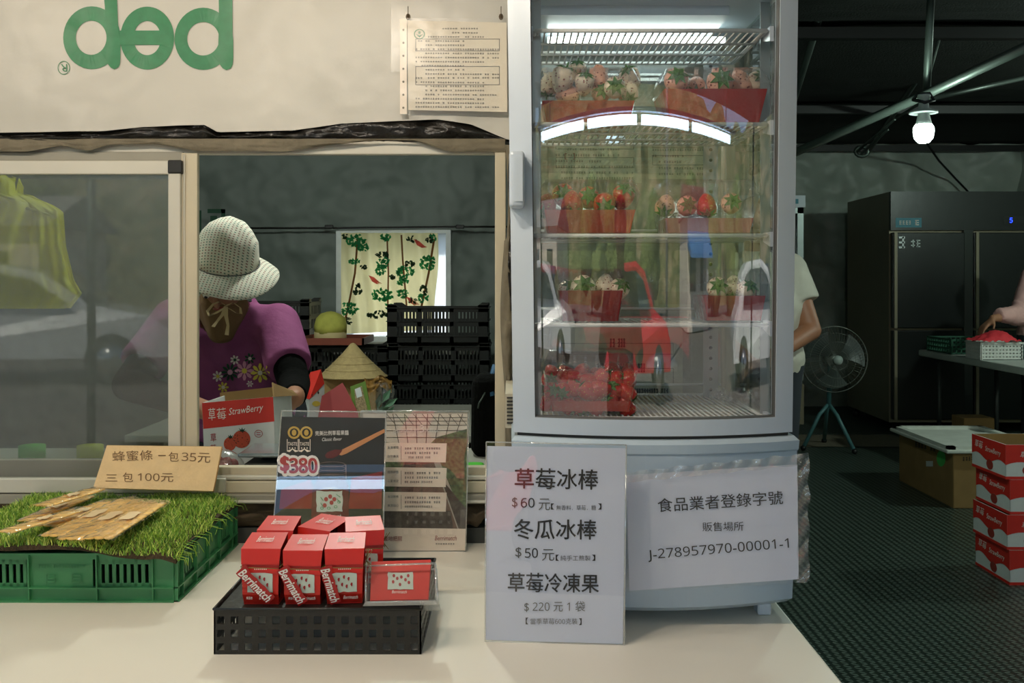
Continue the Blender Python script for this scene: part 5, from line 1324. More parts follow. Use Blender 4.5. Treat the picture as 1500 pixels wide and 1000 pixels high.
rib([(331, 447), (322, 441), (312, 445), (304, 455), (306, 462), (316, 458), (331, 449)]); rib([(331, 447), (342, 443), (352, 450), (353, 459), (346, 458), (337, 452), (331, 449)])
rib([(330, 448), (326, 460), (318, 470), (312, 478)], 2.6); rib([(332, 448), (331, 462), (334, 476), (332, 490)], 3)
b.build('ribbon_bow', M['ribbon'], wp)
# hat
hrot = (Matrix.Rotation(.16, 4, 'Y') @ Matrix.Rotation(.44, 4, 'X')).to_euler()
ho = V(-.872, 3.03, 1.352)
ht_ = thing('sun_hat', 'white checked cloth sun hat with wide drooping brim on the bowed head', 'hat', ho, rot=hrot)
Rm = Matrix.Translation(ho) @ hrot.to_matrix().to_4x4()
b = MB(); prof = [(.097, -.004), (.096, .03), (.090, .065), (.078, .098), (.058, .124), (.034, .139), (.014, .145), (.0001, .146)]
b.lathe(prof, 48, Rm); displace(b, lambda v: v+V(.004, -.004, .004)*wrink(v.x*3, v.z*3, 6, 2)*1.6); crown = b.build('crown', M['hat_cloth'], ht_)
b = MB(); vs_ = []; n = 64; rings = [(.094, .004, 0), (.115, -.006, .2), (.14, -.022, .6), (.158, -.038, 1), (.158, -.041, 1), (.14, -.026, .6), (.115, -.010, .2), (.094, .0, 0)]
def brimf(u, v):
    i = v*(len(rings)-1); k = min(int(i), len(rings)-2); f = i-k; r, z, w_ = [rings[k][q]*(1-f)+rings[k+1][q]*f for q in range(3)]
    a = 2*PI*u; return Rm @ V(r*math.cos(a)*1.0, r*math.sin(a), z+.007*w_*math.sin(3*a+1))
b.grid(brimf, n, 14); b.build('brim', M['hat_cloth'], ht_)
b = MB(); b.tube([Rm @ V(.0975*math.cos(2*PI*k/48), .0975*math.sin(2*PI*k/48), .004) for k in range(48)], .0016, 5, closed=True); b.build('brim_seam', M['ink_grey'], ht_)

# --- man in white tee (mostly hidden by the fridge)
mp_ = thing('person', 'person in white t-shirt, only a bare arm showing right of the fridge', 'person', (1.2, 4.8, 0))
pel = V(1.2, 4.8, .92); che = V(1.2, 4.78, 1.18); sL = V(1.02, 4.8, 1.36); sR = V(1.345, 4.8, 1.35); hc2 = V(1.17, 4.76, 1.58)
eR = V(1.425, 4.72, 1.06); hR = W(1120, 530, 4.45); eL = V(.95, 4.7, 1.06); hL = V(1.05, 4.42, .95)
b = MB(); torso(b, pel, che, sL, sR, .125, .115); b.cap(sR, .062, eR, .050); b.cap(eR, .048, hR, .031); b.cap(sL, .06, eL, .047); b.cap(eL, .046, hL, .031)
b.cap(V(1.19, 4.8, 1.36), .058, hc2+V(0, .02, -.04), .055); headvol(b, hc2, V(-.1, -1, -.3), V(0, 0, 1))
for k in (-1, 1): b.cap(V(1.2+k*.09, 4.8, .9), .1, V(1.2+k*.1, 4.78, .5), .062); b.cap(V(1.2+k*.1, 4.78, .5), .058, V(1.2+k*.1, 4.82, .08), .04); b.cap(V(1.2+k*.1, 4.84, .045), .04, V(1.2+k*.11, 4.66, .035), .032)
hand(b, hR, V(-.8, -.3, -.3), V(0, -.3, -1), 1.05, .4, -1); hand(b, hL, V(.8, -.3, -.3), V(0, -.3, -1), 1.05, .4, 1)
organic(b, .010, 4).build('body', M['skin_tan'], mp_); face(mp_, hc2, V(-.1, -1, -.3), V(0, 0, 1))
b = MB(); torso(b, pel, che, sL, sR, .15, .135, .078); b.cap(sR, .085, sR+(eR-sR)*.55, .092, eb=False, n=18); b.cap(sL, .085, sL+(eL-sL)*.55, .092, eb=False, n=18)
displace(organic(b, .012, 4), lambda v: v+V(0, -.01*wrink(v.x, v.z, 7, 2), 0)).build('shirt', M['white_tee'], mp_)
b = MB(); b.ball(hc2+V(0, .015, .035), (.085, .098, .09), 18); b.build('hair', M['hair'], mp_)
b = MB(); b.cap(V(1.12, 4.8, .9), .14, V(1.28, 4.8, .9), .14)
for k in (-1, 1): b.cap(V(1.2+k*.09, 4.8, .88), .12, V(1.2+k*.1, 4.78, .5), .08); b.cap(V(1.2+k*.1, 4.78, .5), .08, V(1.2+k*.1, 4.82, .1), .07, eb=False)
organic(b, .014, 3).build('trousers', M['trousers'], mp_)
# --- person in pink at the far table, only forearm and hand in frame
pp_ = thing('person', 'person in pale pink sleeve reaching into the white basket at the far table', 'person', (4.0, 7.35, 0))
pel = V(4.0, 7.4, .9); che = V(4.0, 7.35, 1.15); sL = V(3.84, 7.3, 1.32); sR = V(4.16, 7.36, 1.32); hc3 = V(3.98, 7.25, 1.54)
eL = W(1497, 462, 7.1); hL = W(1455, 466, 6.95); eR = V(4.25, 7.2, 1.02); hR = V(4.1, 6.95, .98)
b = MB(); torso(b, pel, che, sL, sR, .12, .11); b.cap(sL, .055, eL, .045); b.cap(eL, .042, hL, .028); b.cap(sR, .055, eR, .045); b.cap(eR, .042, hR, .028); b.cap(V(4, 7.35, 1.33), .055, hc3, .055); headvol(b, hc3, V(-.3, -.8, -.5), V(0, 0, 1))
for k in (-1, 1): b.cap(V(4+k*.09, 7.4, .88), .1, V(4+k*.1, 7.4, .48), .06); b.cap(V(4+k*.1, 7.4, .48), .058, V(4+k*.1, 7.44, .07), .04); b.cap(V(4+k*.1, 7.46, .045), .04, V(4+k*.1, 7.28, .035), .03)
hand(b, hL, V(-.75, -.1, -.65), V(0.3, 0, -1), 1.1, .35, 1); hand(b, hR, V(-.8, -.3, -.5), V(0, 0, -1), 1.0, .35, -1)
organic(b, .010, 4).build('body', M['skin'], pp_); face(pp_, hc3, V(-.3, -.8, -.5), V(0, 0, 1))
b = MB(); torso(b, pel, che, sL, sR, .145, .13, .075); b.cap(sL, .082, eL, .085, n=18); b.cap(eL, .085, W(1462, 462, 6.98), .048, eb=False, n=18); b.cap(sR, .08, eR, .08, n=18); b.cap(eR, .08, hR+(eR-hR)*.2, .05, eb=False)
displace(organic(b, .011, 4), lambda v: v+V(0, 0, .012*wrink(v.x*2, v.z*2, 7, 5))).build('sweater', M['pink_knit'], pp_)
b = MB(); b.ball(hc3+V(.02, .03, .03), (.09, .1, .1), 18); b.build('hair', M['hair'], pp_)
b = MB(); b.cap(V(3.92, 7.4, .88), .135, V(4.08, 7.4, .88), .135)
for k in (-1, 1): b.cap(V(4+k*.09, 7.4, .86), .12, V(4+k*.1, 7.4, .48), .08); b.cap(V(4+k*.1, 7.4, .48), .08, V(4+k*.1, 7.44, .1), .07, eb=False)
organic(b, .014, 3).build('trousers', M['trousers'], pp_)

# ------------------------------------------------------------------ packing room objects
# bench directly behind the window
t = thing('packing_bench', 'grey packing bench right behind the serving window', 'bench', (-.9, 2.6, 0))
BZ = .80
b = MB(); b.rbox((-.79, 2.55, BZ-.015), (1.66, .8, .03), .004); b.build('bench_top', M['bench_top'], t)
for x in (-1.55, -.02):
    for y in (2.2, 2.9): b = MB(); b.bx(x-.02, x+.02, y-.02, y+.02, 0, BZ-.03); b.build('leg', M['table_leg'], t)
# strawberry carton she packs
pl = Plane(W(300, 664, 2.5), W(404, 656, 2.5), W(297, 590, 2.52))
t = thing('strawberry_carton', 'red and white strawberry carton with raised brown flap in front of the woman', 'carton', V(-.75, 2.55, BZ))
D = V(.01, .16, .0)
fq = [(296, 590), (400, 581), (404, 640), (403, 690), (300, 700)]
b = MB(); A = [pl.at(*q, 0) for q in ((296, 590), (400, 581), (404, 688), (300, 696))]
b.prism(A, D*.012); b.prism([A[0], A[3], A[3]+D, A[0]+D], V(.003, 0, 0)); b.prism([A[1], A[2], A[2]+D, A[1]+D], V(-.003, 0, 0)); b.prism([a+D for a in A], D*.012); b.prism([A[3], A[2], A[2]+D, A[3]+D], V(0, 0, .003)); b.build('carton_shell', M['box_white'], t)
b = MB(); b.pp(pl, [(296, 590), (400, 581), (402, 617), (298, 628)], .001); b.build('red_band', M['box_red'], t)
b = MB(); b.text(pl, '草', (306, 616), (317, 615), 18, .002, .1); b.text(pl, '莓', (319, 615), (333, 613), 17, .002, .1); b.text(pl, 'StrawBerry', (336, 611), (387, 604), 13, .002, .35, curve=None); b.build('white_lettering', M['white_print'], t)
b = MB(); b.text(pl, '草', (309, 647), (318, 646), 12, .002, .1); b.text(pl, '莓', (309, 663), (318, 662), 12, .002, .1); b.ring(pl, 379, 635, 6, 5.6, 5.2, 4.8, .002); b.rect(pl, 376, 633, 382, 634, .002); b.rect(pl, 376, 636, 382, 637, .002)
b.build('red_lettering', M['berry_print'], t)
b = MB(); b.ell(pl, 354, 643, 13, 13, .002, 20); b.ell(pl, 337, 650, 9, 10, .0015, 20); b.build('strawberry_print', mat('orange red print', (190, 72, 40), .6, fn=seeds((60, 30, 20))), t)
b = MB()
for (x, y, r) in ((355, 632, 8), (338, 641, 6)):
    for k in range(5): a = -PI/2+(k-2)*.62; b.pp(pl, [(x-2, y), (x+2, y), (x+r*math.cos(a), y+r*math.sin(a)*.8)], .0028)
b.build('calyx_print', M['petal_green'], t)
b = MB(); b.pp(pl, [(295, 571), (389, 561), (391, 584), (297, 592)], -.155, .003); b.build('rear_flap', M['cardboard_dull'], t)
b = MB(); q = [A[1], A[1]+D, pl.at(414, 575, -.16), W(398, 560, 2.56)]; b.prism(q, V(.003, 0, 0)); b.build('side_flap', M['cardboard_dull'], t)
# bag of red fruit & scale
b = MB(); b.grid(lambda u, v: (lambda c_: V(-.685+.055*math.cos(2*PI*u)*math.sin(PI*v)+.006*wrink(u*8, v*6, 1, 1), 2.34+.045*math.sin(2*PI*u)*math.sin(PI*v), BZ+.05-.05*math.cos(PI*v)))(0), 24, 14); t = thing('fruit_bag', 'clear plastic bag of red fruit behind the sill', 'bag', (-.685, 2.34, BZ)); b.build('clear_bag', M['crinkle'], t)
b = MB(); R = random.Random(6)
for k in range(22): a = R.uniform(0, 6.28); r = R.uniform(0, .034); b.ball((-.685+r*math.cos(a), 2.34+r*.8*math.sin(a), BZ+R.uniform(.015, .075)), .013, 8)
b.build('red_fruit', M['folder_red'], t)['kind'] = 'stuff'
b = MB(); b.tube([(-.70+.025*math.cos(k*.8), 2.27+.004*k, BZ+.028+.004*math.sin(k*1.3)) for k in range(8)], .0018, 5); tag(b.build('rubber_band', mat('orange band', (210, 80, 50), .6)), 'orange rubber band on the sill beside the fruit bag', 'rubber band')
t = thing('weighing_scale', 'steel topped weighing scale just behind the sill', 'scale', W(392, 690, 2.33))
cx = W(392, 0, 2.36).x
b = MB(); b.rbox((cx, 2.38, BZ+.045), (.095, .12, .05), .006); b.build('scale_body', M['dark_panel'], t)
b = MB(); b.rbox((cx+.005, 2.38, BZ+.091), (.125, .15, .010), .005, 3); b.build('weighing_plate', mat('steel plate', (190, 196, 200), .25, .9), t)
b = MB(); b.lathe([(.02, .068), (.02, .09)], 12, Matrix.Translation((cx, 2.38, BZ))); b.build('plate_stem', M['table_leg'], t)
b = MB(); b.bx(cx-.03, cx+.03, 2.318, 2.321, BZ+.03, BZ+.055); b.build('display', mat('lcd', (96, 112, 96), .3), t)
# two small bottles behind the screen
for (px, cl, lab) in ((47, 'leaf_green', 'small clear tub with bright green lid behind the screen, left of the pair'), (132, 'cap_lime', 'small clear tub with yellow green lid behind the screen, right of the pair')):
    p = W(px, 0, 2.35); t = thing('lidded_tub', lab, 'tub', (p.x, 2.35, BZ))
    T = Matrix.Translation((p.x, 2.35, BZ)); b = MB(); b.lathe([(.024, 0), (.032, .004), (.034, .07), (.030, .078)], 20, T); b.build('tub', M['clear_plastic'], t)
    b = MB(); b.lathe([(.030, .078), (.030, .108), (.0001, .11)], 20, T); b.build('lid', mat('tub lid', (70, 190, 60) if cl == 'leaf_green' else (200, 205, 70), .5), t)
# second table
t = thing('packing_table', 'low table behind the woman carrying bags and hat', 'table', (-.8, 4.35, 0)); TZ2 = .70
b = MB(); b.rbox((-.75, 4.3, TZ2-.015), (1.5, .95, .03), .004); b.build('tabletop', M['bench_top'], t)
for x in (-1.4, -.1):
    for y in (3.9, 4.7): b = MB(); b.bx(x-.02, x+.02, y-.02, y+.02, 0, TZ2-.03); b.build('leg', M['table_leg'], t)
# black crates
def crate_proto(L_, D_, H_):
    t = thing('black_crate', '', 'crate', (0, 0, 0))
    def side(P, L2, name):
        b = MB(); th = .004
        def bx(u0, u1, v0, v1, w0=-th, w1=0): b.hexa([P(a, c, d) for c in (v0, v1) for a, d in ((u0, w0), (u1, w0), (u1, w1), (u0, w1))])
        bx(0, L2, 0, .035); bx(0, L2, H_*.44, H_*.56); bx(0, L2, H_-.035, H_-.012); bx(0, L2, H_*.56, H_*.56+.004, 0, .006); bx(0, L2, H_-.016, H_-.012, 0, .008); bx(0, L2, .032, .036, 0, .006)
        bx(0, .05, 0, H_); bx(L2-.05, L2, 0, H_); 
        for a in (.30, .62): bx(L2*a, L2*a+.02, 0, H_-.012)
        n = int(L2/.018)
        for k in range(n): u = L2*(k+.3)/n; bx(u, u+.008, .03, H_-.03, -th*.9, -th*.1)
        for sx, u in ((1, 0), (-1, L2)): b.hexa([P(a, c, d) for c, dd in ((H_-.014, 0), (H_+.006, 0)) for a, d in ((u, -th), (u+sx*(.07 if c < H_ else .04), -th), (u+sx*(.07 if c < H_ else .04), 0), (u, 0))])
        b.build(name, M['black_crate'], t, world=False)
    side(lambda u, v, w: V(-L_/2+u, -D_/2-w, v), L_, 'front_wall'); side(lambda u, v, w: V(-L_/2+u, D_/2+w, v), L_, 'back_wall')
    side(lambda u, v, w: V(-L_/2-w, -D_/2+u, v), D_, 'side_wall'); side(lambda u, v, w: V(L_/2+w, -D_/2+u, v), D_, 'side_wall')
    b = MB(); b.bx(-L_/2, L_/2, -D_/2, D_/2, .0, .004); b.build('crate_floor', M['black_crate'], t, world=False); return t
cy = 5.2; cl = (716-568)/F*(cy-.16); cr = crate_proto(cl, .33, .192)
cxx = (642-HX)/F*(cy-.16); names = ['at the bottom of the right stack', 'second from the bottom of the right stack', 'third from the bottom of the right stack', 'fourth from the bottom, below the top two, of the right stack', 'second from the top of the right stack', 'topmost in the right stack under the curtain']
for k in range(6):
    nm = 'black slatted harvest crate '+names[k]
    if k == 0: cr.location = (cxx, cy, 0); cr['label'] = nm; cr['group'] = 'black crates stacked under the curtain'
    else: dup(cr, (cxx+.003*(-1)**k, cy, .196*k), 0, nm, 'black crates stacked under the curtain')
names = ['at the bottom of the left stack', 'second from the bottom of the left stack', 'third from the bottom of the left stack', 'second from the top of the left stack', 'topmost in the left stack, under the brown tray']
for k in range(5): dup(cr, (W(500, 0, 5.25).x, 5.3, .192*k), 0, 'black slatted harvest crate '+names[k], 'black crates stacked behind the straw hat')
dup(cr, (W(385, 0, 5.4).x, 5.55, 1.0), 0, 'black crate behind the woman, beside her shoulder', 'black crates behind the woman')
for k in range(5): dup(cr, (W(385, 0, 5.4).x, 5.55, .2*k), 0, 'black crate low in the stack hidden behind the woman, layer %s' % ['one', 'two', 'three', 'four', 'five'][k], 'black crates behind the woman')
# brown tray + lime cap
ty = 5.0; tz = W(0, 505, ty).z
t = thing('serving_tray', 'reddish brown tray on the left crate stack', 'tray', (W(490, 0, ty).x, 5.2, .968))
b = MB(); xx = W(488, 0, 5.1).x; b.rbox((xx, 5.2, .974), (.32, .34, .01), .003); b.build('tray_floor', M['tray_brown'], t)
b = MB(); b.bx(xx-.17, xx+.17, 5.02, 5.03, .97, 1.005); b.bx(xx-.17, xx+.17, 5.37, 5.38, .97, 1.005); b.bx(xx-.17, xx-.16, 5.02, 5.38, .97, 1.005); b.bx(xx+.16, xx+.17, 5.02, 5.38, .97, 1.005); b.build('tray_rim', M['tray_brown'], t)
t = thing('cloth_cap', 'domed lime cap with beige band on the brown tray', 'cap', (W(484, 0, 5.15).x, 5.15, .98))
T = Matrix.Translation((W(484, 0, 5.15).x, 5.15, .98)); b = MB(); b.lathe([(.083, .045), (.085, .08), (.075, .12), (.05, .145), (.02, .155), (.0001, .156)], 28, T); displace(b, lambda v: v+V(.006, 0, .006)*wrink(v.x*4, v.z*4, 4, 2)); b.build('dome', M['cap_lime'], t)
b = MB(); b.lathe([(.080, .0), (.083, .005), (.0835, .05), (.082, .05)], 28, T); b.build('band', M['cap_beige'], t)
# conical straw hat on a crate
hx, hy = W(517, 0, 4.55).x, 4.55; hz = W(0, 556, 4.55-.15).z
t = thing('conical_hat', 'woven conical straw hat in front of the left crate stack', 'hat', (hx, hy, hz))
b = MB(); b.lathe([(.158, 0), (.154, .004), (.10, .055), (.05, .105), (.012, .15), (.0001, .155)], 48, Matrix.Translation((hx, hy, hz))); b.build('hat_cone', M['straw_hat'], t)
for k, r in enumerate((.157, .125, .095, .065)):
    z = .155*(1-r/.158)*.97+.002; b = MB(); b.tube([(hx+r*math.cos(a*PI/20), hy+r*math.sin(a*PI/20), hz+z) for a in range(40)], .0013, 4, closed=True); b.build('rim_hoop' if k == 0 else 'weave_hoop', M['straw_hat'], t)
sm_ = hz-TZ2-.002
b = MB(); b.rbox((hx, hy, TZ2+sm_/2), (.24, .2, sm_), .006); tag(b.build('small_carton', M['cardboard_dull']), 'plain carton under the conical straw hat', 'carton')
# kid carton, folder, seed bag, gold bag
pl = Plane(W(447, 606, 4.0), W(470, 606, 4.0), W(447, 560, 4.0))
t = thing('snack_carton', 'small gable carton with red roof and yellow fruit print beside the woman', 'carton', W(452, 612, 4.0))
b = MB(); L0, L1, L2 = W(436, 578, 4.02), W(453, 585, 3.92), W(475, 562, 4.06); dn = V(0, 0, -.12)
b.prism([L0, L1, L1+dn, L0+dn], V(0, .003, 0)); b.prism([L1, L2, L2+dn, L1+dn], V(0, .003, 0)); b.prism([L0, L1, L2, L0+(L2-L1)], V(0, 0, -.003)); b.build('carton_shell', M['box_white'], t)
b = MB(); r1, r2 = W(466, 541, 4.04), W(440, 575, 4.03); b.prism([W(436, 578, 4.015), W(453, 585, 3.915), W(475, 562, 4.055), W(470, 541, 4.05), W(455, 545, 4.04)], V(0, .004, 0)); b.build('red_roof', M['box_red'], t)
pl = Plane(L1, L2, L1+V(0, 0, .1)); b = MB(); b.ell(pl, 463, 591, 6, 4, .001, 12); b.build('yellow_print', M['petal_yellow'], t)
pl2 = Plane(L0, L1, L0+V(0, 0, .1)); b = MB(); b.ell(pl2, 444, 598, 5, 3.5, .001, 12); b.build('crimson_print', M['folder_red'], t)
b = MB(); b.ell(pl, 457, 579, 1.2, 2, .0014, 8); b.ell(pl, 466, 575, 1.2, 2, .0014, 8); b.build('dark_print', M['ink'], t)
pl = Plane(W(460, 612, 4.0), W(530, 612, 4.0), W(460, 560, 4.06)); b = MB(); b.pp(pl, [(468, 582), (502, 560), (524, 603), (526, 622), (462, 622)], 0, .006); tag(b.build('red_folder', M['folder_red']), 'dull red folder leaning under the straw hat', 'folder')
pl = Plane(W(515, 620, 4.02), W(545, 620, 4.02), W(515, 560, 4.06))
t = thing('seed_bag', 'narrow green edged clear bag of seeds beside the red folder', 'bag', W(525, 620, 4.02))
b = MB(); b.pp(pl, [(513, 566), (535, 558), (543, 600), (543, 625), (520, 625)], 0, .01); b.build('bag_back', M['bag_green'], t)
b = MB(); b.pp(pl, [(519, 570), (530, 565), (539, 602), (539, 622), (524, 622)], .002, .004); b.build('seed_window', M['bag_seed'], t)
b = MB(); b.pp(pl, [(520, 570), (528, 567), (531, 580), (523, 583)], .004, .001); b.build('white_label', M['box_white'], t)
t = thing('herb_bag', 'crinkled clear bag with gold top and green leaves, right of the seed bag', 'bag', W(556, 620, 4.2))
b = MB(); b.grid(lambda u, v: W(538+36*u+4*math.sin(v*7), 560+62*v, 4.15-.05*math.sin(PI*u)-.02*wrink(u*6, v*6, 1, 4)), 24, 30); b.build('clear_bag', M['crinkle'], t)
b = MB(); b.grid(lambda u, v: W(534+40*u, 553+18*v+4*math.sin(u*8), 4.13-.03*math.sin(PI*u)-.02*wrink(u*6, v*6, 1, 8)), 20, 8); b.build('gold_top', M['bag_gold'], t)
for k, (x, y, a) in enumerate(((566, 580, 1.0), (572, 590, .6), (560, 600, .3), (548, 606, -.2), (570, 604, .9), (555, 588, 1.4))):
    b = MB(); d = V(math.cos(a), 0, math.sin(a)); p = W(x, y, 4.1+.01*k); e = V(-d.z, 0, d.x); b.add([p-d*.035, p+e*.014+V(0, -.006, 0), p+d*.035, p-e*.014+V(0, -.006, 0)], [(0, 1, 2, 3)]); b.prism([p-d*.035, p+e*.014, p+d*.035, p-e*.014], V(0, .002, 0)); b.build('leaf', M['leaf_bag'], t)
# lit green object & dark backpack at lower right of the window
b = MB(); b.rbox((W(690, 655, 2.5).x, 2.45, BZ+.0225), (.07, .07, .045), .01, 3); tag(b.build('green_tub', mat('bright green', (70, 190, 40), .5)), 'bright green tub glimpsed beside the right jamb', 'tub')
b = MB(); b.rbox(W(726, 607, 2.84), (.14, .11, .238), .035, 4); displace(b, lambda v: v+V(.006, .006, 0)*wrink(v.x*5, v.z*5, 3, 1)); t = thing('backpack', 'black backpack with zip standing beside the right jamb', 'backpack', V(-.047, 2.84, BZ)); b.build('bag_body', M['black_knit'], t)
b = MB(); b.tube([W(712, 572, 2.79), W(707, 582, 2.78), W(702, 590, 2.78), W(700, 598, 2.78)], .003, 5); b.build('zip', M['pipe_steel'], t)
b = MB(); b.tube([W(726, 535, 2.84), W(722, 550, 2.83), W(718, 565, 2.8), W(722, 580, 2.79)], .01, 6); b.build('blue_strap', mat('strap blue', (40, 84, 120), .7), t)
# curtain
cf = lambda x, z: BY-.075-.016*math.sin(x*62+1.5*math.sin(z*5))-.010*math.sin(x*27+1)
t = thing('curtain', 'cream curtain printed with green trees and red birds over the bright back window', 'curtain', W(570, 340, BY-.08))
b = MB()
def cu_(u, v):
    y0 = 341; px = (500 if v < .1 else 500-3*v)+(141+2*math.sin(v*6))*u; py = y0+(142+6*(1-u))*v; p = W(px, py, BY-.08); return V(p.x, cf(p.x, p.z), p.z)
b.grid(cu_, 120, 40); b.build('curtain_cloth', M['curtain'], t)
cpl = Fn(cf); R = random.Random(17)
def foliage(b, cx, cy, rx, ry, n, sz=3.2):
    for k in range(n):
        a = R.uniform(0, 6.28); q = math.sqrt(R.random()); x = cx+rx*q*math.cos(a); y = cy+ry*q*math.sin(a); an = R.uniform(0, 6.28); s_ = sz*R.uniform(.6, 1.1)
        if not 502 < x < 638 or not 343 < y < 474: continue
        b.add([cpl.at(x+s_*math.cos(an+j*PI/2)*(1 if j % 2 == 0 else .6), y+s_*math.sin(an+j*PI/2)*(1 if j % 2 == 0 else .6), .003) for j in range(4)], [(0, 1, 2, 3)])
b = MB()
for c_ in ((522, 352, 14, 9), (530, 362, 10, 6), (565, 348, 8, 5), (519, 383, 8, 4), (561, 385, 9, 9), (557, 397, 8, 5), (594, 398, 13, 8), (590, 412, 8, 6), (627, 385, 12, 11), (560, 432, 16, 9), (572, 450, 9, 5), (590, 430, 8, 6), (510, 452, 14, 9), (620, 436, 7, 7), (634, 348, 6, 5)): foliage(b, *c_, int(c_[2]*c_[3]*.55))
b.build('leaf_print', M['print_green'], t)['kind'] = 'stuff'
b = MB()
for c_ in ((506, 346, 6, 4), (560, 375, 10, 6), (600, 385, 8, 5), (524, 425, 6, 9), (604, 350, 8, 4), (629, 352, 6, 5), (575, 405, 6, 4), (552, 460, 16, 5), (620, 425, 6, 8), (510, 470, 6, 4), (604, 440, 6, 4), (533, 392, 5, 5)): foliage(b, *c_, int(c_[2]*c_[3]*.35), 3.6)
b.build('bamboo_print', M['print_dark'], t)['kind'] = 'stuff'
b = MB()
def trunk(pts, w_):
    for (a, c_) in zip(pts, pts[1:]):
        for k in range(8):
            u0, u1 = k/8, (k+1)/8; P0 = (a[0]+(c_[0]-a[0])*u0, a[1]+(c_[1]-a[1])*u0); P1 = (a[0]+(c_[0]-a[0])*u1, a[1]+(c_[1]-a[1])*u1)
            b.add([cpl.at(P0[0]-w_, P0[1], .002), cpl.at(P0[0]+w_, P0[1], .002), cpl.at(P1[0]+w_, P1[1], .002), cpl.at(P1[0]-w_, P1[1], .002)], [(0, 1, 2, 3)])
trunk([(524, 350), (520, 400), (512, 440), (505, 472)], 1.5); trunk([(567, 345), (569, 400), (568, 452)], 1.2); trunk([(588, 344), (590, 380), (596, 452)], 1.3); trunk([(636, 350), (628, 400), (616, 455)], 1.6)
b.build('trunk_print', M['print_brown'], t)
b = MB()
for (x, y) in ((614, 356), (548, 409), (603, 440)):
    b.add([cpl.at(x+dx, y+dy, .004) for dx, dy in ((-8, -6), (0, -3), (8, 4), (12, 6), (4, 7), (-3, 3))], [(0, 1, 2, 3, 4, 5)])
b.build('bird_print', M['print_red'], t)
# green letters glimpsed on the tarp behind the hat
pl = ortho_plane(BY-.24); b = MB()
for q in ((304, 306, 330, 312), (324, 306, 330, 330), (308, 316, 318, 326), (289, 308, 295, 340)): b.rect(pl, *q, .0)
b.build('letter_print', M['petal_green'], bt)

# ------------------------------------------------------------------ right background
t = thing('steel_cabinet', 'tall dark stainless commercial refrigerator with two upper doors by the far wall', 'refrigerator', (4.0, 9.0, 0))
cx0 = 3.207; cyf = 8.38; cx1 = 5.1; cyb = 9.55; ct_ = 2.05
b = MB(); b.hexa([V(cx0, cyf+.04, .09), V(cx1, cyf+.04, .09), V(cx1, cyb, .09), V(cx0+.03, cyb, .09), V(cx0, cyf+.04, ct_), V(cx1, cyf+.04, ct_), V(cx1, cyb, ct_), V(cx0+.03, cyb, ct_)]); b.build('carcass', M['stainless'], t)
zh = W(0, 337, cyf).z
b = MB(); b.bx(cx0, cx1, cyf, cyf+.04, zh, ct_); hd = b.build('header_panel', M['cabinet_black'], t)
zm = W(0, 482, cyf).z; xm_ = W(1412, 0, cyf).x
for (x0, x1) in ((cx0+.01, xm_), (xm_+.08, cx1)):
    for (z0, z1) in ((zm+.01, zh-.02), (.12, zm-.01)):
        b = MB(); b.rbox(((x0+x1)/2, cyf+.01, (z0+z1)/2), (x1-x0, .05, z1-z0), .006); d_ = b.build('door', M['cabinet_black'], t)
        b = MB(); b.bx(x0+.01, x0+.035, cyf-.03, cyf-.015, z0, z1); b.build('edge_trim', M['stainless'], d_)
b = MB(); b.bx(xm_+.0, xm_+.08, cyf+.0, cyf+.03, .1, zh); b.build('centre_post', M['dark_glass'], t)
for x in (cx0+.08, cx1-.1):
    for y in (cyf+.1, cyb-.1): b = MB(); b.lathe([(.03, 0), (.03, .06), (.015, .06), (.015, .09)], 12, Matrix.Translation((x, y, 0))); b.build('foot', M['black_rubber'], t)
pl = ortho_plane(cyf-.001); b = MB(); b.rect(pl, 1312, 319, 1350, 333, 0); lb = b.build('cyan_label', M['cyan_label'], t); b = MB(); b.marks(pl, (1317, 329), (1336, 329), 6, .002, n=4, seed=3, fill=1); b.marks(pl, (1340, 330), (1348, 330), 8, .002, n=1, seed=5, fill=1); b.build('label_marks', M['white_print'], lb)
b = MB(); b.rect(pl, 1470, 317, 1500, 330, .0); cp = b.build('control_panel', M['dark_glass'], t); b = MB(); b.text(pl, '5', (1479, 326), (1483, 326), 7, .003, bold=.03); b.build('blue_digit', M['blue_led'], cp)
pl = ortho_plane(cyf-.02); b = MB(); b.marks(pl, (1316, 364), (1332, 364), 18, .003, n=1, seed=4, fill=1); b.marks(pl, (1334, 362), (1350, 362), 11, .003, n=2, seed=8, fill=1)
b.build('sticker_marks', M['post_steel'], t)
# glass-door cooler behind the man
t = thing('glass_door_cooler', 'narrow silver framed cooler standing behind the man in white', 'refrigerator', (2.15, 8.6, 0))
xr = W(1176, 0, 8.4).x; zt_ = W(0, 304, 8.4).z
b = MB(); b.bx(xr-.55, xr, 8.42, 8.95, .08, zt_); b.build('carcass', M['dark_glass'], t)
b = MB(); b.bx(xr-.05, xr, 8.38, 8.42, .5, zt_); b.bx(xr-.55, xr-.5, 8.38, 8.42, .5, zt_); b.bx(xr-.55, xr, 8.38, 8.42, zt_-.05, zt_); b.bx(xr-.55, xr, 8.38, 8.42, .45, .5); b.build('door_frame', mat('silver frame', (160, 172, 170), .3, .6), t)
b = MB(); b.bx(xr-.55, xr+.01, 8.36, 8.42, zt_+.0, zt_+.1); b.build('top_sign', M['white_enamel'], t)
b = MB(); b.bx(xr-.15, xr-.05, 8.355, 8.36, zt_+.03, zt_+.07); b.build('sign_mark', M['cyan_label'], t)
b = MB(); b.bx(xr-.55, xr+.0, 8.37, 8.42, .08, .42); b.build('kick_panel', M['stainless'], t)
for k in range(4): b = MB(); b.bx(xr-.5, xr-.03, 8.36, 8.37, .12+.07*k, .15+.07*k); b.build('kick_slat', M['fan_grey'], t)
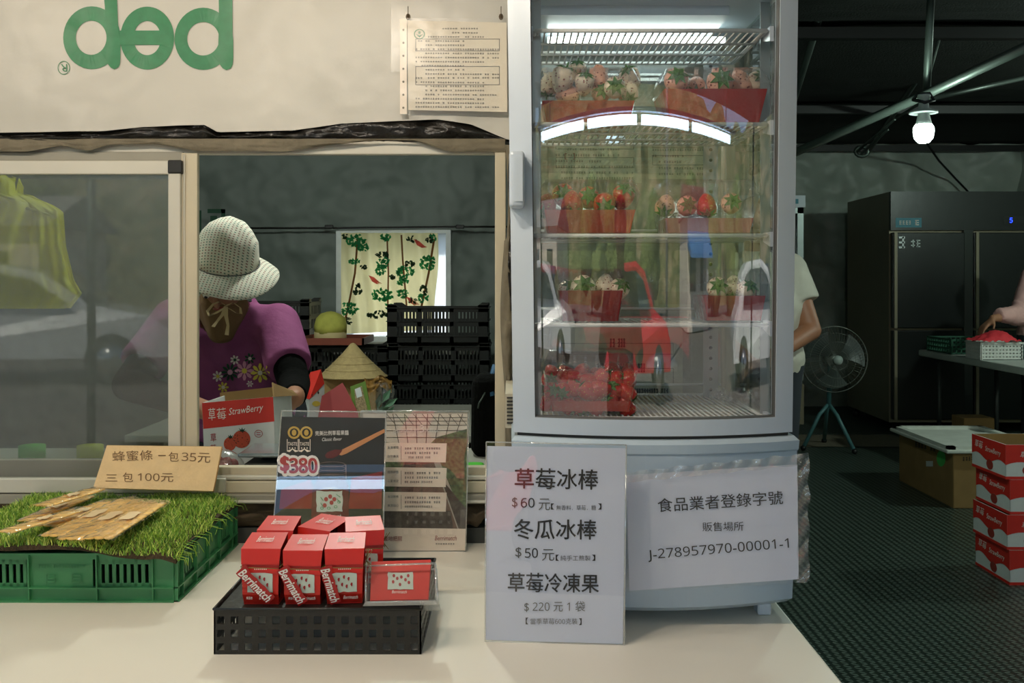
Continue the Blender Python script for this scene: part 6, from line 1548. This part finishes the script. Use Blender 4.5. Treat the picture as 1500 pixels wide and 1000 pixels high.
for x in (xr-.5, xr-.05): b = MB(); b.bx(x-.02, x+.02, 8.45, 8.9, 0, .08); b.build('foot', M['black_rubber'], t)
# fan
fc = W(1222, 526, 7.5)
t = thing('floor_fan', 'grey round wire guard floor fan on a blue green tripod', 'fan', (fc.x, 7.55, 0))
b = MB(); r = .25
for rr_, dy in ((r, 0), (r*.99, -.02), (r*.8, -.055), (r*.55, -.075), (r*.3, -.085)): b.tube([(fc.x+rr_*math.cos(2*PI*k/48), fc.y+dy, fc.z+rr_*math.sin(2*PI*k/48)) for k in range(48)], .004 if rr_ == r else .0016, 5, closed=True)
for k in range(60):
    a = 2*PI*k/60; b.tube([(fc.x+q*math.cos(a+s_), fc.y+dy, fc.z+q*math.sin(a+s_)) for q, dy, s_ in ((.04, -.088, 0), (r*.4, -.084, .05), (r*.75, -.06, .1), (r, -.01, .12))], .0010, 4)
for k in range(40):
    a = 2*PI*k/40; b.tube([(fc.x+q*math.cos(a), fc.y+dy, fc.z+q*math.sin(a)) for q, dy in ((.05, .07), (r*.75, .05), (r, .01))], .0010, 4)
b.build('wire_guard', M['fan_grey'], t)
b = MB(); b.lathe([(.0001, 0), (.035, 0), (.035, .01), (.0001, .012)], 20, Matrix.Translation((fc.x, fc.y-.086, fc.z)) @ Matrix.Rotation(PI/2, 4, 'X')); b.build('hub_badge', M['holder_white'], t)
for k in range(3):
    a = k*2*PI/3+.4; b = MB()
    def bl_(u, v):
        an = a+(v-.5)*1.3*(.5+.5*u); q = .04+.18*u; return V(fc.x+q*math.cos(an), fc.y-.02+.05*(v-.5), fc.z+q*math.sin(an))
    b.grid(bl_, 8, 8); b.build('blade', M['fan_blade'], t)
b = MB(); b.lathe([(.05, 0), (.06, .03), (.05, .12), (.0001, .13)], 16, Matrix.Translation((fc.x, fc.y+.15, fc.z)) @ Matrix.Rotation(PI/2, 4, 'X')); b.build('motor', M['fan_grey'], t)
b = MB(); b.tube([(fc.x, 7.6, fc.z-.02), (fc.x-.01, 7.6, .33)], .018, 10); b.build('neck', M['fan_leg'], t)
for (x, y) in ((fc.x-.22, 7.55), (fc.x+.12, 7.40), (fc.x+.05, 7.9)):
    b = MB(); b.tube([(fc.x-.01, 7.6, .35), (fc.x-.01+(x-fc.x)*.35, 7.6+(y-7.6)*.35, .27), (x, y, .02)], .015, 8); l_ = b.build('leg', M['fan_leg'], t)
    b = MB(); b.ball((x, y, .02), .022, 10); b.build('rubber_foot', M['black_rubber'], l_)
# tarp piece and edge on the far floor
b = MB(); b.grid(lambda u, v: V(1.9+1.3*u, 7.7+.6*v, .004+.004*abs(wrink(u*6, v*6, 1, 2))), 20, 10); tag(b.build('floor_cloth', M['grey_cloth']), 'dull grey cloth lying on the floor under the fan', 'cloth')
# carton with white foam lid
x0, x1, y0, y1, hh = 2.51, 3.02, 5.63, 6.42, .315
t = thing('shipping_carton', 'large brown carton with green round sticker on the dark floor', 'carton', ((x0+x1)/2, (y0+y1)/2, 0))
b = MB(); b.rbox(((x0+x1)/2, (y0+y1)/2, hh/2), (x1-x0, y1-y0, hh), .006); b.build('carton_body', M['cardboard_dull'], t)
class SidePl(Plane): pass
pl = Plane(V(x0, y0, 0), V(x0, y1, 0), V(x0, y0, 1)); 
b = MB(); b.ell(pl, 1379, 671, 6.5, 12, .002, 20); st = b.build('green_sticker', M['green_sticker'], t)
b = MB(); b.rect(pl, 1357, 675, 1367, 683, .002); b.build('white_label', M['box_white'], t)
b = MB(); b.marks(pl, (1341, 654), (1372, 662), 7, .002, n=7, seed=3); b.build('carton_print', M['ink'], t)
pl = ortho_plane(y0); b = MB(); b.marks(pl, (1410, 675), (1435, 673), 6, .002, n=6, seed=6); b.build('carton_print', M['ink'], t)
t = thing('foam_lid', 'white foam tray lid lying on the brown carton', 'lid', ((x0+x1)/2, (y0+y1)/2, hh))
def ring_block(mb, a0, a1, c0, c1, z0, z1, th):
    mb.bx(a0, a1, c0, c0+th, z0, z1); mb.bx(a0, a1, c1-th, c1, z0, z1); mb.bx(a0, a0+th, c0, c1, z0, z1); mb.bx(a1-th, a1, c0, c1, z0, z1)
b = MB(); b.rbox(((x0+x1)/2, (y0+y1)/2, hh+.012), (x1-x0+.10, y1-y0+.06, .02), .006); b.build('lid_plate', M['foam'], t)
b = MB(); ring_block(b, x0-.03, x1+.03, y0-.01, y1+.01, hh+.02, hh+.04, .04); b.build('lid_rim', M['foam'], t)
# second brown carton piece behind
b = MB(); p = W(1425, 640, 7.2); b.rbox((p.x, 7.2, .16), (.22, .2, .30), .005); tag(b.build('small_brown_box', M['cardboard_dull']), 'small brown box in the shade behind the foam lid', 'carton')
# stack of strawberry cartons
SX, SY = 2.122, 4.22; bh = .148; fs_ = ['bottom carton of the red and white strawberry stack', 'second carton from the bottom of the strawberry stack', 'third carton from the bottom, just under the open top one', 'open topmost carton of the strawberry stack']
proto = thing('strawberry_carton', fs_[0], 'carton', (SX, SY, 0), group='red and white strawberry cartons stacked on the floor')
LW, LD = .36, .31
def carton(t):
    b = MB(); th = .004
    b.bx(0, LW, 0, th, 0, bh); b.bx(0, LW, LD-th, LD, 0, bh); b.bx(0, th, 0, LD, 0, bh); b.bx(LW-th, LW, 0, LD, 0, bh); b.bx(0, LW, 0, LD, 0, th); b.build('carton_shell', M['box_white'], t, world=False)
    b = MB()   # scalloped red upper band on the four sides
    for nrm in range(2):
        n = 16; Lx = LW if nrm == 0 else LD; top = [(Lx*k/n, bh) for k in range(n+1)]; bot = [(Lx*k/n, bh*.42+.012*math.sin(k/n*PI*3)) for k in range(n, -1, -1)]
        pts = [V(u, -.0012, v) if nrm == 0 else V(-.0012, u, v) for u, v in top+bot]; b.prism(pts, V(0, .001, 0) if nrm == 0 else V(.001, 0, 0))
    b.bx(-.001, LW, -.0016, 0, 0, .012); b.bx(-.0016, 0, 0, LD, 0, .012)
    b.build('red_band', M['box_red'], t, world=False)
    b = MB(); b.bx(th, LW-th, th, LD-th, th, th+.002); b.bx(th, LW-th, LD-th-.002, LD-th, 0, bh); b.bx(LW-th-.002, LW-th, th, LD-th, 0, bh); b.bx(th, th+.001, th, LD-th, 0, bh); b.build('brown_lining', M['cardboard_dull'], t, world=False)
    b = MB()
    for body, u0, u1, v0, h in (('草莓', .28, .20, .095, .035), ('StrawBerry', .18, .04, .085, .03)):
        vs_, fs, _ = text_mesh(body, .25, 0); b.add([V(-.0024, u0+(u1-u0)*a, v0+h*c_) for a, c_ in vs_], fs)
    vs_, fs, _ = text_mesh('草莓 StrawBerry', .25, 0); b.add([V(.06+.2*a, -.0024, .09+.03*c_) for a, c_ in vs_], fs)
    b.build('white_lettering', M['white_print'], t, world=False)
    b = MB(); b.prism([V(-.002, .14+.03*math.cos(a), .038+.022*math.sin(a)) for a in [k*PI/8 for k in range(16)]], V(.001, 0, 0)); b.prism([V(.10+.03*math.cos(a), -.002, .038+.022*math.sin(a)) for a in [k*PI/8 for k in range(16)]], V(0, .001, 0)); b.build('strawberry_print', mat('print berry', (150, 52, 40), .6), t, world=False)
carton(proto)
for k in range(1, 4): dup(proto, (SX+.008*(-1)**k, SY+.006*k, (bh+.001)*k), 0, fs_[k], 'red and white strawberry cartons stacked on the floor')
# far table with basket, crate
t = thing('folding_table', 'pale folding table at the right by the dark refrigerator', 'table', (3.8, 6.9, 0))
b = MB(); b.rbox((3.49, 6.9, .73), (.6, 1.75, .05), .012); b.build('tabletop', M['table_white'], t)
for x in (3.28, 3.72):
    for y in (6.2, 7.6): b = MB(); b.tube([(x, y, 0), (x, y, .705)], .018, 8); b.build('leg', M['table_leg'], t)
TZ3 = .755
t = thing('green_basket_crate', 'dark green slatted crate at the far end of the pale table', 'crate', (3.42, 7.45, TZ3))
xa, xb, ya, yb = 3.22, 3.62, 7.25, 7.68; b = MB(); gh = .11
for z in (0, .035, .07, .1): ring_block(b, xa, xb, ya, yb, TZ3+z, TZ3+z+.012, .012)
for k in range(12): u = xa+(xb-xa)*k/11; b.bx(u-.004, u+.004, ya, ya+.01, TZ3, TZ3+gh); b.bx(u-.004, u+.004, yb-.01, yb, TZ3, TZ3+gh); v_ = ya+(yb-ya)*k/11; b.bx(xa, xa+.01, v_-.004, v_+.004, TZ3, TZ3+gh)
b.bx(xa, xb, ya, yb, TZ3, TZ3+.004); b.build('slatted_body', mat('deep green', (30, 84, 62), .5), t)
t = thing('white_basket', 'white woven plastic basket on the pale table under the hand', 'basket', (3.35, 6.7, TZ3))
xa, xb, ya, yb = 3.20, 3.48, 6.75, 6.98; b = MB()
for z in (0, .024, .048, .072, .096): ring_block(b, xa, xb, ya, yb, TZ3+z, TZ3+z+.017, .008)
for k in range(13): u = xa+(xb-xa)*k/12; b.bx(u-.006, u+.006, ya+.001, ya+.009, TZ3, TZ3+.11); v_ = ya+(yb-ya)*k/12; b.bx(xa+.001, xa+.009, v_-.005, v_+.005, TZ3, TZ3+.11)
b.bx(xa, xb, ya, yb, TZ3, TZ3+.004); b.build('woven_body', M['basket_white'], t)
b = MB(); ring_block(b, xa-.008, xb+.008, ya-.008, yb+.008, TZ3+.108, TZ3+.122, .014); b.build('rim', M['basket_white'], t)
b = MB(); b.grid(lambda u, v: V(3.17+.29*u, 6.72+.2*v, TZ3+.13+.075*math.sin(PI*u)*math.sin(PI*v)**.5*(.5+.7*u)+.015*wrink(u*7, v*7, 1, 3)), 24, 16); tag(b.build('red_cloth', M['cloth_red']), 'bright red cloth heaped in the white basket', 'cloth')
b = MB(); b.rbox((3.66, 6.85, TZ3+.05), (.26, .3, .1), .01); t = thing('teal_box', 'dark teal box right of the white basket', 'box', (3.66, 6.85, TZ3)); b.build('box_body', mat('teal box', (28, 84, 92), .5), t)
b = MB(); b.grid(lambda u, v: V(3.55+.22*u, 6.74+.22*v, TZ3+.102+.05*math.sin(PI*u)*math.sin(PI*v)+.012*wrink(u*7, v*7, 1, 6)), 16, 14); tag(b.build('grey_glove', M['fan_grey']), 'crumpled grey glove on the teal box', 'glove')

# ------------------------------------------------------------------ the street behind the viewer, mirrored in the glass
b = MB()
def hillf(u, v):
    a = PI*(.0+1.0*u); R_ = 42+22*v; z = -.5+17*(v**.8)*(1+.25*math.sin(5*a)+.18*wrink(math.cos(a)*6, math.sin(a)*6, 1, 3))
    return V(R_*math.cos(a)*1.2, -R_*math.sin(a)-2, z+.8*wrink(u*60, v*14, 1, 9))
b.grid(hillf, 160, 30); o = b.build('hillside', M['hill']); o['kind'] = 'structure'
R = random.Random(31)
for k, (x, y, h) in enumerate(((-16, -30, 4), (-9, -31, 3.5), (-4, -34, 4.5), (4, -33, 4), (17, -28, 4), (22, -26, 3.5), (30, -18, 5), (-24, -24, 5), (13, -32, 4.5), (-2, -29, 3))):
    t = thing('roadside_tree', 'leafy roadside tree across the street, seen only in reflection, %s' % ['far left', 'left', 'left of centre', 'centre', 'right of centre', 'right', 'far right', 'farthest left', 'behind the house', 'small and central'][k], 'tree', (x, y, 0), group='trees across the street')
    b = MB(); b.tube([(x, y, 0), (x+.2, y, h*.5)], .18, 8); b.build('trunk', M['trunk'], t)
    b = MB()
    for q in range(9): b.ball((x+R.uniform(-1.6, 1.6), y+R.uniform(-1, 1), h*.6+R.uniform(-1.2, 1.6)), R.uniform(.9, 1.5), 12)
    displace(b, lambda v: v+V(.35, .35, .35)*noise.noise(v*1.7)); b.build('crown', M['leaf_green'], t)
def house(x, y, w_, d_, h, label, roof, awn=None):
    t = thing('house', label, 'building', (x, y, 0)); b = MB(); b.bx(x-w_/2, x+w_/2, y-d_/2, y+d_/2, 0, h); b.build('wall', M['house_wall'], t)
    b = MB(); b.hexa([V(x-w_/2-.3, y-d_/2-.3, h), V(x+w_/2+.3, y-d_/2-.3, h), V(x+w_/2+.3, y+d_/2+.3, h), V(x-w_/2-.3, y+d_/2+.3, h), V(x-w_/2-.3, y-.1, h+.9), V(x+w_/2+.3, y-.1, h+.9), V(x+w_/2+.3, y+.1, h+.9), V(x-w_/2-.3, y+.1, h+.9)]); b.build('roof', M[roof], t)
    for k in range(2): b = MB(); xx = x-w_/4+k*w_/2; b.bx(xx-.5, xx+.5, y+d_/2, y+d_/2+.05, 1.0, 2.0); b.build('window', M['car_glass'], t)
    if awn: b = MB(); b.hexa([V(x-w_/2, y+d_/2, 2.1), V(x+w_/2, y+d_/2, 2.1), V(x+w_/2, y+d_/2+1.5, 1.8), V(x-w_/2, y+d_/2+1.5, 1.8)]+[V(x-w_/2, y+d_/2, 2.5), V(x+w_/2, y+d_/2, 2.5), V(x+w_/2, y+d_/2+1.5, 1.9), V(x-w_/2, y+d_/2+1.5, 1.9)]); b.build('awning', M[awn], t)
house(10, -22, 3.6, 4, 2.9, 'white house with red roof and blue awning across the street, seen in reflection', 'roof_red', 'awning_blue')
house(-14, -22, 5, 4, 2.6, 'low pale shed across the street, seen in reflection at left', 'canopy')
def car(x, y, m, label, rz=0):
    t = thing('parked_car', label, 'car', (x, y, -.03), rz)
    prof = [(-2.0, .35), (-2.05, .6), (-1.95, .85), (-1.7, 1.0), (-1.45, 1.38), (-1.1, 1.5), (-.1, 1.53), (.45, 1.42), (1.0, 1.02), (1.75, .88), (2.05, .65), (2.05, .35)]
    b = MB(); hw = .85; n = len(prof); rows = []
    for s_ in (-1, -.92, .92, 1):
        k = hw*s_; f = 1 if abs(s_) < .95 else 0
        rows.append([V(px_, k if z < 1.0 else k*.86, z if f or z < 1 else z-.06) for px_, z in prof])
    vs_ = [p for r_ in rows for p in r_]; fs = [(i*n+k, i*n+k+1, (i+1)*n+k+1, (i+1)*n+k) for i in range(3) for k in range(n-1)]+[tuple(range(n)), tuple(3*n+k for k in range(n-1, -1, -1))]+[(i*n+n-1, i*n, (i+1)*n, (i+1)*n+n-1) for i in range(3)]
    b.add(vs_, fs, False); b.build('car_body', m, t, world=False)
    for s_ in (-1, 1):
        b = MB(); b.prism([V(-1.35, s_*.80, 1.0), V(-1.25, s_*.755, 1.33), V(-.9, s_*.75, 1.41), (-.1, s_*.75, 1.43), V(.35, s_*.76, 1.33), V(.8, s_*.80, 1.02)], V(0, s_*.03, 0)); b.build('side_window', M['car_glass'], t, world=False)
        for wx in (-1.3, 1.3):
            T = Matrix.Translation((wx, s_*.78, .33)) @ Matrix.Rotation(PI/2, 4, 'X'); b = MB(); b.lathe([(.0001, -.1), (.3, -.1), (.33, -.06), (.33, .06), (.3, .1), (.0001, .1)], 20, T); wl = b.build('wheel', M['tyre'], t, world=False); b = MB(); b.lathe([(.0001, -.11), (.19, -.11), (.19, .11), (.0001, .11)], 16, T); b.build('hub_cap', M['chrome'], wl, world=False)
    b = MB(); b.prism([V(1.03, -.66, 1.05), V(1.03, .66, 1.05), V(.5, .6, 1.44), V(.5, -.6, 1.44)], V(.03, 0, .03)); b.build('windscreen', M['car_glass'], t, world=False)
    return t
car(.4, -8.2, M['car_red'], 'red hatchback parked opposite the stall, seen in reflection')
car(8.6, -6.0, M['car_white'], 'white car parked to the right of the red one, seen in reflection', .5)
car(-6.5, -9, M['car_white'], 'white car parked to the left of the red one, seen in reflection', -.2)
b = MB(); b.tube([(3.2, -12, 0), (3.2, -12, 7)], .1, 10); tag(b.build('utility_pole', M['canopy']), 'grey utility pole across the street, seen in reflection', 'pole')
# canopy posts at the street side
for x in (-3.0, 4.9):
    b = MB(); b.tube([(x, -3.0, 0), (x, -3.0, 2.52)], .03, 10); tag(b.build('canopy_post', M['pipe_steel']), 'steel canopy post at the street side, %s end' % ('left' if x < 0 else 'right'), 'post')
# the photographer stands behind the lens, mirrored dark in the glass
ph = thing('person', 'person in dark brown jacket facing the counter, seen only in reflection', 'person', (0, -.42, 0))
pel = V(0, -.42, .9); che = V(0, -.40, 1.12); sL = V(-.17, -.40, 1.26); sR = V(.17, -.40, 1.26); hc4 = V(0, -.36, 1.47); eR = V(.26, -.35, 1.05); eL = V(-.26, -.35, 1.05); hR = V(.10, -.22, 1.24); hL = V(-.10, -.22, 1.24)
b = MB(); torso(b, pel, che, sL, sR, .11, .10); 
for a, e, h in ((sL, eL, hL), (sR, eR, hR)): b.cap(a, .052, e, .042); b.cap(e, .04, h, .028)
b.cap(V(0, -.39, 1.28), .055, hc4, .052); headvol(b, hc4, V(0, 1, 0), V(0, 0, 1)); hand(b, hR, V(-.5, .3, .6), V(0, 1, 0), 1, .5, 1); hand(b, hL, V(.5, .3, .6), V(0, 1, 0), 1, .5, -1)
for k in (-1, 1): b.cap(V(k*.09, -.42, .88), .1, V(k*.1, -.42, .48), .06); b.cap(V(k*.1, -.42, .48), .056, V(k*.1, -.45, .07), .038); b.cap(V(k*.1, -.47, .045), .038, V(k*.11, -.28, .035), .03)
organic(b, .011, 4).build('body', M['skin_tan'], ph); face(ph, hc4, V(0, 1, 0), V(0, 0, 1))
b = MB(); torso(b, pel, che, sL, sR, .135, .12, .068)
for a, e, h in ((sL, eL, hL), (sR, eR, hR)): b.cap(a, .07, e, .06); b.cap(e, .058, h+(e-h)*.15, .042, eb=False)
organic(b, .012, 4).build('jacket', mat('jacket brown', (74, 44, 34), .8), ph)
b = MB(); b.ball(hc4+V(0, -.02, .03), (.088, .1, .1), 18); b.build('hair', M['hair'], ph)
b = MB(); b.cap(V(-.08, -.42, .88), .13, V(.08, -.42, .88), .13)
for k in (-1, 1): b.cap(V(k*.09, -.42, .86), .12, V(k*.1, -.42, .48), .08); b.cap(V(k*.1, -.42, .48), .08, V(k*.1, -.45, .1), .065, eb=False)
organic(b, .014, 3).build('trousers', M['trousers'], ph)
